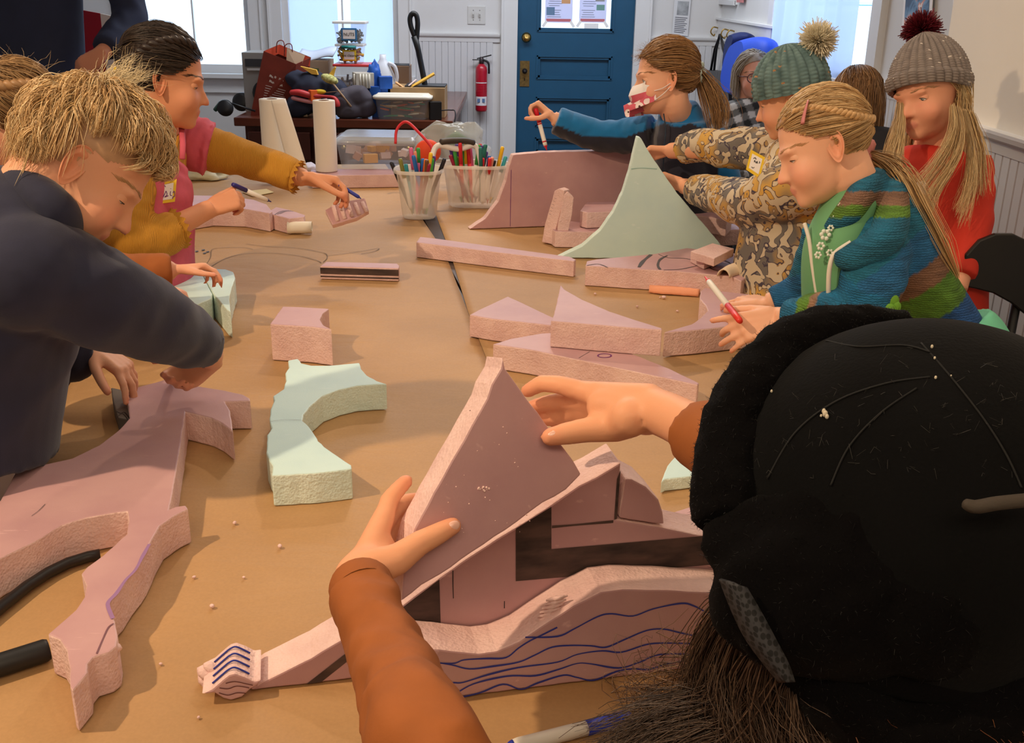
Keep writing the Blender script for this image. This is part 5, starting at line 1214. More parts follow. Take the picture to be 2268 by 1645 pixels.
bm = MB(); braid(bm, [H.wv(surf(unit(np.array(q)), .9)) for q in ((.2, .8, .6), (.55, .4, .75), (.8, -.1, .5), (.75, -.6, .1), (.4, -.9, -.1))], .014, .016, 12); v = np.array(bm.v); mesh_obj('braid', v, bm.f, HAIRM, k.root, smooth=True, col=paint((150, 114, 76), .4, 120)(v))

# ---- standing adult, cut by the frame
ad = Person((-1.9, 4.2, 0), 'person standing in dark navy jumper with hand on hip behind the children', (214, 150, 122), .008)
hipw = D(205, 112, 4.15)
H = ad.set_head(D(60, -520, 4.3), cvp(60, -520, .6, -.1, -.7), cvp(60, -520, 0, 1, 0), 1.15, neck=D(60, -370, 4.3), nr=(.06, .065))
limb(ad.body, [D(190, -260, 4.3), D(285, 30, 4.3), D(222, 120, 4.12)], [.05, .042, .030]); hand(ad.body, D(222, 120, 4.12), cv(-.75, -.45, .1), cv(-.3, .1, .9), 1, .18, (.3, .3, .35, .4), .2, (.2, .9, .3), ad.tips)
limb(ad.body, [D(-110, -260, 4.3), D(-150, 0, 4.25), D(-120, 200, 4.2)], [.05, .042, .03]); hand(ad.body, D(-120, 200, 4.2), cv(.1, -1, 0), cv(.9, 0, .2), -1, .18)
loft(ad.body, [D(60, -370, 4.3), D(50, -200, 4.3), D(60, 150, 4.3)], [.08, .14, .14], [.07, .1, .1], cv(1, 0, 0)); ad.finish_body()
c = MB(); loft(c, [D(60, -385, 4.3), D(55, -330, 4.3), D(50, -180, 4.3), D(60, 60, 4.3), D(65, 260, 4.3)], [.08, .2, .235, .225, .24], [.08, .11, .13, .13, .14], cv(1, 0, 0), mod=folds(.02, 2))
limb(c, [D(175, -290, 4.3), D(245, -120, 4.3), D(288, 25, 4.3), D(262, 75, 4.22), D(232, 108, 4.14)], [.085, .078, .07, .06, .052], 10, 20, folds(.05, 4, .2)); limb(c, [D(-90, -290, 4.3), D(-140, 0, 4.25), D(-122, 170, 4.2)], [.085, .07, .05], 10, 20, folds(.05, 4))
ad.cloth('jumper', c, M('navy_knit', (36, 44, 70), .85, var=.1, vscale=10, bump=.1, bscale=200), .009); p = D(65, 260, 4.3); ad.legs((p.x, p.y, p.z), (1, 0, 0), DARKTR, .11, .1)
hair_cap(ad.head, (90, 70, 52), ad.root, .6)
# red banner behind the adult
bx = [aty(x, y, 5.4) for x, y in ((168, 20), (222, 30), (236, 190), (180, 190))]; bx[2].z = bx[3].z = 0.0
o = tag(part('red_banner', M('banner_red', (168, 22, 48), .7), None, lambda m: m.prism(bx, (0, .012, 0))), 'red banner on stand behind the adult in navy', 'banner')
part('white_edge', TAGW, o, lambda m: m.hexa([bx[1], bx[1] + V((.10, .01, -.02)), bx[2] + V((.10, .01, 0)), bx[2]], [p + V((0, .012, 0)) for p in (bx[1], bx[1] + V((.10, .01, -.02)), bx[2] + V((.10, .01, 0)), bx[2])]))
# ================================================================== people on the right
GOLD = [(226, 186, 128), (200, 154, 98), (240, 210, 160), (166, 122, 76)]
LBROWN = [(186, 138, 88), (152, 108, 68), (208, 166, 112), (124, 86, 54)]
def pompom(head, c, r, cols, root, n=1500, seed=1, rad=.0016):
    rs = np.random.RandomState(seed); d = unit(rs.normal(size=(n, 3))); L = r * (.75 + .35 * rs.rand(n, 1)); w = rs.normal(size=(n, 3)) * .12
    P = np.stack([d * L * q + w * L * q * q for q in (.15, .5, .8, 1.0)], 1); return strands('pompom', head.w((np.array(c) + P).reshape(-1, 3)).reshape(P.shape), rad, cols, root, seed, 3, .8, shade=.25)
def knit_hat(head, root, cols, axis=(0, -.25, .97), off=.9, rim=1.62, ribs=34, rows=26, band=.30, name='knit_hat', fr=.0, speck=None, top=1.0):
    """ribbed crocheted hat with a turned-up band"""
    k = unit(np.array(axis)); x = unit(np.cross((0, 1, 0), k)); y = np.cross(k, x); nu, nv = ribs * 8, rows * 5; P = np.zeros((nv, nu, 3)); C = np.zeros((nv, nu, 3)); cl = np.array([lin(c)[:3] for c in cols]); rs = np.random.RandomState(4)
    th = np.arange(nu) * 2 * PI / nu; fwd = np.sin(th)
    for i in range(nv):
        q = i / (nv - 1); a = .03 + (rim + fr * fwd - .03) * q; d = np.cos(a)[:, None] * k + np.sin(a)[:, None] * (np.cos(th)[:, None] * x + np.sin(th)[:, None] * y) if np.ndim(a) else np.cos(a) * k + math.sin(a) * (np.cos(th)[:, None] * x + np.sin(th)[:, None] * y)
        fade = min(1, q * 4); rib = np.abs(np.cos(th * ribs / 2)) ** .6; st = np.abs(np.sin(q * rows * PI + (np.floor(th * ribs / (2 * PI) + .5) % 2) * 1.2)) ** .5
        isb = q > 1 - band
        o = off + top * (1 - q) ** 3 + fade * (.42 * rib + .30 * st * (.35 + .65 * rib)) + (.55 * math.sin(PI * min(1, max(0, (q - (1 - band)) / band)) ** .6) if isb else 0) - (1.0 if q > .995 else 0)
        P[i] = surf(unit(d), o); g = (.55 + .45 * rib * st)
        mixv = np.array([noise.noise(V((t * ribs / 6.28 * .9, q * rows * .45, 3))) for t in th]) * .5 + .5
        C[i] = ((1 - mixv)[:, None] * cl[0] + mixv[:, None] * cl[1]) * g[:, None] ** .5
    if speck is not None:
        m_ = rs.rand(nv, nu) < .0022
        for dx in range(3):
            for dy in range(2): C[np.roll(np.roll(m_, dx, 1), dy, 0)] = lin(speck[rs.randint(len(speck))])[:3]
    idx = np.arange(nv * nu).reshape(nv, nu); nx = np.roll(idx, -1, 1); F = np.stack([idx[:-1], idx[1:], nx[1:], nx[:-1]], -1).reshape(-1, 4)
    return mesh_obj(name, head.w(P.reshape(-1, 3)), F, M('wool', (128, 128, 128), .9, attr=True, bump=.25, bscale=500), root, smooth=True, col=C.reshape(-1, 3))
def lay(P, H): return H.w(P.reshape(-1, 3)).reshape(P.shape)

# ---- girl with mask and blue fleece
g = Person((.72, 3.3, 0), 'person in printed face mask and blue fleece holding a red marker over the tall board', (236, 180, 148), .004)
H = g.set_head(D(1474, 170, 3.2), cvp(1474, 170, -.97, -.10, -.20), cvp(1493, 173, -.10, .99, 0), 1.07, neck=D(1512, 272, 3.3), nr=(.046, .05), tilt=.5)
sA, eA, wA = D(1420, 296, 3.34), D(1318, 298, 3.38), D(1226, 262, 3.36); sB, eB, wB = D(1572, 305, 3.22), D(1606, 410, 3.26), D(1570, 500, 3.3)
limb(g.body, [sA, eA, wA], [.036, .032, .023]); limb(g.body, [sB, eB, wB], [.036, .032, .023])
hand(g.body, wA, cv(-.72, .60, .10), cv(-.45, -.85, -.1), 1, .135, (.75, .8, .8, .85), .1, (.1, .45, 1.0), g.tips, base=20); hand(g.body, wB, cv(-.8, -.4, 0), V((0, 0, -1)), -1, .13)
loft(g.body, [D(1512, 270, 3.3), D(1510, 350, 3.32), D(1510, 560, 3.34)], [.05, .08, .09], [.045, .06, .07], AWAY)
g.finish_body(lid=.28, low=-.45, gaze=(0, .95, -.3), iris=(100, 120, 130), brow=(170, 128, 86))
BLUEF, NAVF = np.array(lin((20, 112, 172))[:3]), np.array(lin((34, 34, 48))[:3])
def fleece(v):
    up = v @ np.array(cv(0, 1, 0)); C = np.tile(BLUEF, (len(v), 1)); ax = np.array(eA - sA); ax /= np.linalg.norm(ax)
    pxv = np.array([(((V(p) - CAMP).dot(_R)) / ((V(p) - CAMP).dot(_F)), ((V(p) - CAMP).dot(_U)) / ((V(p) - CAMP).dot(_F))) for p in v]) * FPX; X = pxv[:, 0] + CX; Y = CY - pxv[:, 1]
    line = np.interp(X, [1220, 1290, 1380, 1430, 1470, 1500, 1530, 1570, 1600], [272, 300, 305, 288, 272, 282, 272, 290, 325]); dark = (Y > line) & (X < 1592); C[dark] = NAVF
    return C * (1 + .10 * np.array([noise.noise(V(p) * 60) for p in v]))[:, None]
c = MB(); loft(c, [D(1512, 256, 3.29), D(1512, 278, 3.3), D(1510, 360, 3.32), D(1510, 600, 3.34)], [.066, .12, .135, .14], [.06, .085, .10, .105], AWAY, mod=folds(.02, 2))
limb(c, [D(1445, 294, 3.33), D(1385, 302, 3.37), eA, D(1270, 282, 3.37), D(1232, 266, 3.36)], [.060, .056, .050, .046, .043], 14, 22, folds(.06, 6, .5)); limb(c, [D(1562, 300, 3.24), eB, wB], [.062, .052, .042], 12, 20, folds(.06, 4, .8))
limb(c, [D(1500, 238, 3.27), D(1508, 268, 3.29)], [.064, .076], 6, 22)
g.cloth('fleece_jacket', c, M('fleece', (128, 128, 128), .95, attr=True, bump=.3, bscale=600, sheen=.3), .0065, colfn=fleece)
part('zip', M('zip_dark', (20, 40, 60), .5), g.root, lambda m: m.tube(catmull([D(1470, 252, 3.185), D(1474, 290, 3.18), D(1470, 340, 3.19), D(1468, 400, 3.2)], 6), .0022, 6))
g.legs((.82, 3.28, .72), (0, 1, 0), DARKTR)
# mask: folded fish-shaped respirator
def maskgrid(prof):
    rows = []
    for z, y0, xw in prof:
        row = []
        for a in np.linspace(-1.5, 1.5, 33):
            x = xw * math.sin(a); y = 3.4 + (y0 - 3.4) * math.cos(a) ** .75; row.append(H.wv((x, max(y, hy(x, z) + .2 if abs(x) < 5.2 else 0), z + 1.0 * (1 - math.cos(a)))))
        rows.append(row)
    return rows
top = maskgrid([(-1.2, 9.2, 4.6), (-2.2, 10.2, 5.1), (-3.2, 10.9, 5.5), (-3.9, 11.2, 5.7)]); low = maskgrid([(-3.9, 11.2, 5.7), (-5.4, 10.8, 5.7), (-7.0, 10.0, 5.4), (-8.8, 8.8, 4.9), (-9.8, 7.8, 4.4)])
MW = M('mask_white', (240, 234, 232), .8)
def maskpink():
    m = newmat('mask_pink_print'); t = NT(m); b = t.n['Principled BSDF']; b.inputs['Roughness'].default_value = .8; tc = t.node('ShaderNodeTexCoord')
    vo = t.node('ShaderNodeTexVoronoi', Scale=34); t.link(tc.outputs['Object'], vo.inputs['Vector']); cr = t.node('ShaderNodeValToRGB'); e = cr.color_ramp; e.interpolation = 'CONSTANT'
    e.elements[0].color = lin((84, 52, 46)); e.elements[1].position = .12; e.elements[1].color = lin((244, 226, 224)); x = e.elements.new(.42); x.color = lin((218, 98, 116)); t.link(vo.outputs['Distance'], cr.inputs[0]); t.link(cr.outputs[0], b.inputs['Base Color']); return m
mo = part('face_mask', MW, g.root, lambda m: m.grid(top)); part('mask_front', maskpink(), mo, lambda m: m.grid(low))
for zz in (-3.0, -5.6): part('ear_loop', MW, g.root, lambda m: m.tube(catmull([H.wv((-5.6, 5.0, zz - .4)), H.wv((-6.6, 2.5, zz * .6 - 1.2)), H.wv((-6.9, .2, zz * .35 - .9))], 5), .0014, 6))
hair_cap(H, (126, 92, 58), g.root, .45); d = roots(2200, 0, 41); P = flow(d, (0.0, -.93, -.25), .14, 7, (.45, 1.0), 42, .12, clump=110); strands('hair', lay(P, H), .0009, LBROWN, g.root, 43, 3, .6)
tie = H.wv(surf(unit(np.array((0, -.93, -.25))), 1.2)); S_ = 260; r_ = np.random.RandomState(6)
P = np.stack([np.array(tie) + r_.normal(size=(S_, 3)) * (.006 + .014 * math.sin(PI * min(1, q * .8))) + np.array(cv(.02, -.17, .02)) * q + np.array(cv(.045, 0, 0)) * math.sin(PI * q * .7) for q in np.linspace(0, 1, 8)], 1); P[:, :] += 0
off_ = r_.normal(size=(S_, 1, 3)); qq = np.linspace(0, 1, 8)[None, :, None]; P = np.array(tie) + off_ * (.006 + .013 * np.sin(PI * np.minimum(1, qq * .8))) + np.array(cv(.03, -.17, .02)) * qq + np.array(cv(.04, 0, 0)) * np.sin(PI * qq * .7)
strands('ponytail', P, .0010, LBROWN, g.root, 44, 3, .3)
tag(part('scrunchie', M('scrunchie_pale', (196, 212, 200), .8, bump=.3, bscale=200), g.root, lambda m: m.tube([tie + cv(.021 * math.cos(t) * .5 + .004, .024 * math.sin(t), .024 * math.cos(t)) for t in np.linspace(0, 2 * PI, 19)], [.010 + .003 * math.sin(i * 2.1) for i in range(19)], 9)), 'pale green scrunchie')
S_ = 120; d = roots(S_, 0, 45, lambda p: (p[:, 1] > 3)); b_ = surf(d, .7); dr_ = unit(d * .5 + np.array((0, .8, -.2)) + r_.normal(size=(S_, 3)) * .5); P = np.stack([b_ + dr_ * (1 + 2.2 * r_.rand(S_, 1)) * q + r_.normal(size=(S_, 3)) * .25 * q for q in np.linspace(0, 1, 5)], 1); strands('flyaway_hair', lay(P, H), .0004, LBROWN, g.root, 46)
REDC = M('marker_red', (206, 22, 44), .35)
mk_ = marker('marker', D(1211, 333, 3.38), D(1186, 240, 3.35), .0070, (PENW, REDC), 'white barrel marker with crimson cap held over the tall pink board', capend=True)
for q in (.2, .62): part('red_band', REDC, mk_, lambda m: m.lathe([(.0072, 0), (.0072, .004)], D(1211, 333, 3.38).lerp(D(1186, 240, 3.35), q), D(1186, 240, 3.35) - D(1211, 333, 3.38), 14))

# ---- child with teal bobble hat and printed hoodie
def hoodie():
    m = newmat('graffiti_hoodie'); t = NT(m); b = t.n['Principled BSDF']; b.inputs['Roughness'].default_value = .85; tc = t.node('ShaderNodeTexCoord')
    n1 = t.node('ShaderNodeTexNoise', Scale=7, Detail=2); t.link(tc.outputs['Object'], n1.inputs['Vector'])
    mpg = t.node('ShaderNodeMapping'); mpg.inputs['Rotation'].default_value = (.3, .2, .5); t.link(tc.outputs['Object'], mpg.inputs[0])
    n2 = t.node('ShaderNodeTexNoise', Scale=30, Detail=.5, Distortion=1.6); t.link(mpg.outputs[0], n2.inputs['Vector'])
    body = t.node('ShaderNodeValToRGB'); e = body.color_ramp; e.elements[0].color = lin((116, 110, 104)); e.elements[0].position = .44; e.elements[1].color = lin((206, 160, 76)); e.elements[1].position = .56; t.link(n1.outputs[0], body.inputs[0])
    ln = t.node('ShaderNodeValToRGB'); e = ln.color_ramp; e.interpolation = 'LINEAR'
    e.elements[0].position = 0; e.elements[0].color = (0, 0, 0, 1); e.elements[1].position = 1; e.elements[1].color = (0, 0, 0, 1)
    for p_, v_ in ((.46, 0), (.475, 1), (.505, 1), (.52, 0)): x = e.elements.new(p_); x.color = (v_, v_, v_, 1)
    t.link(n2.outputs[0], ln.inputs[0])
    cr2 = t.node('ShaderNodeMapRange'); cr2.inputs[1].default_value = .52; cr2.inputs[2].default_value = .54; t.link(n2.outputs[0], cr2.inputs[0])
    m1 = t.node('ShaderNodeMix', _data_type='RGBA'); t.link(cr2.outputs[0], m1.inputs[0]); t.link(body.outputs[0], m1.inputs[6]); m1.inputs[7].default_value = lin((206, 190, 162))
    m2 = t.node('ShaderNodeMix', _data_type='RGBA'); t.link(ln.outputs[0], m2.inputs[0]); t.link(m1.outputs[2], m2.inputs[6]); m2.inputs[7].default_value = lin((70, 62, 78)); t.link(m2.outputs[2], b.inputs['Base Color']); return m
HOOD = hoodie()
t_ = Person((.95, 2.85, 0), 'person in teal bobble hat and grey-yellow graffiti print hoodie steadying the mint fin', (236, 174, 138), .0045)
H = t_.set_head(D(1752, 208, 2.66), cvp(1752, 208, -.93, -.32, .15), cvp(1752, 208, -.32, .94, 0), 1.0, neck=D(1788, 330, 2.72), nr=(.046, .05))
sA, eA, wA = D(1700, 350, 2.86), D(1600, 330, 2.92), D(1484, 334, 3.12); sB, eB, wB = D(1800, 390, 2.55), D(1660, 448, 2.68), D(1515, 412, 3.07)
limb(t_.body, [sA, eA, wA], [.036, .033, .024]); limb(t_.body, [sB, eB, wB], [.036, .033, .024]); hand(t_.body, wA, cv(-.96, .0, .15), cv(-.1, -.9, -.2), -1, .135, (.3, .35, .4, .5), .3, (.35, .85, .2), t_.tips); hand(t_.body, wB, cv(-.80, .35, .45), cv(-.2, -.7, -.5), 1, .135, (.5, .55, .6, .6), .1, (.3, .85, .2), t_.tips)
loft(t_.body, [D(1788, 325, 2.72), D(1770, 420, 2.72), D(1760, 700, 2.74)], [.05, .09, .09], [.045, .06, .07], AWAY); t_.finish_body(brow=(150, 110, 80))
c = MB(); loft(c, [D(1790, 320, 2.72), D(1782, 350, 2.72), D(1755, 450, 2.72), D(1730, 590, 2.73), D(1725, 720, 2.74)], [.075, .125, .145, .15, .15], [.07, .10, .115, .12, .12], AWAY, mod=folds(.03, 2.5))
limb(c, [D(1730, 345, 2.82), D(1660, 328, 2.88), eA, D(1560, 322, 3.0), D(1512, 330, 3.07)], [.066, .058, .052, .046, .043], 12, 22, folds(.06, 5, .2)); limb(c, [D(1800, 400, 2.56), D(1730, 430, 2.58), eB, D(1590, 432, 2.88), D(1545, 420, 3.0)], [.075, .068, .060, .052, .046], 12, 22, folds(.06, 5, 1.2))
t_.cloth('hoodie', c, HOOD, .0075); t_.legs((.87, 2.92, .72), (0, 1, 0), DARKTR)
name_tag(t_.root, [(1663, 332), (1694, 349), (1682, 396), (1652, 376)], 2.57, -cv(.1, 0, 1), [[(1668, 352), (1672, 350), (1674, 354)], [(1670, 360), (1671, 356), (1674, 362), (1676, 358), (1677, 363)], [(1664, 370), (1667, 373), (1670, 371)], [(1681, 358), (1682, 361), (1680, 362)]], ink=BLACKINK)
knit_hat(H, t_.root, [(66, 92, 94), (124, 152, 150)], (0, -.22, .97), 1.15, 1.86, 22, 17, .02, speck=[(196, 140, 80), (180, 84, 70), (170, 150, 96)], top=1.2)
pompom(H, surf(unit(np.array([(.0, -.80, .62)])), 4.0)[0], 4.4, [(252, 244, 222), (238, 226, 196)], t_.root, 2400, 3, .0010)

# ---- girl in striped cardigan
g = Person((1.02, 2.05, 0), 'person with plaited blond hair and striped blue cardigan leaning over the foam wedges', (238, 182, 150), .0034)
H = g.set_head(D(1826, 318, 1.98), cvp(1826, 318, -.90, -.38, -.20), cvp(1826, 318, -.38, .92, 0), 1.03, neck=D(1902, 440, 2.06), nr=(.048, .054), tilt=.4)
sA, eA, wA = D(1925, 560, 1.95), D(1905, 690, 1.92), D(1728, 706, 2.02); sB, eB, wB = D(1840, 520, 2.2), D(1790, 640, 2.28), D(1700, 672, 2.30)
limb(g.body, [sA, eA, wA], [.036, .032, .023]); limb(g.body, [sB, eB, wB], [.036, .032, .023])
hand(g.body, wA, cv(-.88, -.22, .12), cv(-.25, -.30, .85), -1, .150, (.18, .42, .26, .24), .55, (.55, .8, .5), g.tips, base=6); hand(g.body, wB, (atz(1590, 652, .835) - wB), V((0, 0, -1)), 1, .135, (.2, .25, .3, .3), .3, (.5, .8, .1), g.tips, base=4)
loft(g.body, [D(1902, 436, 2.06), D(1950, 540, 2.08), D(2060, 740, 2.1)], [.05, .09, .09], [.045, .06, .07], AWAY)
g.finish_body(lid=.02, low=-.45, gaze=(.1, .9, -.45), iris=(96, 110, 120), brow=(206, 160, 112))
BANDS = [(0, (30, 108, 138)), (.30, (34, 100, 150)), (.485, (126, 92, 72)), (.60, (84, 128, 42)), (.78, (30, 78, 140)), (1.1, (30, 78, 140))]
ax0, ax1 = np.array(D(1895, 440, 2.06)), np.array(D(2075, 745, 2.1))
def cardi(v):
    ax = ax1 - ax0; L = np.linalg.norm(ax); s_ = ((v - ax0) @ ax) / (L * L); n_ = np.array([noise.noise(V((p[0] * 10, p[1] * 10, p[2] * 10))) for p in v]); s2 = s_ + n_ * .008
    # sleeves banded along their own length
    e_, w_ = np.array(eA), np.array(wA); ab = w_ - e_; tt = np.clip(((v - e_) @ ab) / (ab @ ab), 0, 1.2); dist = np.linalg.norm(v - e_ - tt[:, None] * ab, axis=1); sl = dist < .055
    C = np.zeros((len(v), 3))
    for i in range(len(BANDS) - 1): k_ = (s2 >= BANDS[i][0] - (9 if i == 0 else 0)) & (s2 < BANDS[i + 1][0] + (9 if i == len(BANDS) - 2 else 0)); C[k_] = lin(BANDS[i][1])[:3]
    s_2, e_2 = np.array(D(1935, 530, 1.98)), np.array(D(1905, 692, 1.92)); ab2 = e_2 - s_2; t2 = np.clip(((v - s_2) @ ab2) / (ab2 @ ab2), 0, 1); C[np.linalg.norm(v - s_2 - t2[:, None] * ab2, axis=1) < .064] = lin((26, 104, 148))[:3]
    q = sl & (tt > .0); C[q] = lin((30, 108, 148))[:3]; C[q & (tt > .40) & (tt < .50)] = lin((150, 116, 92))[:3]; C[q & (tt >= .50) & (tt < .66)] = lin((92, 134, 46))[:3]
    st = np.array([noise.noise(V((p[0] * 25, p[1] * 25, p[2] * 160))) for p in v]); return np.clip(C * (1 + .55 * st)[:, None], 0, 1)
def knitmat():
    m = newmat('knit_cardigan'); t = NT(m); b = t.n['Principled BSDF']; b.inputs['Roughness'].default_value = .95; at = t.node('ShaderNodeAttribute', _attribute_name='Col'); t.link(at.outputs[0], b.inputs['Base Color'])
    tc = t.node('ShaderNodeTexCoord'); w = t.node('ShaderNodeTexWave', Scale=75, Distortion=4.0); w.inputs['Detail Scale'].default_value = 3; w.bands_direction = 'Z'; t.link(tc.outputs['Object'], w.inputs['Vector'])
    bp = t.node('ShaderNodeBump', Strength=.8, Distance=.003); t.link(w.outputs[1], bp.inputs['Height']); t.link(bp.outputs[0], b.inputs['Normal']); return m
KN = knitmat(); c = MB()
loft(c, [D(1915, 420, 2.07), D(1925, 455, 2.07), D(1955, 540, 2.07), D(2000, 640, 2.08), D(2065, 735, 2.10), D(2080, 765, 2.10)], [.07, .125, .135, .135, .135, .13], [.055, .075, .098, .088, .082, .075], AWAY, mod=folds(.02, 2))
limb(c, [D(1935, 530, 1.98), D(1935, 610, 1.93), D(1905, 692, 1.92), D(1820, 700, 1.96), D(1748, 706, 2.01)], [.066, .060, .054, .046, .039], 12, 24, folds(.05, 4, .4)); limb(c, [sB, eB, D(1712, 672, 2.3)], [.06, .05, .037], 12, 22, folds(.05, 4))
g.cloth('cardigan', c, KN, .0055, colfn=cardi)
c = MB(); limb(c, [D(1830, 520, 1.96), D(1880, 470, 1.93), D(1920, 415, 1.96), D(1955, 400, 2.05), D(1975, 440, 1.98), D(1965, 520, 1.90), D(1900, 565, 1.89), D(1850, 575, 1.91)], [.016, .026, .028, .026, .032, .034, .028, .015], 8, 16)
def hoodcol(v):
    y = CY - np.array([(V(p) - CAMP).dot(_U) / (V(p) - CAMP).dot(_F) for p in v]) * FPX; C = np.tile(np.array(lin((32, 104, 134))[:3]), (len(v), 1)); C[(y > 424) & (y < 455)] = lin((128, 96, 78))[:3]; C[(y >= 455) & (y < 482)] = lin((92, 132, 48))[:3]
    return np.clip(C * (1 + .5 * np.array([noise.noise(V((p[0] * 25, p[1] * 25, p[2] * 160))) for p in v]))[:, None], 0, 1)
g.cloth('hood', c, KN, .005, colfn=hoodcol)
TOPG = M('green_top', (108, 166, 118), .85, bump=.1, bscale=300); c = MB(); loft(c, [D(1905, 425, 2.02), D(1880, 470, 2.0), D(1850, 560, 2.0), D(1850, 690, 2.04)], [.055, .075, .085, .09], [.05, .055, .06, .06], AWAY); g.cloth('green_top', c, TOPG, .006)
def flowers(m):
    for x, y, r in ((1828, 520, .012), (1818, 545, .009), (1840, 505, .007), (1852, 480, .007), (1862, 455, .006), (1812, 565, .008), (1838, 560, .008)):
        p = D(x, y, 1.925)
        for k_ in range(6): m.ell(p + cv(math.cos(k_) * r * .6, math.sin(k_) * r * .6, 0), (r * .35, r * .3, r * .35), None, 7, 5)
tag(part('flower_print', M('flower_white', (226, 234, 220), .8), g.root, flowers), kind='stuff')
part('zip_edge', M('zip_cream', (226, 220, 206), .6), g.root, lambda m: m.tube(catmull([D(1885, 536, 1.895), D(1850, 560, 1.905), D(1838, 590, 1.91), D(1835, 640, 1.925), D(1838, 690, 1.95)], 6), .0045, 8))
part('zip_edge', MATS['zip_cream'], g.root, lambda m: m.tube(catmull([D(1782, 495, 1.98), D(1792, 530, 1.97), D(1800, 590, 1.97), D(1812, 670, 1.98)], 6), .004, 8))
c = MB(); loft(c, [D(2075, 740, 2.1), D(2100, 800, 2.1), D(2110, 1000, 2.1)], [.13, .15, .19], [.10, .12, .17], AWAY, mod=lambda s_, a_: .04 * math.sin(a_ * 14) * s_); g.cloth('skirt', c, M('mint_skirt', (110, 196, 160), .8), .006)
g.legs((1.08, 2.02, .60), (0, 1, 0), M('tights', (60, 60, 70), .8))
tag(part('green_frog_patch', M('patch_green', (104, 160, 50), .8), g.root, lambda m: [m.ell(D(x, y, 1.875), (r, r * .5, r * 1.2), None, 12, 8) for x, y, r in ((1977, 668, .012), (1970, 690, .013), (1985, 680, .009))]), 'green knitted animal patch')
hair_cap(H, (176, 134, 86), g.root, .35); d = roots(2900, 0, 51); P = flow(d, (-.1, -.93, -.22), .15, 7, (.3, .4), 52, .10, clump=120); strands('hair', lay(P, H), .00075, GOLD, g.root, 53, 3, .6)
bm = MB()
for s_ in (-1, 1): braid(bm, [H.wv(surf(unit(np.array(q)), .30)) for q in ((s_ * .45, .50, .62), (s_ * .72, .12, .52), (s_ * .84, -.28, .22), (s_ * .70, -.65, -.06), (s_ * .2, -.92, -.22))], .007, .012, 13)
v = np.array(bm.v); mesh_obj('braids', v, bm.f, HAIRM, g.root, smooth=True, col=paint((198, 158, 108), .5, 160)(v))
tie = D(1922, 352, 2.06); tag(part('scrunchie', M('scrunchie_pink', (196, 122, 116), .8, bump=.3, bscale=200), g.root, lambda m: m.tube([tie + cv(.012 * math.cos(t), .028 * math.sin(t), .022 * math.cos(t)) for t in np.linspace(0, 2 * PI, 19)], [.012 + .004 * math.sin(i * 2.1) for i in range(19)], 9)), 'dusty pink scrunchie')
S_ = 420; r_ = np.random.RandomState(8); off_ = r_.normal(size=(S_, 1, 3)); path = catmull([tie, D(1985, 400, 2.0), D(2030, 480, 1.985), D(2075, 560, 1.985), D(2112, 612, 1.99)], 4); PA = np.array([tuple(p) for p in path])[None]; w_ = np.interp(np.linspace(0, 1, PA.shape[1]), [0, .2, .7, 1], [.006, .013, .012, .004])[None, :, None]
strands('ponytail', PA + off_ * w_, .0008, GOLD, g.root, 54, 3, .4)
tag(part('hair_clip', M('clip_pink', (206, 128, 128), .35), g.root, lambda m: m.tube(catmull([H.wv(surf(unit(np.array(q)), 1.15)) for q in ((-.80, .50, .30), (-.78, .36, .50), (-.70, .18, .72))], 5), [.0075, .0085, .008, .0075, .007, .0065, .006, .005, .0045, .004, .003], 10, flat=.4)), 'dusty pink snap clip')
CORAL = M('marker_coral', (224, 52, 40), .35)
marker('marker', D(1561, 612, 2.16), D(1640, 712, 1.985), .0062, (PENW, CORAL), 'white barrel marker with coral red cap held by the girl in the striped cardigan', capend=True)

# ---- girl in grey bobble hat and red top
REDT = M('red_top', (204, 52, 34), .8, var=.06, vscale=20, bump=.08, bscale=300)
g = Person((1.12, 2.62, 0), 'person in grey knitted hat with maroon pompom and red long sleeved top', (232, 166, 134), .0038)
H = g.set_head(D(2058, 204, 2.52), cvp(2058, 204, -.58, -.20, -.78), cvp(2072, 214, -.18, .97, -.1), 1.03, neck=D(2070, 335, 2.58), nr=(.047, .052), ears=())
limb(g.body, [D(2150, 370, 2.55), D(2150, 500, 2.5), D(2120, 640, 2.45)], [.036, .032, .023]); hand(g.body, D(2120, 640, 2.45), cv(-.1, -1, 0), cv(-.9, 0, .2), -1, .135); limb(g.body, [D(1965, 350, 2.7), D(1950, 480, 2.7), D(1960, 620, 2.6)], [.036, .032, .023]); hand(g.body, D(1960, 620, 2.6), cv(.1, -1, 0), cv(.9, 0, .2), 1, .135)
loft(g.body, [D(2075, 325, 2.58), D(2060, 420, 2.58), D(2055, 700, 2.6)], [.05, .08, .09], [.045, .06, .07], cv(.8, 0, -.6)); g.finish_body(lid=.22, low=-.45, gaze=(0, .93, -.35), iris=(80, 84, 80), brow=(190, 150, 110), blush=.3)
c = MB(); loft(c, [D(2075, 335, 2.58), D(2070, 360, 2.58), D(2060, 450, 2.58), D(2055, 760, 2.6)], [.07, .125, .135, .14], [.055, .08, .09, .095], cv(.85, 0, -.5), mod=folds(.02, 2))
limb(c, [D(2142, 360, 2.55), D(2155, 480, 2.52), D(2125, 615, 2.46)], [.058, .048, .038], 12, 20, folds(.05, 4, .3)); limb(c, [D(1978, 345, 2.68), D(1955, 480, 2.7), D(1962, 600, 2.62)], [.058, .048, .038], 12, 20, folds(.05, 4, .6)); g.cloth('red_top', c, REDT, .008)
g.legs((1.15, 2.72, .70), (-.3, .9, 0), DARKTR, .06, .06)
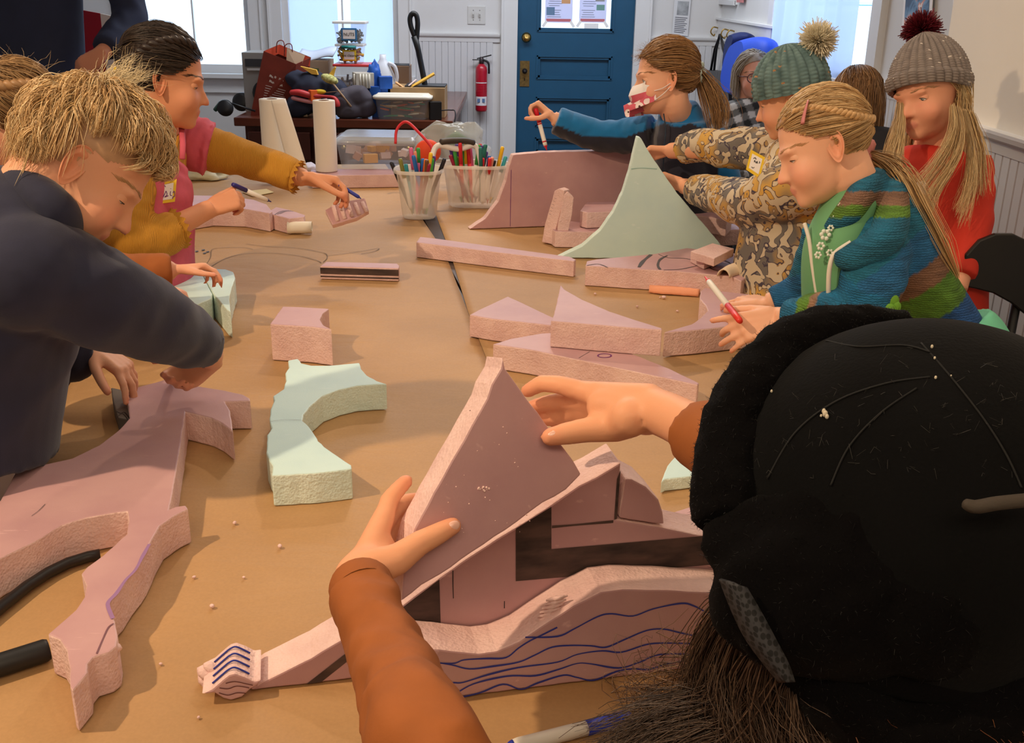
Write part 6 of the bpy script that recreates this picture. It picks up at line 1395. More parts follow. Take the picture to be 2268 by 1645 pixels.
name_tag(g.root, [(2008, 408), (2050, 400), (2050, 432), (2008, 438)], 2.475, -cv(.15, 0, 1), [[(2012, 428), (2014, 418), (2018, 424), (2024, 420), (2028, 428), (2034, 420)]], border=TAGW, ink=M('ink_pink', (206, 120, 160), .6))
d = roots(1500, 0, 61, lambda p: p[:, 1] < 2.6); P = hang(H, d, (0, .75, .66), 1.85, .27, 5, 7, (.3, .7), 62, .5, .4, .25); HATB = [(236, 204, 146), (214, 174, 118), (246, 224, 178), (180, 138, 92)]; strands('hair', P, .0008, HATB, g.root, 63, 3, .3)
tresses(g.root, 'hair_front', [[(1992, 225, 2.52), (1985, 280, 2.48), (1968, 340, 2.46), (1962, 400, 2.46), (1985, 440, 2.45)], [(1998, 230, 2.50), (1995, 300, 2.46), (1985, 360, 2.44), (2000, 420, 2.44)], [(2120, 240, 2.44), (2128, 300, 2.42), (2110, 360, 2.41), (2070, 420, 2.42), (2050, 470, 2.43)], [(2135, 245, 2.46), (2150, 320, 2.44), (2150, 400, 2.43), (2130, 470, 2.43)], [(2110, 235, 2.43), (2112, 290, 2.41), (2085, 350, 2.41), (2040, 410, 2.43)], [(2150, 250, 2.48), (2170, 330, 2.47), (2172, 420, 2.46)]], 900, .008, 64, HATB, .0005, .004)
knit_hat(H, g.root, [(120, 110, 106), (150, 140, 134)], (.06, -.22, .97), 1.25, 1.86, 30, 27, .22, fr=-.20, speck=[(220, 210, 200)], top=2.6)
pompom(H, surf(unit(np.array([(.25, -.42, .9)])), 5.4)[0], 4.0, [(104, 26, 40), (70, 16, 28), (136, 40, 54)], g.root, 2200, 5, .0012)

# ---- woman with glasses at the back
w = Person((1.0, 4.95, 0), 'person with grey bob, dark glasses and black-white checked shirt seated by the coats', (228, 172, 152), .006)
H = w.set_head(D(1668, 166, 4.9), cvp(1668, 166, .30, -.10, -.94), cvp(1672, 168, .02, 1, 0), 1.08, neck=D(1665, 232, 4.95), nr=(.05, .055), ears=())
loft(w.body, [D(1665, 232, 4.95), D(1660, 300, 4.95), D(1660, 420, 4.95)], [.06, .1, .1], [.05, .07, .08], cv(1, 0, 0)); w.finish_body(lid=.35, low=-.5, gaze=(-.35, .93, -.1), iris=(80, 90, 110), brow=(150, 130, 110))
def plaid(v):
    u = v @ np.array(cv(.95, .3, 0)); q = v @ np.array(cv(-.3, .95, 0)); a = (np.sin(u * 95) > 0).astype(float); b = (np.sin(q * 95) > 0).astype(float); x = (a + b) / 2; return np.stack([.012 + .5 * x ** 2.2] * 3, -1)
c = MB(); loft(c, [D(1665, 226, 4.95), D(1662, 252, 4.95), D(1655, 330, 4.95), D(1655, 460, 4.95)], [.08, .17, .20, .20], [.07, .1, .12, .13], cv(1, 0, 0)); limb(c, [D(1600, 262, 4.95), D(1590, 340, 4.9), D(1640, 400, 4.75)], [.075, .06, .05]); w.cloth('checked_shirt', c, M('plaid_shirt', (128, 128, 128), .85, attr=True), .006, colfn=plaid)
p = D(1655, 460, 4.95); w.legs((p.x, p.y, p.z + .02), (1, 0, 0), DARKTR)
hair_cap(H, (150, 138, 124), w.root, .5); d = roots(1300, 0, 71, lambda p: p[:, 1] < 4.5); P = hang(H, d, (0, .62, .78), 1.75, .09, 7, 5, (.4, .8), 72, .2, .3, .15); P = P[(H.l(P[:, -1])[:, 1] < 6.5)]; strands('hair', P, .0013, [(178, 168, 154), (146, 132, 116), (206, 198, 186)], w.root, 73, 3, .5)
GLS = M('glasses_frame', (60, 26, 36), .3)
part('glasses', GLS, w.root, lambda m: ([m.tube([H.wv((e * 3.1 + 2.3 * math.cos(t), 9.2 - .02 * abs(math.cos(t)), -.5 + 1.9 * math.sin(t))) for t in np.linspace(0, 2 * PI, 25)], .0022, 6) for e in (-1, 1)], m.tube([H.wv((-.8, 9.3, 0)), H.wv((.8, 9.3, 0))], .002, 6), [m.tube([H.wv((e * 5.4, 9.1, .2)), H.wv((e * 7.2, 4, .1)), H.wv((e * 7.4, -1, -.3))], .002, 6) for e in (-1, 1)]))
# ---- child seen from behind
b_ = Person((1.22, 3.72, 0), 'person with long straight brown hair and dark jacket seen from behind', (226, 170, 140), .008)
H = b_.set_head(D(1898, 215, 3.7), cvp(1898, 215, -.25, -.1, .95), cvp(1898, 215, 0, 1, .1), 1.02, neck=D(1905, 300, 3.7), ears=()); loft(b_.body, [D(1905, 300, 3.7), D(1905, 360, 3.7), D(1905, 500, 3.7)], [.05, .09, .1], [.05, .06, .08], cv(1, 0, 0)); b_.finish_body(face=False)
c = MB(); loft(c, [D(1905, 290, 3.7), D(1908, 320, 3.7), D(1910, 400, 3.7), D(1910, 560, 3.7)], [.08, .16, .18, .18], [.07, .1, .12, .13], cv(1, 0, 0), mod=folds(.05, 3)); limb(c, [D(1990, 330, 3.65), D(2000, 420, 3.6), D(1980, 500, 3.5)], [.07, .06, .05]); limb(c, [D(1830, 330, 3.65), D(1820, 420, 3.6), D(1840, 500, 3.5)], [.07, .06, .05]); b_.cloth('jacket', c, M('dark_jacket', (36, 34, 38), .7, bump=.3, bscale=60), .01); p = D(1910, 560, 3.7); b_.legs((p.x, p.y, p.z), (1, 0, 0), DARKTR)
hair_cap(H, (112, 80, 54), b_.root, .5); d = roots(1500, 0, 81); P = hang(H, d, (0, .2, 1), 1.5, .17, 5, 6, (.4, .9), 82, .3, .3, .2); strands('hair', P, .0014, [(166, 120, 76), (128, 90, 58), (196, 152, 104), (104, 72, 48)], b_.root, 83, 3, .4)
# ================================================================== child in the black hat, seen from behind
def T(x, y, l=0.0): return atp(x, y, hp, hn) + hn * l
f = Person((.30, .52, 0), 'person in black fuzzy hat and rust top holding the pointed foam slab, seen from behind', (232, 168, 130), .0034)
def chain(pts, rad):
    for i in range(len(pts) - 1): f.body.caps(pts[i], pts[i + 1], rad[i], rad[i + 1], 12)
    f.tips.append(pts[-1])
dl = dep_of(T(905, 1180)); dr_ = dep_of(T(1240, 960))
# left hand
lwr = D(790, 1275, dl - .035)
kn = [D(852, 1140, dl + .035), D(846, 1165, dl + .045), D(842, 1190, dl + .052), D(842, 1212, dl + .055)]
for i, k_ in enumerate(kn): f.body.caps(lwr.lerp(D(815, 1250, dl), .3 + .1 * i), k_, .0165, .0115, 12)
chain([kn[0], D(862, 1108, dl + .05), D(880, 1085, dl + .055), D(899, 1066, dl + .058)], [.0108, .0098, .009, .0078])
chain([kn[1], D(872, 1130, dl + .066), D(895, 1112, dl + .078), D(925, 1105, dl + .085)], [.0108, .0098, .009, .0078])
chain([kn[2], D(872, 1165, dl + .072), D(900, 1150, dl + .085), D(935, 1145, dl + .09)], [.0105, .0095, .0088, .0078])
chain([kn[3], D(872, 1190, dl + .072), D(905, 1180, dl + .085), D(930, 1178, dl + .09)], [.0095, .0085, .008, .007])
tl_ = [D(822, 1258, dl - .03), T(866, 1228, .022), T(918, 1196, .016), T(960, 1177, .0125), T(996, 1160, .0105)]
chain(tl_, [.020, .0155, .0125, .0112, .0092])
f.body.caps(lwr, D(838, 1215, dl + .012), .0215, .018, 14); f.body.caps(lwr, D(850, 1240, dl - .005), .0215, .015, 14)
lel = D(940, 1640, dl - .30)
limb(f.body, [lwr + (lwr - kn[1]) * .0, D(812, 1330, dl - .07), D(860, 1450, dl - .15), lel], [.0215, .0225, .0245, .027])
# right hand
rwr = D(1438, 905, dr_ - .02)
kr = [D(1295, 868, dr_ + .03), D(1290, 885, dr_ + .045), D(1292, 905, dr_ + .055), D(1300, 922, dr_ + .06)]
for i, k_ in enumerate(kr): f.body.caps(rwr + cv(0, .008 - .006 * i, .004 * i), k_, .0185, .0125, 12)
chain([kr[0], D(1240, 852, dr_ + .04), D(1200, 848, dr_ + .052), D(1168, 866, dr_ + .062)], [.0118, .0105, .0095, .008])
chain([kr[1], D(1245, 888, dr_ + .066), D(1212, 892, dr_ + .078), D(1180, 900, dr_ + .082)], [.0115, .0102, .0092, .008])
chain([kr[2], D(1255, 918, dr_ + .078), D(1225, 925, dr_ + .088), D(1195, 930, dr_ + .09)], [.0112, .0100, .009, .008])
chain([kr[3], D(1268, 935, dr_ + .082), D(1240, 945, dr_ + .092)], [.0098, .0088, .0075])
tr_ = [D(1395, 925, dr_ - .03), T(1335, 938, .030), T(1280, 948, .020), T(1240, 957, .014), T(1208, 965, .0112)]
chain(tr_, [.021, .0165, .0132, .0118, .0095])
limb(f.body, [rwr, D(1500, 930, dr_ - .06), D(1600, 990, dr_ - .13), D(1720, 1110, dr_ - .25)], [.0235, .0235, .027, .032])
f.body.caps(rwr, D(1340, 900, dr_ + .005), .0225, .02, 14)
# head and torso (under the hat)
hc = D(1960, 1210, .80)
H = f.set_head(hc, cv(-.42, .10, .9), cv(-.12, .93, -.35), 1.0, neck=D(2010, 1480, .76), nr=(.05, .055), ears=())
shl, shr = D(1660, 1960, .72), D(2380, 1760, .80)
loft(f.body, [D(2010, 1480, .76), D(2000, 1750, .74), D(1990, 2400, .62)], [.05, .08, .10], [.05, .06, .07], cv(.9, .1, .2)); limb(f.body, [shl, D(1200, 1950, .68), lel], [.04, .034, .028]); limb(f.body, [shr, D(2050, 1350, .95), D(1720, 1110, dr_ - .25)], [.04, .035, .032])
f.finish_body(face=False)
NAIL = M('nail', (240, 190, 172), .25, coat=.3)
for pts in (tl_, tr_):
    d_ = (pts[-1] - pts[-2]).normalized(); up_ = hn; sd = d_.cross(up_).normalized(); R3 = Matrix((sd, d_, sd.cross(d_))).transposed()
    part('thumb_nail', NAIL, f.root, lambda m: m.ell(pts[-1] - d_ * .002 + hn * .0062 + cv(0, .0015, 0), (.0056, .0078, .0030), R3, 14, 8))
c = MB()
limb(c, [D(800, 1302, dl - .055), D(812, 1335, dl - .073), D(860, 1450, dl - .15), D(900, 1550, dl - .228), lel, D(1200, 1950, .68), shl], [.0285, .0300, .0320, .034, .037, .044, .055], 12, 26, folds(.075, 7, .3))
f.cloth('left_sleeve', c, RUST, .0045)
part('cuff', RUST, f.root, lambda m: m.tube([D(797, 1290, dl - .048), D(799, 1298, dl - .053), D(806, 1318, dl - .065)], [.0282, .0302, .0300], 26, cap=False))
c = MB(); limb(c, [D(1540, 952, dr_ - .085), D(1620, 1005, dr_ - .14), D(1720, 1110, dr_ - .25), D(2050, 1350, .95), shr], [.0325, .035, .038, .046, .055], 10, 26, folds(.04, 4, .8)); f.cloth('right_sleeve', c, RUST, .006)
c = MB(); loft(c, [D(2010, 1690, .80), D(2005, 1800, .79), D(1995, 1960, .74), D(1985, 2500, .62)], [.05, .10, .14, .15], [.06, .08, .10, .10], cv(.9, .1, .2)); f.cloth('shirt', c, RUST, .008)
p = D(1985, 2400, .62); f.legs((p.x, p.y, max(p.z, .6)), (1, 0, 0), DARKTR)
# ---- the hat
def velvet(name, c, sheen):
    m = M(name, c, .9, var=.35, vscale=9, bump=.25, bscale=350, sheen=sheen, spec=.06); m.node_tree.nodes['Principled BSDF'].inputs['Sheen Roughness'].default_value = .6; return m
VEL, FUR = velvet('black_velvet', (9, 9, 10), .02), velvet('black_fleece', (6, 5, 6), .01)
hat = MB(); hat.ell(D(2045, 1135, .78), (.158, .150, .146), None, 40, 26)
ho = f.cloth('hat_crown', hat, VEL, .006)
def lift_c(px): return None
def on_crown(x, y, l=0.0):
    """first hit of the view ray with the crown, lifted outward"""
    r = ray(x, y).normalized(); c0 = D(2045, 1135, .78); ra = V((.158, .150, .146)); o = V(((CAMP - c0)[i] / ra[i] for i in range(3))); d = V((r[i] / ra[i] for i in range(3)))
    A, B, Cq = d.dot(d), o.dot(d), o.dot(o) - 1; disc = max(0, B * B - A * Cq); t = (-B - math.sqrt(disc)) / A; p = CAMP + r * t; n = V(((p - c0)[i] / ra[i] ** 2 for i in range(3))).normalized(); return p + n * l
def fuzz(name, pts, nrm, L, n, seed, cols, rad=.0005, parent=None):
    rs = np.random.RandomState(seed); P0 = np.array([tuple(p) for p in pts]); N = np.array([tuple(q) for q in nrm]); i = rs.randint(0, len(P0), n); d = unit(N[i] + rs.normal(size=(n, 3)) * .8); l = L * (.4 + .8 * rs.rand(n, 1)); w = rs.normal(size=(n, 3)) * .4
    return strands(name, np.stack([P0[i] + d * l * q + w * l * q * q for q in (0, .5, 1)], 1), rad, cols, parent, seed, 3, .4, shade=.1)
def furpiece(name, mb, n, seed, vox=.005):
    v, fc = fuse(mb, vox, 2); nn = np.array([noise.noise(V(p) * 45) for p in v]) + .6 * np.array([noise.noise(V(p) * 110) for p in v])
    o = mesh_obj(name, v, fc, FUR, f.root, smooth=True); me = o.data; nor = np.empty(len(v) * 3); me.vertices.foreach_get('normal', nor); nor = nor.reshape(-1, 3); v2 = v + nor * (nn * .0028)[:, None]
    me.vertices.foreach_set('co', (v2 - np.array(wloc(f.root))).ravel()); me.update()
    fuzz(name + '_fuzz', v2, nor, .0024, int(n * .7), seed, [(8, 7, 8), (14, 13, 14)], .00014, f.root); return o
mbk = MB(); limb(mbk, [D(2010, 718, .86), D(1900, 722, .84), D(1800, 745, .82), D(1715, 805, .80), D(1655, 885, .78), D(1622, 985, .76), D(1606, 1080, .74), D(1605, 1160, .725)], [.012, .018, .022, .025, .026, .026, .026, .022], 8, 18)
furpiece('front_brim', mbk, 5200, 91)
mbk = MB(); mbk.ell(D(1890, 1310, .70), (.098, .05, .064), Matrix.Rotation(-.1, 3, 'Y'), 30, 20); mbk.ell(D(1985, 1230, .69), (.075, .04, .05)); mbk.ell(D(1720, 1215, .715), (.050, .035, .032)); mbk.ell(D(2050, 1350, .68), (.05, .04, .05))
limb(mbk, [D(1606, 1135, .725), D(1640, 1170, .72), D(1760, 1160, .70), D(1900, 1120, .68), D(2060, 1110, .67)], [.018, .022, .022, .020, .014]); furpiece('ear_flap', mbk, 6000, 92)
mbk = MB(); limb(mbk, [D(1640, 1200, .73), D(1700, 1300, .73), D(1800, 1440, .72), D(1880, 1545, .71), D(2000, 1612, .70), D(2150, 1590, .69), D(2300, 1510, .68)], [.020, .024, .030, .030, .028, .028, .028], 8, 18); furpiece('back_band', mbk, 5200, 93)
mbk = MB(); loft(mbk, [D(2020, 1260, .78), D(2010, 1400, .76), D(2000, 1540, .75)], [.12, .125, .11], [.09, .09, .08], cv(1, 0, 0)); f.cloth('hat_lining', mbk, FUR, .008)
SEAM = M('seam_thread', (8, 8, 9), .8)
for q in ([(1700, 1060), (1760, 960), (1850, 890), (1960, 850), (2060, 835)], [(2040, 760), (2110, 840), (2180, 930), (2230, 1010), (2262, 1080)], [(1840, 1075), (1880, 990), (1950, 915), (2030, 860)], [(1830, 755), (1900, 768), (2000, 765), (2060, 780)]): part('seam', SEAM, ho, lambda m: m.tube(catmull([on_crown(x, y, .0003) for x, y in q], 8), .0007, 6))
def meshmat():
    m = newmat('black_mesh'); t = NT(m); b = t.n['Principled BSDF']; b.inputs['Roughness'].default_value = .8; tc = t.node('ShaderNodeTexCoord'); vo = t.node('ShaderNodeTexVoronoi', Scale=210, Randomness=.15); t.link(tc.outputs['Object'], vo.inputs['Vector'])
    cr = t.node('ShaderNodeValToRGB'); cr.color_ramp.elements[0].position = .42; cr.color_ramp.elements[0].color = lin((10, 10, 12)); cr.color_ramp.elements[1].position = .52; cr.color_ramp.elements[1].color = lin((50, 50, 54)); t.link(vo.outputs['Distance'], cr.inputs[0]); t.link(cr.outputs[0], b.inputs['Base Color']); return m
band_l = [(1592, 1283), (1618, 1350), (1650, 1415), (1690, 1470), (1725, 1512)]; band_r = [(1655, 1300), (1690, 1360), (1722, 1420), (1748, 1470), (1762, 1510)]
st_ = part('mesh_strap', meshmat(), f.root, lambda m: m.grid([catmull([D(x, y, .675) for x, y in band_l], 6), catmull([D((a_[0] + b2[0]) / 2, (a_[1] + b2[1]) / 2, .660) for a_, b2 in zip(band_l, band_r)], 6), catmull([D(x, y, .665) for x, y in band_r], 6)])); st_.modifiers.new('t', 'SOLIDIFY').thickness = .002
part('tie_cord', M('cord_beige', (58, 50, 42), .8, bump=.3, bscale=200), f.root, lambda m: m.tube(catmull([D(2132, 1112, .615), D(2160, 1122, .613), D(2210, 1114, .61), D(2290, 1106, .61)], 5), [.0012] + [.0030, .0036, .004, .0042, .0042] + [.0044] * 10, 8))
rs = np.random.RandomState(12); lint = []
for i in range(130):
    x, y = rs.uniform(1650, 2250), rs.uniform(760, 1060)
    if y < 760 + abs(x - 1900) * .35 - 60: continue
    p0 = np.array(on_crown(x, y, .0008)); d0 = unit(rs.normal(size=3)) * rs.uniform(.001, .006); w0 = rs.normal(size=3) * .0016; lint.append([p0 + d0 * q + w0 * math.sin(q * 3) for q in (-.5, 0, .5, 1)])
tag(strands('lint', np.array(lint), .00011, [(84, 82, 78), (56, 54, 52)], f.root, 3, 3, .6), kind='stuff')
tag(part('lint_tuft', M('lint_pale', (206, 196, 174), .9), f.root, lambda m: [m.ell(on_crown(x, y, .001), (r, r * .8, r * 1.4), None, 8, 6) for x, y, r in ((1829, 918, .0018), (1826, 912, .0014), (1833, 924, .0013), (1820, 922, .0008), (2072, 838, .0009), (2064, 770, .0010), (2070, 795, .0008), (1711, 868, .0009), (2106, 834, .0005), (1646, 1086, .0008))]), kind='stuff')
# ---- hair flowing out below the hat
rs = np.random.RandomState(20); DK = [(54, 40, 34), (78, 60, 48), (36, 27, 24), (104, 84, 68)]
tresses(f.root, 'hair', [[(1625, 1330, .74), (1590, 1420, .78), (1575, 1520, .80), (1600, 1640, .80)], [(1650, 1380, .73), (1625, 1480, .76), (1640, 1580, .76), (1700, 1700, .76)], [(1700, 1450, .72), (1690, 1540, .74), (1740, 1640, .74), (1800, 1720, .74)], [(1760, 1500, .72), (1780, 1600, .73), (1850, 1700, .73)], [(1680, 1420, .73), (1600, 1560, .78), (1480, 1610, .80), (1370, 1670, .80)], [(1730, 1480, .72), (1640, 1600, .76), (1520, 1650, .78), (1400, 1720, .78)]], 3600, .011, 21, DK, .00045, .005)
tresses(f.root, 'hair_wisps', [[(1612, 1330, .75), (1560, 1420, .80), (1545, 1500, .82), (1565, 1590, .82), (1530, 1560, .83)], [(1625, 1360, .75), (1580, 1470, .80), (1500, 1500, .83), (1480, 1470, .84), (1520, 1450, .84)], [(1640, 1420, .75), (1560, 1520, .80), (1430, 1540, .84), (1400, 1515, .85), (1440, 1500, .85)], [(1660, 1460, .75), (1560, 1580, .80), (1450, 1590, .83), (1420, 1550, .84), (1460, 1530, .84)]], 170, .010, 22, [(96, 70, 52), (128, 98, 74), (70, 50, 40)], .00045, .010)
tresses(f.root, 'hair_back', [[(2150, 1580, .70), (2200, 1640, .69), (2260, 1720, .68)], [(2230, 1540, .69), (2280, 1620, .68), (2330, 1720, .68)], [(1900, 1570, .71), (1950, 1660, .70), (1990, 1760, .70)], [(2050, 1590, .70), (2080, 1680, .70), (2110, 1780, .69)]], 1200, .012, 23, [(120, 74, 46), (88, 52, 34), (150, 98, 62)], .0004)
# blue capped marker lying in front of her
ma, mb_ = atz(1100, 1662, PZ + .008), atz(1396, 1587, PZ + .008)
marker('marker', ma, mb_, .0080, (PENW, M('cap_blue', (42, 60, 176), .4)), 'white barrel marker with blue cap lying in front of the foam figure', capend=True)
# ================================================================== desk at the back wall and what stands on it
DZ = .76; dfy = atz(760, 264, DZ).y; dy0, dy1 = dfy, YB - .06
dxa, dxb = aty(517, 264, dfy).x, aty(1003, 264, dfy).x
MAHOG = M('desk_mahogany', (96, 46, 30), .28, var=.25, vscale=6, stretch=(.3, 3, 3), coat=.3); MAHD = M('desk_mahogany_dark', (70, 34, 26), .35, var=.2, vscale=5, stretch=(3, 3, .4))
dk = empty('desk', ((dxa + dxb) / 2, (dy0 + dy1) / 2, 0), 'dark reddish brown wooden desk under the windows piled with craft supplies', 'desk')
dt = part('desktop', MAHOG, dk, lambda m: m.box(((dxa + dxb) / 2, (dy0 + dy1) / 2, DZ - .025), (dxb - dxa, dy1 - dy0, .05))); bevel(dt, .006)
part('carcass', MAHD, dk, lambda m: m.box(((dxa + dxb) / 2, (dy0 + dy1) / 2 + .02, .36), (dxb - dxa - .10, dy1 - dy0 - .08, .70)))
for i in range(3):
    w_ = (dxb - dxa - .14) / 3; o = part('drawer', MAHD, dk, lambda m: m.box((dxa + .07 + w_ * (i + .5), dy0 + .012, .60), (w_ - .02, .03, .16))); bevel(o, .004)
    part('knob', BRASS, o, lambda m: m.lathe([(.008, 0), (.008, .012), (.015, .02), (.012, .03), (0, .032)], (dxa + .07 + w_ * (i + .5), dy0 - .003, .60), (0, -1, 0), 14))
def Y_(k): return dfy + k
def pbox(name, x0, y0, x1, y1, Y, dep, mat, label, cat, rot=0.0, bev=.003, snap=True, group=None):
    a, b = aty(x0, y1, Y), aty(x1, y0, Y); z0 = DZ if snap else a.z; z1 = b.z; c_ = V(((a.x + b.x) / 2, Y + dep / 2, (z0 + z1) / 2))
    o = empty(name, (c_.x, c_.y, z0), label, cat, group); q = part('body', mat, o, lambda m: m.box(c_, (abs(b.x - a.x), dep, z1 - z0), Matrix.Rotation(rot, 3, 'Z'))); bevel(q, bev); o['_'] = 0; del o['_']; return o, c_, V((abs(b.x - a.x), dep, z1 - z0))
GREYP = M('stereo_grey', (142, 140, 136), .5); DGREY = M('dark_grey_plastic', (52, 54, 58), .5)
so_, c_, s_ = pbox('stereo', 541, 117, 606, 208, Y_(.30), .26, GREYP, 'grey radio cassette stereo at the end of the desk', 'stereo')
part('display', DGREY, so_, lambda m: m.box(c_ + V((0, -s_.y / 2 - .002, s_.z * .33)), (s_.x * .8, .006, s_.z * .13))); part('speaker_grille', BLK, so_, lambda m: m.lathe([(.075, 0), (.075, .006), (.06, .008), (0, .004)], c_ + V((.03, -s_.y / 2, -.06)), (0, -1, 0), 24)); part('button_row', M('button_pale', (190, 190, 188), .4), so_, lambda m: m.box(c_ + V((0, -s_.y / 2 - .003, s_.z * .22)), (s_.x * .7, .008, .012)))
sp = part('speaker', BLK, None, lambda m: m.lathe([(.05, 0), (.055, .01), (.055, .05), (.04, .06), (0, .06)], aty(536, 186, Y_(.36)) , (0, -1, 0), 24)); p = aty(536, 186, Y_(.36)); bpy.data.objects['speaker'].location = (0, 0, DZ + .0555 - p.z); tag(sp, 'small round black speaker standing beside the grey stereo', 'speaker')
# paper bag
BAGM = M('bag_red_brown', (124, 46, 30), .7, var=.15, vscale=12, bump=.3, bscale=25); BAGI = M('bag_orange_red', (186, 62, 30), .7); BEIGE = M('beige_paper', (206, 176, 146), .8)
yb = Y_(.10); A_, B_, C_, D_ = aty(554, 246, yb), aty(642, 243, yb + .03), aty(656, 142, yb), aty(584, 113, yb); A_.z = B_.z = DZ + .001; bv = V((.045, .15, 0)); bt = V((.06, .15, .03))
bag = empty('paper_bag', ((A_.x + B_.x) / 2, yb + .08, DZ), 'open red-brown paper shopping bag with white printed lines on the desk', 'bag')
def bagm(m):
    P = [A_, B_, C_, D_, A_ + bv, B_ + bv, C_ + bt, D_ + bt]; m.add(P, [(0, 1, 2, 3), (1, 5, 6, 2), (5, 4, 7, 6), (4, 0, 3, 7), (0, 4, 5, 1)])
bo = part('bag_body', BAGM, bag, bagm); bo.modifiers.new('t', 'SOLIDIFY').thickness = .003
part('bag_lining', BAGI, bag, lambda m: m.add([D_ + V((.004, .006, 0)), D_ + bt - V((-.004, .006, 0)), C_ + bt - V((.004, .006, 0)), D_ + bt * .9 + V((0, 0, -.05)), C_ + bt * .9 - V((0, 0, .05)), D_ + V((0, .01, -.05))], [(1, 2, 4, 3), (0, 1, 3, 5)]))
part('inside_paper', BEIGE, bag, lambda m: m.add([D_ + bt * .5 + V((.09, 0, -.0)), C_ + bt * .5 + V((.01, 0, .03)), C_ + bt * .4 + V((-.02, -.01, -.06)), D_ + bt * .4 + V((.09, 0, -.09))], [(0, 1, 2, 3)]))
for q in (.25, .5): part('bag_handle', BAGM, bag, lambda m: m.tube(catmull([D_.lerp(C_, q) + bt * .5 + V((-.02, 0, -.01)), D_.lerp(C_, q) + bt * .5 + V((-.01, 0, .05)), D_.lerp(C_, q) + bt * .5 + V((.025, 0, .055)), D_.lerp(C_, q) + bt * .5 + V((.03, 0, .0))], 5), .003, 6))
bx_, by_ = (B_ - A_).normalized(), (D_ - A_).normalized(); bn_ = bx_.cross(by_).normalized(); bn_ = bn_ if bn_.y < 0 else -bn_; WINK = M('white_print', (226, 216, 206), .7)
def bq(u, w): return A_ + (B_ - A_) * u + ((D_ - A_) * (1 - u) + (C_ - B_) * u) * w
def script(m, u0, w0, n, k_=.03):
    ribbon(m, [bq(u0 + k_ * i * .55, w0 - .06 * k_ * i + (.022 if i % 2 else -.012) * (1 + .4 * math.sin(i * 2.3))) for i in range(n)], .0035, bn_, .0065)
part('script_print', WINK, bag, lambda m: (script(m, .30, .66, 7), script(m, .44, .655, 4), script(m, .57, .645, 9))); part('script_print', WINK, bag, lambda m: (script(m, .32, .575, 9), script(m, .53, .555, 11)))
part('text_lines', WINK, bag, lambda m: [ribbon(m, [bq(.24, .50 - .040 * i), bq(.5, .485 - .040 * i), bq(.80 - .02 * (i % 3), .465 - .040 * i)], .0042, bn_, .0065) for i in range(8)])
# cardboard box with green label
cbx, c_, s_ = pbox('carton', 655, 134, 727, 200, Y_(.42), .2, M('carton_tan', (176, 152, 128), .8), 'tan carton with green printed label behind the paper bag', 'carton')
part('green_label', M('label_green', (96, 112, 70), .7), cbx, lambda m: m.box(c_ + V((-.02, -s_.y / 2 - .001, .04)), (s_.x * .62, .002, s_.z * .42))); part('yellow_label', M('label_yellow', (222, 186, 60), .7), cbx, lambda m: m.box(c_ + V((.02, -s_.y / 2 - .002, .0)), (s_.x * .3, .002, s_.z * .14)))
o = part('paper_stack', M('paper_bluewhite', (206, 218, 238), .7), None, lambda m: m.grid([[aty(655 + 82 * i / 12, 128 + 5 * math.sin(i * .45) - 2 * j, Y_(.42)) + V((0, .05 * j, .006 * j)) for i in range(13)] for j in range(5)])); o.modifiers.new('t', 'SOLIDIFY').thickness = .008; tag(o, 'curling stack of blue-white paper on the tan carton', 'paper')
# clear containers with labels
CLEAR = clear('clear_plastic', (226, 232, 236), .20, .15); CLEARL = clear('clear_plastic_lid', (236, 232, 224), .8, .3)
def tub_(name, x0, y0, x1, y1, Y, dep, label, fillm, lidm, frame, txt, fillh=.7, z0=None):
    a, b = aty(x0, y1, Y), aty(x1, y0, Y); zb = a.z if z0 is None else z0; w_ = b.x - a.x; h_ = b.z - zb; cx_ = (a.x + b.x) / 2; o = empty(name, (cx_, Y + dep / 2, zb), label, 'container')
    def shell(m):
        k_ = .86; lo = [V((cx_ + sx * w_ / 2 * k_, Y + dep / 2 + sy * dep / 2 * k_, zb)) for sx, sy in ((-1, -1), (1, -1), (1, 1), (-1, 1))]; hi = [V((cx_ + sx * w_ / 2, Y + dep / 2 + sy * dep / 2, zb + h_)) for sx, sy in ((-1, -1), (1, -1), (1, 1), (-1, 1))]
        m.add(lo + hi, [(3, 2, 1, 0), (0, 1, 5, 4), (1, 2, 6, 5), (2, 3, 7, 6), (3, 0, 4, 7)])
    part('tub', CLEAR, o, shell); q = part('lid', lidm, o, lambda m: m.box((cx_, Y + dep / 2, zb + h_ + .006), (w_ * 1.1, dep * 1.1, .014))); bevel(q, .003)
    rs = np.random.RandomState(int(x0 + y0)); fl = MB()
    for i in range(60):
        p = V((cx_ + rs.uniform(-.38, .38) * w_, Y + dep / 2 + rs.uniform(-.38, .38) * dep, zb + .012 + rs.uniform(0, fillh) * h_)); r = rs.uniform(.008, .018)
        d_ = V(rs.normal(size=3)).normalized(); fl.tube([p - d_ * r * 1.6, p + d_ * r * 1.6], r * .5, 6, mat=int(rs.randint(len(fillm))))
    tag(fl.build('contents', fillm, o), kind='stuff')
    if frame:
        lb_ = part('label_frame', frame, o, lambda m: m.box((cx_, Y - .006, zb + h_ * .48), (w_ * .52, .006, h_ * .62))); bevel(lb_, .003); part('label_card', TAGW, lb_, lambda m: m.box((cx_, Y - .0095, zb + h_ * .48), (w_ * .40, .002, h_ * .44)))
        text_mesh('label_text', txt, h_ * .22, BLACKINK, frame4(V((cx_, Y - .0115, zb + h_ * .48)), (1, 0, 0), (0, 0, 1)), lb_)
    return o, zb + h_ + .013
yr = Y_(.26)
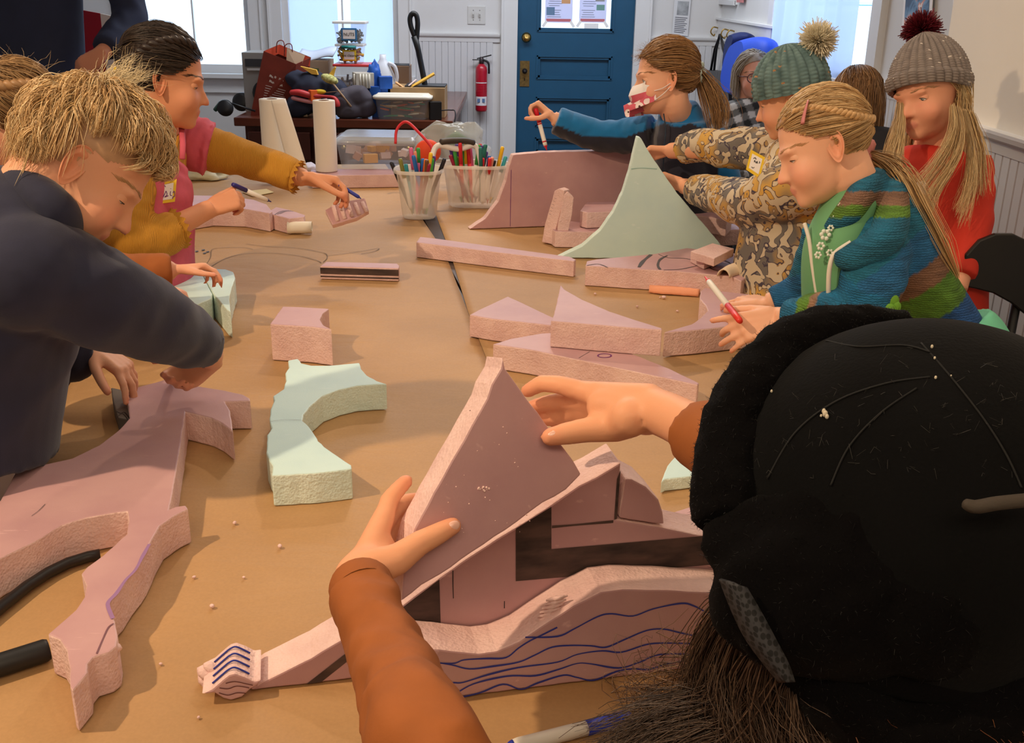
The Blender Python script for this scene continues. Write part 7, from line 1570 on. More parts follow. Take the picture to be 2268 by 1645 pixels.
ro, zt = tub_('storage_tub', 743, 148, 816, 200, yr, .20, 'clear storage tub with red lid holding tan and purple scraps', [M('scrap_tan', (190, 160, 124), .8), M('scrap_purple', (92, 62, 84), .8), M('scrap_dark', (70, 60, 60), .8)], M('lid_red', (206, 60, 58), .4), None, '', z0=DZ)
o2, zt2 = tub_('craft_tub', 746, 103, 802, 140, yr + .03, .13, 'clear tub of pipe cleaners with yellow framed label on the red-lidded tub', [M('pipe_red', (178, 40, 44), .8), M('pipe_green', (92, 132, 60), .8), M('pipe_yellow', (220, 180, 60), .8), M('pipe_brown', (90, 60, 40), .8)], CLEARL, M('frame_yellow', (232, 196, 40), .4), 'Pipe cleaner', z0=zt)
tl2 = part('latch', M('latch_teal', (30, 122, 120), .4), o2, lambda m: m.tube([aty(757, 104, yr + .015), aty(788, 105, yr + .015)], .016, 14, flat=.6))
tub_('craft_tub', 741, 53, 806, 97, yr + .02, .14, 'clear tub of grey hardware with blue framed label at the top of the pile', [M('nut_grey', (120, 120, 120), .4, metal=.7), M('nut_light', (170, 168, 164), .4, metal=.6)], CLEARL, M('frame_blue', (52, 112, 160), .4), 'NUTS', .5, z0=zt2)
# milk jug
jp = aty(846, 195, Y_(.30)); jh = aty(846, 122, Y_(.30)).z - DZ
jg = empty('milk_jug', (jp.x, Y_(.30) + .08, DZ), 'empty translucent white plastic milk jug on the desk', 'jug'); JUG = clear('jug_plastic', (236, 238, 242), .72, .35)
part('jug_body', JUG, jg, lambda m: m.lathe([(0, 0), (.068, .0), (.075, .01), (.077, jh * .52), (.068, jh * .66), (.035, jh * .86), (.020, jh * .92), (.020, jh), (.017, jh)], (0, 0, 0), n=26, cap=False), True); part('jug_handle', JUG, jg, lambda m: m.tube(catmull([(.035, -.02, jh * .86), (.075, -.03, jh * .80), (.088, -.03, jh * .62), (.074, -.03, jh * .48)], 6), .011, 10), True)
# blue things
BLUEP = M('blue_tarp', (26, 84, 170), .55, var=.2, vscale=20, bump=.3, bscale=40)
def crumple(name, c, r, mat, label, cat, seed, amp=.4, nu=28, nv=18, z0=None):
    mb = MB(); mb.ell((0, 0, 0), (1, 1, 1), None, nu, nv); out = []
    for p in mb.v:
        q = V(p); k_ = 1 + amp * noise.noise(q * 1.7 + V((seed, 0, 0))) + amp * .5 * noise.noise(q * 4 + V((0, seed, 0))); w_ = V(c) + V((q.x * r[0], q.y * r[1], q.z * r[2])) * k_
        if z0 is not None: w_.z = max(w_.z, z0)
        out.append(w_)
    return tag(mesh_obj(name, out, mb.f, mat, None, smooth=True), label, cat)
crumple('crumpled_cloth', aty(828, 178, Y_(.20)), (.045, .04, .10), BLUEP, 'bright blue crumpled cloth standing beside the milk jug', 'cloth', 3.1, .35, z0=DZ + .001)
for (x0, y0, x1, y1, l_, r_) in ((838, 170, 866, 197, 'small blue foam block leaning by the milk jug', .25), (820, 192, 844, 212, 'small bright blue block lying in front of the blue cloth', -.15)):
    o, c_, s_ = pbox('blue_block', x0, y0, x1, y1, Y_(.12), .07, BLUEP, l_, 'block', r_, snap=False); part('support_edge', BLUEP, o, lambda m: m.box((c_.x, c_.y, (DZ + c_.z - s_.z / 2) / 2 + .0005), (s_.x * .8, .05, c_.z - s_.z / 2 - DZ + .002)))
o, c_, s_ = pbox('foil_box', 782, 162, 822, 196, Y_(.13), .10, M('foil_cream', (196, 190, 176), .4, var=.15, vscale=40, stretch=(6, 1, 1)), 'tilted cream ridged block on the jacket pile', 'box', .35, snap=False); part('ridge', M('foil_ridge', (214, 208, 192), .4), o, lambda m: [m.tube([c_ + V((-s_.x * .4 + s_.x * .16 * i, -.056, -s_.z * .45)), c_ + V((-s_.x * .4 + s_.x * .16 * i, -.056, s_.z * .45))], .006, 8) for i in range(6)])
o, c_, s_ = pbox('paper_trimmer', 862, 146, 906, 192, Y_(.38), .16, M('trimmer_brown', (124, 96, 74), .45), 'brown curved roller box beside the black cane', 'box'); part('top_bar', DGREY, o, lambda m: m.tube([c_ + V((-s_.x / 2, -.06, s_.z / 2)), c_ + V((s_.x / 2, -.06, s_.z / 2))], .014, 10))
# black cane
cy_ = Y_(.24); cp = [aty(x, y, cy_) for x, y in ((918, 80), (926, 110), (936, 160), (944, 204))]; cb_ = V((aty(948, 215, cy_).x + .02, cy_, DZ))
cn = empty('black_cane', (cb_.x, cb_.y, DZ), 'black looped cane handle leaning up against the window frame', 'cane'); BLKC = M('cane_black', (20, 20, 22), .45)
part('shaft', BLKC, cn, lambda m: m.tube(cp + [cb_], [.021, .017, .017, .017, .017], 12)); part('loop_handle', BLKC, cn, lambda m: m.tube(catmull([cp[0]] + [aty(x, y, cy_) for x, y in ((910, 58), (908, 40), (914, 30), (922, 34), (925, 50), (924, 70))] + [cp[0] + V((.01, 0, -.03))], 6), .015, 12))
# yellow foam sticks and tray
YEL = M('foam_yellow', (232, 180, 70), .7, bump=.15, bscale=80); OR2 = M('foam_peach', (232, 176, 120), .7)
for pts, r_, mt, l_ in ((((892, 204), (962, 163)), .016, YEL, 'yellow foam stick leaning up over the brush bin'), (((905, 202), (975, 198)), .015, YEL, 'yellow foam stick lying flat behind the brush bin'), (((876, 182), (902, 200)), .012, OR2, 'short peach foam stick behind the brush bin'), (((905, 190), (922, 176)), .008, M('card_pale', (226, 206, 204), .7), 'thin pale pink card strip behind the brush bin')):
    p, q = aty(*pts[0], Y_(.16)), aty(*pts[1], Y_(.18)); tag(part('foam_stick', mt, None, lambda m: m.tube([p, p.lerp(q, .5), q], r_, 4, smooth=False, flat=.6)), l_, 'stick')
o, c_, s_ = pbox('wooden_box', 858, 195, 985, 207, Y_(.13), .25, M('tray_wood', (168, 134, 92), .6, var=.2, vscale=8), 'flat wooden box under the yellow foam sticks', 'box'); part('tray_rim', DGREY, o, lambda m: m.box(c_ + V((.05, 0, s_.z / 2 + .004)), (s_.x * .7, .2, .008)))
# brush bin
def bin_(name, x0, y0, x1, y1, Y, dep, label, lidm, z0, flare=.88, rim=None):
    a, b = aty(x0, y1, Y), aty(x1, y0, Y); w_ = b.x - a.x; h_ = b.z - z0; cx_ = (a.x + b.x) / 2; o = empty(name, (cx_, Y + dep / 2, z0), label, 'container')
    def loop(k_, z, n=6):
        P = []
        for sx, sy, a0 in ((1, -1, -PI / 2), (1, 1, 0), (-1, 1, PI / 2), (-1, -1, PI)):
            r = .035
            for i in range(n + 1): an = a0 + PI / 2 * i / n; P.append(V((cx_ + sx * (w_ / 2 * k_ - r) + r * math.cos(an), Y + dep / 2 + sy * (dep / 2 * k_ - r) + r * math.sin(an), z)))
        return P
    part('tub', CLEAR, o, lambda m: (m.grid([loop(flare, z0), loop(flare + .03, z0 + h_ * .3), loop(.97, z0 + h_ * .95), loop(1.0, z0 + h_)], closed_u=True), m.add(loop(flare, z0), [tuple(range(28))])))
    if lidm: part('lid', lidm, o, lambda m: (m.grid([loop(1.0, z0 + h_ - .004), loop(1.06, z0 + h_), loop(1.06, z0 + h_ + .014), loop(.98, z0 + h_ + .018), loop(.9, z0 + h_ + .028)], closed_u=True), m.add(loop(.9, z0 + h_ + .028), [tuple(range(28))])))
    if rim: part('rim', rim, o, lambda m: m.tube(loop(1.0, z0 + h_) + [loop(1.0, z0 + h_)[0]], .004, 8))
    return o, V((cx_, Y + dep / 2, z0)), V((w_, dep, h_))
bo_, bc_, bs_ = bin_('brush_bin', 829, 221, 952, 262, Y_(.02), .16, 'clear plastic bin of paint brushes with thick white lid', M('lid_cream', (232, 224, 206), .45), DZ + .001)
rs = np.random.RandomState(9)
for i in range(26):
    p = bc_ + V((rs.uniform(-.33, .33) * bs_.x, rs.uniform(-.40, -.25) * bs_.y, .012 + rs.uniform(0, .75) * bs_.z)); d_ = V((1, 0, rs.uniform(-.25, .25))).normalized(); L = rs.uniform(.05, .09)
    cc = [(214, 176, 120), (226, 206, 160), (196, 150, 92), (80, 150, 90), (222, 100, 50), (110, 104, 100)][rs.randint(6)]
    pa_, pb_ = p - d_ * L * .5, p + d_ * L * .5
    lim = bs_.x * .40; pa_.x = max(bc_.x - lim, min(bc_.x + lim, pa_.x)); pb_.x = max(bc_.x - lim, min(bc_.x + lim, pb_.x))
    tag(part('paint_brush', M('brush_%d_%d' % (cc[0], cc[1]), cc, .5), None, lambda m: m.tube([pa_, pa_.lerp(pb_, .6), pb_], [.0035, .0065, .004], 7)), {214: 'tan', 226: 'cream', 196: 'brown', 80: 'green', 222: 'orange', 110: 'grey'}[cc[0]] + ' handled paint brush lying inside the clear white-lidded bin', 'brush', 'paint brushes in the clear bin')
o, c_, s_ = pbox('power_adapter', 950, 226, 976, 246, Y_(.03), .06, BLK, 'black power adapter on the desk beside the brush bin', 'adapter', .2); part('cable', BLK, o, lambda m: m.tube(catmull([c_ + V((.03, 0, 0)), c_ + V((.09, 0, .004)), c_ + V((.12, -.02, -.01)), V((dxb + .004, dy0 - .01, DZ - .08)), V((dxb + .01, dy0 - .005, DZ - .3))], 6), .0035, 8))
# jacket pile
JK = M('jacket_navy', (40, 44, 62), .85, var=.15, vscale=10, bump=.3, bscale=30); JG = M('jacket_grey', (74, 68, 76), .8, var=.15, vscale=10, bump=.3, bscale=30)
def pile(name, balls, mat, label, amp=.012):
    mb = MB()
    for x, y, Yk, r in balls: p = aty(x, y, Y_(Yk)); mb.ell(p, r, None, 18, 12)
    v, fc = fuse(mb, .009, 2); v = v + np.array([noise.noise_vector(V(p) * 14) for p in v]) * amp; v[:, 2] = np.maximum(v[:, 2], DZ + .001); v[:, 1] = np.maximum(v[:, 1], dfy + .004); return tag(mesh_obj(name, v, fc, mat, None, smooth=True), label, 'jacket')
pile('jacket', [(660, 175, .12, (.07, .08, .05)), (690, 195, .10, (.11, .09, .10)), (720, 225, .10, (.10, .08, .09)), (665, 235, .10, (.09, .09, .07)), (740, 200, .12, (.08, .08, .07))], JK, 'crumpled navy jacket heaped on the desk behind the paper towels')
pile('jacket', [(765, 225, .08, (.09, .08, .08)), (790, 215, .08, (.09, .07, .07)), (775, 245, .06, (.09, .06, .05)), (805, 240, .08, (.07, .06, .06))], JG, 'crumpled dark grey jacket heaped next to the clear brush bin')
tag(part('pineapple_toy', M('toy_green_dots', (120, 122, 40), .7, var=.9, vscale=70, c2=(232, 226, 150)), None, lambda m: m.ell(aty(730, 175, Y_(.03)), (.052, .03, .026), Matrix.Rotation(.35, 3, 'Y'), 20, 14)), 'green fruit shape with pale dots on a stick', 'toy')
tag(part('wooden_stick', M('stick_wood', (178, 146, 112), .7), None, lambda m: m.tube([aty(736, 183, Y_(.015)), aty(778, 236, Y_(.01))], .0055, 8)), 'thin wooden stick crossing the grey jacket', 'stick')
tag(part('wooden_skewer', MATS['stick_wood'], None, lambda m: m.tube([aty(720, 205, Y_(.01)), aty(762, 201, Y_(.012))], [.003, .0008], 7)), 'thin wooden skewer beside the orange cube', 'stick')
for pts, l_ in ((((665, 147), (700, 155), (704, 166), (690, 164)), 'long yellow foam wedge lying on the navy jacket'), (((728, 165), (741, 148), (743, 150), (738, 168)), 'small triangular yellow foam wedge behind the dotted fruit')):
    P = [aty(x, y, Y_(.05)) for x, y in pts]; tag(part('foam_wedge', YEL, None, lambda m: m.prism(P, (0, .03, 0))), l_, 'foam piece')
RTOY = M('toy_red', (196, 56, 56), .4); rt = empty('red_toy', (aty(690, 230, Y_(.0)).x, Y_(.01), DZ), 'red and pink curved plastic toy lying on the navy jacket', 'toy')
part('toy_body', RTOY, rt, lambda m: m.tube(catmull([aty(x, y, Y_(.0)) for x, y in ((641, 205), (662, 205), (690, 212), (715, 213), (738, 216), (745, 226), (746, 236))], 5), [.004] + [.014 + .006 * math.sin(i * .3) for i in range(30)], 10)); part('toy_keel', M('toy_pink', (214, 140, 140), .4), rt, lambda m: m.tube(catmull([aty(x, y, Y_(-.004)) for x, y in ((645, 216), (670, 222), (695, 226), (725, 222))], 5), [.006] + [.012] * 15, 10))
o, c_, s_ = pbox('orange_cube', 684, 200, 706, 224, Y_(-.01), .05, M('cube_orange', (240, 104, 30), .5), 'bright orange foam cube sitting on the red toy', 'cube', .5, snap=False); part('yellow_tip', M('tip_yellow', (238, 190, 30), .5), o, lambda m: m.ell(aty(709, 203, Y_(.01)), (.035, .015, .014)))
for i, (x, y, r_) in enumerate(((655, 252, .3), (668, 256, -.2), (682, 252, .5))): p = atz(x, y, DZ + .008); tag(part('clothespin', M('pin_wood', (206, 178, 140), .6), None, lambda m: (m.box(p, (.075, .011, .007), Matrix.Rotation(r_, 3, 'Z')), m.box(p + V((0, 0, .008)), (.07, .011, .007), Matrix.Rotation(r_ + .04, 3, 'Z')))), 'wooden clothespin lying at the front of the desk', 'clothespin', 'clothespins on the desk')
# dustpan-like tool sticking out left of the desk
gt = empty('hand_broom', (aty(500, 236, Y_(-.05)).x, Y_(-.05), DZ), 'green and black tool with long rod sticking out over the desk end', 'tool')
part('rod', BLK, gt, lambda m: m.tube([aty(512, 229, Y_(-.05)), aty(565, 246, Y_(.03))], .006, 8)); part('green_head', M('tool_green', (40, 84, 70), .5), gt, lambda m: m.tube([aty(476, 244, Y_(-.05)), aty(490, 230, Y_(-.05)), aty(506, 226, Y_(-.05))], [.02, .032, .02], 10, flat=.6)); part('black_wheel', BLK, gt, lambda m: m.lathe([(.0, -.02), (.043, -.02), (.048, 0), (.043, .02), (0, .02)], aty(499, 239, Y_(-.07)), (0, -1, 0), 24))

# ================================================================== far end of the table
bd2 = flat('foam_plank', [(688, 376), (760, 374), (885, 374), (905, 380), (900, 386), (760, 388), (690, 388)], 'long pink foam plank at the far end of the table under the paper towels', thick=.05)
ZB = PZ + .052; TOW = M('paper_towel', (244, 238, 226), .9, bump=.2, bscale=250); CARD = M('card_tube', (150, 112, 80), .8)
def towel(x, ytop, ybot, r_, label, sheetpts=None):
    b_ = atz(x, ybot, ZB); h_ = aty(x, ytop + 6, b_.y).z - ZB; o = empty('paper_towel_roll', b_, label, 'paper towel', 'paper towel rolls at the far end of the table')
    part('roll', TOW, o, lambda m: m.lathe([(.021, 0), (r_ * .98, 0), (r_, .004), (r_, h_ - .004), (r_ * .98, h_), (.021, h_)], n=40, cap=False), True); part('core', CARD, o, lambda m: m.lathe([(.021, h_), (.020, h_ - .01), (.020, h_ - .06), (0, h_ - .06)], n=24, cap=False), True)
    if sheetpts:
        def sh(m):
            rows = []
            for i in range(16):
                t = i / 15; L_ = [aty(632 + 0 * t, 218, b_.y - .03).lerp(aty(682, 376, b_.y - .05), t), aty(600, 222, b_.y - r_ - .003).lerp(aty(640, 376, b_.y - r_ - .012), t)]
                rows.append([L_[1].lerp(L_[0], j / 8) + V((0, -.008 * math.sin(PI * j / 8), 0)) for j in range(9)])
            m.grid(rows)
        q = part('loose_sheet', TOW, o, sh); q.modifiers.new('t', 'SOLIDIFY').thickness = .001
    return o
towel(612, 213, 376, .050, 'fat paper towel roll with a loose sheet hanging open', True); towel(724, 216, 378, .043, 'narrower upright paper towel roll beside the clear storage bin')
bb, bbc, bbs = bin_('storage_bin', 742, 322, 925, 372, atz(760, 376, ZB).y + .02, .26, 'long clear storage bin of foam offcuts with clear lid', clear('clear_lid', (222, 230, 240), .5, .12), ZB)
rs = np.random.RandomState(5)
for i in range(18):
    p = bbc + V((rs.uniform(-.36, .36) * bbs.x, rs.uniform(-.3, .3) * bbs.y, .03 + rs.uniform(0, .35) * bbs.z)); cc = [(206, 168, 148), (214, 160, 80), (198, 176, 176), (180, 140, 124), (226, 206, 200)][rs.randint(5)]; s2 = rs.uniform(.02, .036)
    tag(part('foam_offcut', M('offcut_%d' % cc[0], cc, .8), None, lambda m: m.box(p, (s2 * 1.6, s2, s2), Matrix.Rotation(rs.uniform(0, 3), 3, 'Z') @ Matrix.Rotation(rs.uniform(-.6, .6), 3, 'X'))), {206: 'dusty pink', 214: 'ochre', 198: 'lilac', 180: 'brownish', 226: 'pale'}[cc[0]] + ' small foam offcut inside the clear storage bin', 'foam piece', 'foam offcuts in the storage bin')
crumple('tissue_heap', atz(440, 384, PZ + .02), (.10, .07, .035), M('tissue_white', (226, 226, 214), .9, var=.25, vscale=9, c2=(206, 196, 150)), 'crumpled white tissues and wrappers on the far corner of the table', 'tissue', 4.2, .5, z0=PZ + .001)
crumple('wipes_pack', atz(684, 372, PZ + .02), (.035, .05, .022), M('wipes_pink_white', (226, 214, 222), .5), 'small white wipes pack between the paper towel rolls', 'pack', 8.2, .15, z0=PZ + .001)
o = part('paper_slip', M('slip_cream', (232, 220, 176), .8), None, lambda m: m.prism([atz(x, y, PZ + .003) for x, y in ((536, 424), (590, 418), (606, 425), (560, 434))], (0, 0, -.002))); tag(o, 'cream paper slip lying behind the curved lilac cutout', 'paper')
# folded chair frame behind the table
fc_ = empty('folding_chair', (-1.35, 5.35, 0), 'folded grey metal chair standing between the table and the desk', 'chair'); STEEL = M('chair_steel', (120, 124, 132), .35, metal=.8)
pq = [aty(x, y, 5.3) for x, y in ((508, 312), (592, 352), (505, 330), (575, 362))]
part('frame_rail', STEEL, fc_, lambda m: m.tube([V((pq[0].x - .02, 5.3, 0)), pq[0], pq[1], V((pq[1].x + .05, 5.3, 0))], .013, 10)); part('frame_rail', STEEL, fc_, lambda m: m.tube([V((pq[2].x - .05, 5.36, 0)), pq[2] + V((0, .06, 0)), pq[3] + V((0, .06, 0)), V((pq[3].x + .02, 5.36, 0))], .012, 10)); part('seat', DGREY, fc_, lambda m: m.hexa([pq[0] + V((.03, .02, -.04)), pq[1] + V((-.03, .02, -.03)), pq[1] + V((-.03, .02, -.12)), pq[0] + V((.03, .02, -.14))], [p_ + V((0, .02, 0)) for p_ in (pq[0] + V((.03, .02, -.04)), pq[1] + V((-.03, .02, -.03)), pq[1] + V((-.03, .02, -.12)), pq[0] + V((.03, .02, -.14)))]))

# ================================================================== marker caddy
FROST = clear('frosted_plastic', (240, 232, 222), .52, .35); HW = M('handle_white', (232, 228, 222), .4); HD = M('handle_grip', (60, 52, 46), .5)
ca = atz(926, 488, PZ); cb2 = atz(1052, 462, PZ); hA = .165
cad = empty('marker_caddy', ca, 'frosted plastic caddy full of colourful markers with dark grip handle', 'caddy')
def cup(m, c0, rb, rt, h_, z0=PZ + .001):
    def lp(rx, ry, z): return [V((c0.x + rx * math.copysign(abs(math.cos(t)) ** .7, math.cos(t)), c0.y + ry * math.copysign(abs(math.sin(t)) ** .7, math.sin(t)), z)) for t in np.linspace(0, 2 * PI, 37)[:-1]]
    m.grid([lp(rb[0] * .9, rb[1] * .9, z0), lp(rb[0], rb[1], z0 + .008), lp((rb[0] + rt[0]) / 2, (rb[1] + rt[1]) / 2, z0 + h_ * .55), lp(rt[0], rt[1], z0 + h_), lp(rt[0] + .008, rt[1] + .008, z0 + h_ + .002), lp(rt[0] + .009, rt[1] + .009, z0 + h_ - .010)], closed_u=True); m.add(lp(rb[0] * .9, rb[1] * .9, z0), [tuple(range(36))])
cA_, cB_ = V((ca.x, ca.y + .055, 0)), V((cb2.x, cb2.y + .05, 0))
part('cup', FROST, cad, lambda m: cup(m, cA_, (.058, .052), (.076, .072), hA)); part('cup', FROST, cad, lambda m: cup(m, cB_, (.098, .055), (.116, .075), hA - .012)); 
hb0, hb1 = D(952, 398, 3.62), D(1070, 398, 3.70); part('handle', HW, cad, lambda m: m.tube(catmull([hb0 + V((0, 0, -.08)), hb0, D(958, 345, 3.64), D(972, 322, 3.65), D(1015, 330, 3.67), D(1050, 322, 3.69), D(1062, 345, 3.7), hb1, hb1 + V((0, 0, -.08))], 6), .010, 12))
part('grip', HD, cad, lambda m: m.tube(catmull([D(974, 315, 3.645), D(995, 312, 3.655), D(1030, 312, 3.675), D(1052, 317, 3.685)], 5), [.008] + [.014] * 14 + [.008], 12, flat=.8))
CAPS = [(220, 40, 50), (240, 120, 30), (245, 200, 40), (60, 160, 70), (40, 110, 190), (90, 60, 150), (230, 110, 160), (110, 70, 45), (60, 170, 180), (30, 30, 40), (150, 30, 60), (130, 130, 60), (236, 150, 120), (40, 120, 110)]
CN = ['red', 'orange', 'yellow', 'green', 'blue', 'purple', 'pink', 'brown', 'turquoise', 'black', 'maroon', 'olive', 'salmon', 'dark green']
rs = np.random.RandomState(31)
def cup_marker(c0, rx, ry, i, grp):
    a_ = rs.uniform(0, 2 * PI); q = math.sqrt(rs.rand()) * .72; b_ = V((c0.x + rx * q * math.cos(a_), c0.y + ry * q * math.sin(a_), PZ + .012)); lean_ = V((rs.normal() * .16 + .25 * q * math.cos(a_), rs.normal() * .10 + .15 * q * math.sin(a_), 1)).normalized(); L = rs.uniform(.165, .225); e_ = b_ + lean_ * L; k_ = rs.randint(len(CAPS)); cm = M('cap_col_%d' % k_, CAPS[k_], .4); bm_ = PENW if rs.rand() < .6 else cm
    return marker('marker', b_, e_, .0068, (bm_, cm), CN[k_] + (' capped white marker' if bm_ is PENW else ' marker') + ' standing in the ' + ('round' if 'round' in grp else 'wide') + ' cup of the caddy', grp, True)
for i in range(17): cup_marker(cA_, .045, .040, i, 'markers in the round cup')
for i in range(26): cup_marker(cB_, .085, .045, i, 'markers in the wide cup')
# zip bag behind the caddy
zb = crumple('zip_bag', D(1000, 322, 4.05), (.15, .06, .085), clear('bag_film', (226, 236, 236), .32, .1), 'clear zip bag with red slider strip behind the caddy', 'bag', 6.3, .3, z0=PZ + .002)
part('red_strip', M('strip_red', (226, 48, 60), .4), zb, lambda m: m.tube(catmull([D(x, y, 3.92) for x, y in ((876, 318), (878, 290), (890, 273), (905, 272), (930, 296), (950, 318), (958, 330))], 6), .009, 8, flat=.6)); part('green_cloth', M('cloth_green', (72, 120, 96), .8), zb, lambda m: m.tube([D(985, 318, 4.05), D(1010, 312, 4.05), D(1040, 322, 4.05)], [.02, .04, .02], 10)); part('orange_thing', M('thing_orange', (232, 80, 40), .6), zb, lambda m: m.ell(D(948, 335, 3.98), (.05, .03, .045)))

# ================================================================== chair on the right
CH = M('chair_black', (20, 16, 15), .35, var=.2, vscale=8, coat=.2); cyc = 2.38
cp_ = [aty(x, y, cyc) for x, y in ((2118, 632), (2124, 600), (2140, 565), (2170, 532), (2205, 518), (2245, 518), (2275, 532), (2300, 560), (2310, 600), (2310, 700), (2275, 700), (2240, 672), (2200, 650), (2160, 640))]
chx = sum(p.x for p in cp_) / len(cp_)
ch = empty('stacking_chair', (chx, cyc + .1, 0), 'black chair with curved solid backrest standing against the white beadboard', 'chair')
def sh_(p): return V((min(p.x, XN - .03), p.y, p.z))
q = part('backrest', CH, ch, lambda m: m.prism([sh_(p) for p in cp_], (0, .014, 0))); bevel(q, .004)
for x in (2125, 2262):
    p = aty(x, 640, cyc + .01); part('back_post', BLK, ch, lambda m: m.tube([V((p.x, cyc + .02, 0)), V((p.x, cyc + .02, .45)), V((p.x, cyc + .02, p.z + .03))], .011, 10))
    part('front_leg', BLK, ch, lambda m: m.tube([V((p.x, cyc + .20, 0)), V((p.x, cyc + .19, .44))], .011, 10))
q = part('seat', CH, ch, lambda m: m.box(((aty(2125, 640, cyc).x + aty(2262, 640, cyc).x) / 2, cyc + .11, .45), (aty(2262, 640, cyc).x - aty(2125, 640, cyc).x + .03, .2, .02))); bevel(q, .006)

# ================================================================== coats, hooks and posters
def rx(px, py, X=XR - .02): return atx(px, py, X)
ha, hb_ = rx(1543, 33), rx(1718, 66)
hbz = (ha.z + hb_.z) / 2
hk = tag(part('hook_board', TRIM, None, lambda m: (m.box((XR - .012, (ha.y + hb_.y) / 2, hbz - .07), (.024, abs(ha.y - hb_.y), .14)), m.box((XR - .02, (ha.y + hb_.y) / 2, hbz + .006), (.04, abs(ha.y - hb_.y), .014)))), 'white wooden board with brass coat hooks on the side wall', 'hook board')
for x in (1564, 1578, 1588, 1612, 1625, 1658):
    p = rx(x, 68, XR - .03); z_ = hbz - .08; part('coat_hook', BRASS, hk, lambda m: m.tube(catmull([V((XR - .024, p.y, z_ + .02)), V((XR - .06, p.y, z_ + .025)), V((XR - .075, p.y, z_ - .01)), V((XR - .05, p.y, z_ - .035)), V((XR - .045, p.y, z_ - .02))], 4), .005, 7))
pnl = tag(part('wall_panel', TRIM, None, lambda m: (m.box((XR - .01, rx(1600, 10).y, hbz + .42), (.02, .9, .62)), m.box((XR - .022, rx(1600, 10).y, hbz + .12), (.012, .9, .03)))), 'white framed notice panel above the coat hooks', 'panel')
part('red_notice', M('notice_red', (206, 130, 130), .7), pnl, lambda m: m.box((XR - .023, rx(1640, 2).y, rx(1640, 2).z + .04), (.004, .22, .1)))
def coat(name, px, X, depth, mat, label, seed):
    P = [atx(x, y, X) for x, y in px]; c0 = sum(P, V((0, 0, 0))) / len(P); n = 14; rows = []
    for i in range(n):
        t = i / (n - 1); k_ = math.sin(PI * (.06 + .88 * t)); rows.append([V((X + depth * (t - .5), 0, 0)) + V((0, c0.y + (p.y - c0.y) * (.55 + .45 * k_), c0.z + (p.z - c0.z) * (.8 + .2 * k_))) + V((0, .012 * noise.noise(p * 12 + V((seed, t * 3, 0))), 0)) for p in catmull(P, 5, True)])
    o = part(name, mat, None, lambda m: (m.grid(rows, closed_u=True), m.add(rows[0], [tuple(range(len(rows[0])))]), m.add(rows[-1], [tuple(range(len(rows[0])))]))); return tag(o, label, 'coat')
coat('coat', [(1541, 57), (1558, 62), (1553, 100), (1546, 150), (1530, 150), (1522, 100)], XR - .09, .12, M('coat_pink', (150, 92, 100), .8, bump=.3, bscale=20), 'dusty pink coat hanging nearest the corner on the hook board', 1.1)
coat('coat', [(1640, 72), (1655, 80), (1640, 125), (1628, 170), (1618, 150), (1626, 95)], XR - .10, .14, M('coat_navy', (24, 40, 96), .7, bump=.4, bscale=25), 'dark blue quilted coat hanging beside the bright blue one', 2.2)
coat('coat', [(1670, 84), (1698, 88), (1700, 140), (1690, 210), (1640, 214), (1620, 190), (1622, 150), (1640, 105)], XR - .14, .20, M('coat_blue', (30, 76, 200), .6, bump=.5, bscale=16), 'bright blue puffer coat hanging behind the woman with glasses', 3.3)
tb = empty('tote_bag', rx(1590, 200), 'black leather tote bag hanging by long straps from a hook', 'bag'); BLKL = M('leather_black', (24, 24, 30), .35); tbx = XR - .10
TP = [atx(x, y, tbx) for x, y in ((1565, 155), (1610, 160), (1616, 245), (1585, 262), (1552, 215))]
part('bag_body', BLKL, tb, lambda m: m.prism(rough_loop(TP, .03, .004), (.08, 0, 0))); hkp = V((XR - .07, rx(1612, 68).y, hbz - .09))
for q in (TP[0], TP[1]): part('strap', BLKL, tb, lambda m: m.tube([q + V((.03, 0, -.02)), q.lerp(hkp, .6), hkp, ], .009, 6, flat=.4)); part('strap', BLKL, tb, lambda m: m.tube([q + V((.06, .03, -.02)), q.lerp(hkp, .6) + V((.02, .04, 0)), hkp + V((.0, .02, 0))], .009, 6, flat=.4))
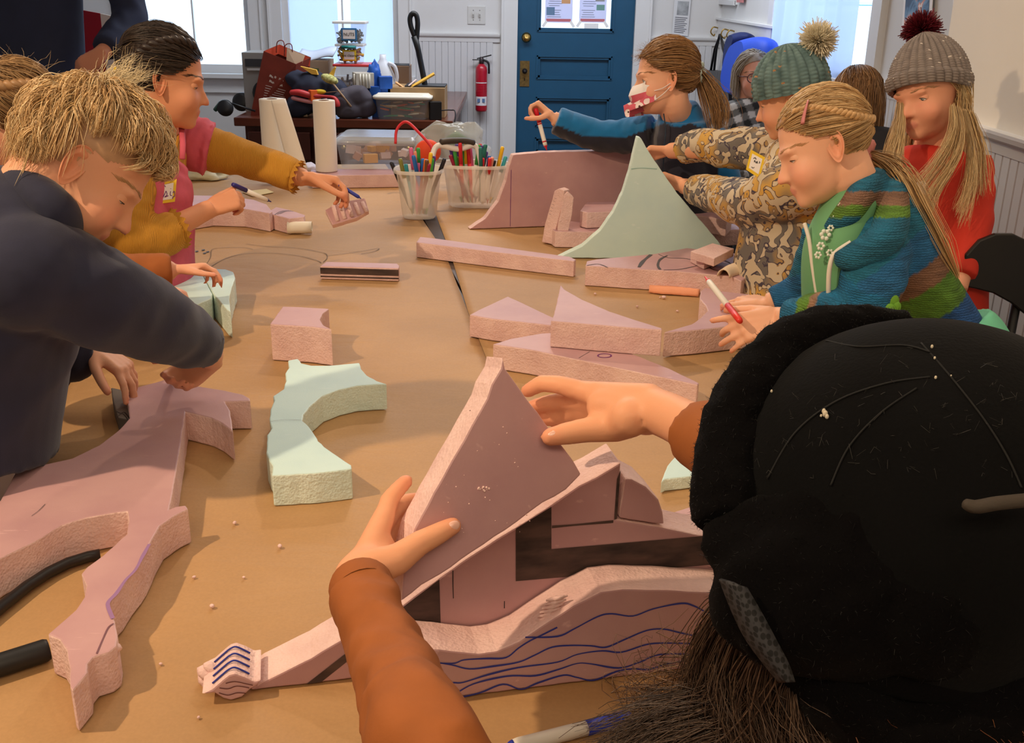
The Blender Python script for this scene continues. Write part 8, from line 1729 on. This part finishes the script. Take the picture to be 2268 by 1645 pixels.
def poster(name, P, mats, label, pic):
    n = (P[1] - P[0]).cross(P[3] - P[0]).normalized(); n = n if n.dot(CAMP - P[0]) > 0 else -n; o = part(name, mats, None, lambda m: m.prism([p + n * .004 for p in P], -n * .003)); tag(o, label, 'poster')
    def q_(u, w): return P[0].lerp(P[1], u).lerp(P[3].lerp(P[2], u), w) + n * .0048
    for nm, mt, u0, u1, w0, w1 in pic: part(nm, mt, o, lambda m: m.add([q_(u0, w0), q_(u1, w0), q_(u1, w1), q_(u0, w1)], [(0, 1, 2, 3)]))
    return o, q_
GP = M('poster_grey_white', (214, 216, 220), .7); pg = M('poster_picture_grey', (160, 164, 168), .7, var=.4, vscale=20)
yq = YB - .012; P = [aty(x, y, yq) for x, y in ((1497, -40), (1534, -40), (1523, 80), (1488, 76))]
poster('poster', P, GP, 'narrow black and white printed poster on the back wall beside the coats', [('picture', pg, .2, .9, .36, .62)] + [('text_line', INK, .12, .88 - .08 * (i % 3), .66 + .035 * i, .675 + .035 * i) for i in range(9)])
X_ = XR - .012; P = [atx(x, y, X_) for x, y in ((2008, -60), (2070, -52), (2062, 88), (1998, 84))]
def collage():
    m = newmat('poster_collage'); t = NT(m); b = t.n['Principled BSDF']; tc = t.node('ShaderNodeTexCoord'); n1 = t.node('ShaderNodeTexNoise', Scale=9, Detail=4, Distortion=1.5); t.link(tc.outputs['Object'], n1.inputs['Vector']); cr = t.node('ShaderNodeValToRGB'); e = cr.color_ramp; e.elements[0].color = lin((40, 70, 104)); e.elements[0].position = .35; e.elements[1].color = lin((230, 226, 220)); e.elements[1].position = .68
    for p_, c_ in ((.45, (92, 132, 170)), (.52, (120, 150, 178)), (.58, (206, 110, 70))): x = e.elements.new(p_); x.color = lin(c_)
    t.link(n1.outputs[0], cr.inputs[0]); t.link(cr.outputs[0], b.inputs['Base Color']); return m
COLL = collage(); poster('poster', P, PAPER, 'colourful blue and orange art poster on the side wall behind the grey hat', [('picture', COLL, .08, .92, .05, .86)])
P = [atx(x, y, X_) for x, y in ((2116, -60), (2140, -58), (2134, 40), (2112, 38))]; poster('poster', P, PAPER, 'narrow blue art poster beside the maroon pompom', [('picture', COLL, .1, .9, .05, .9)])
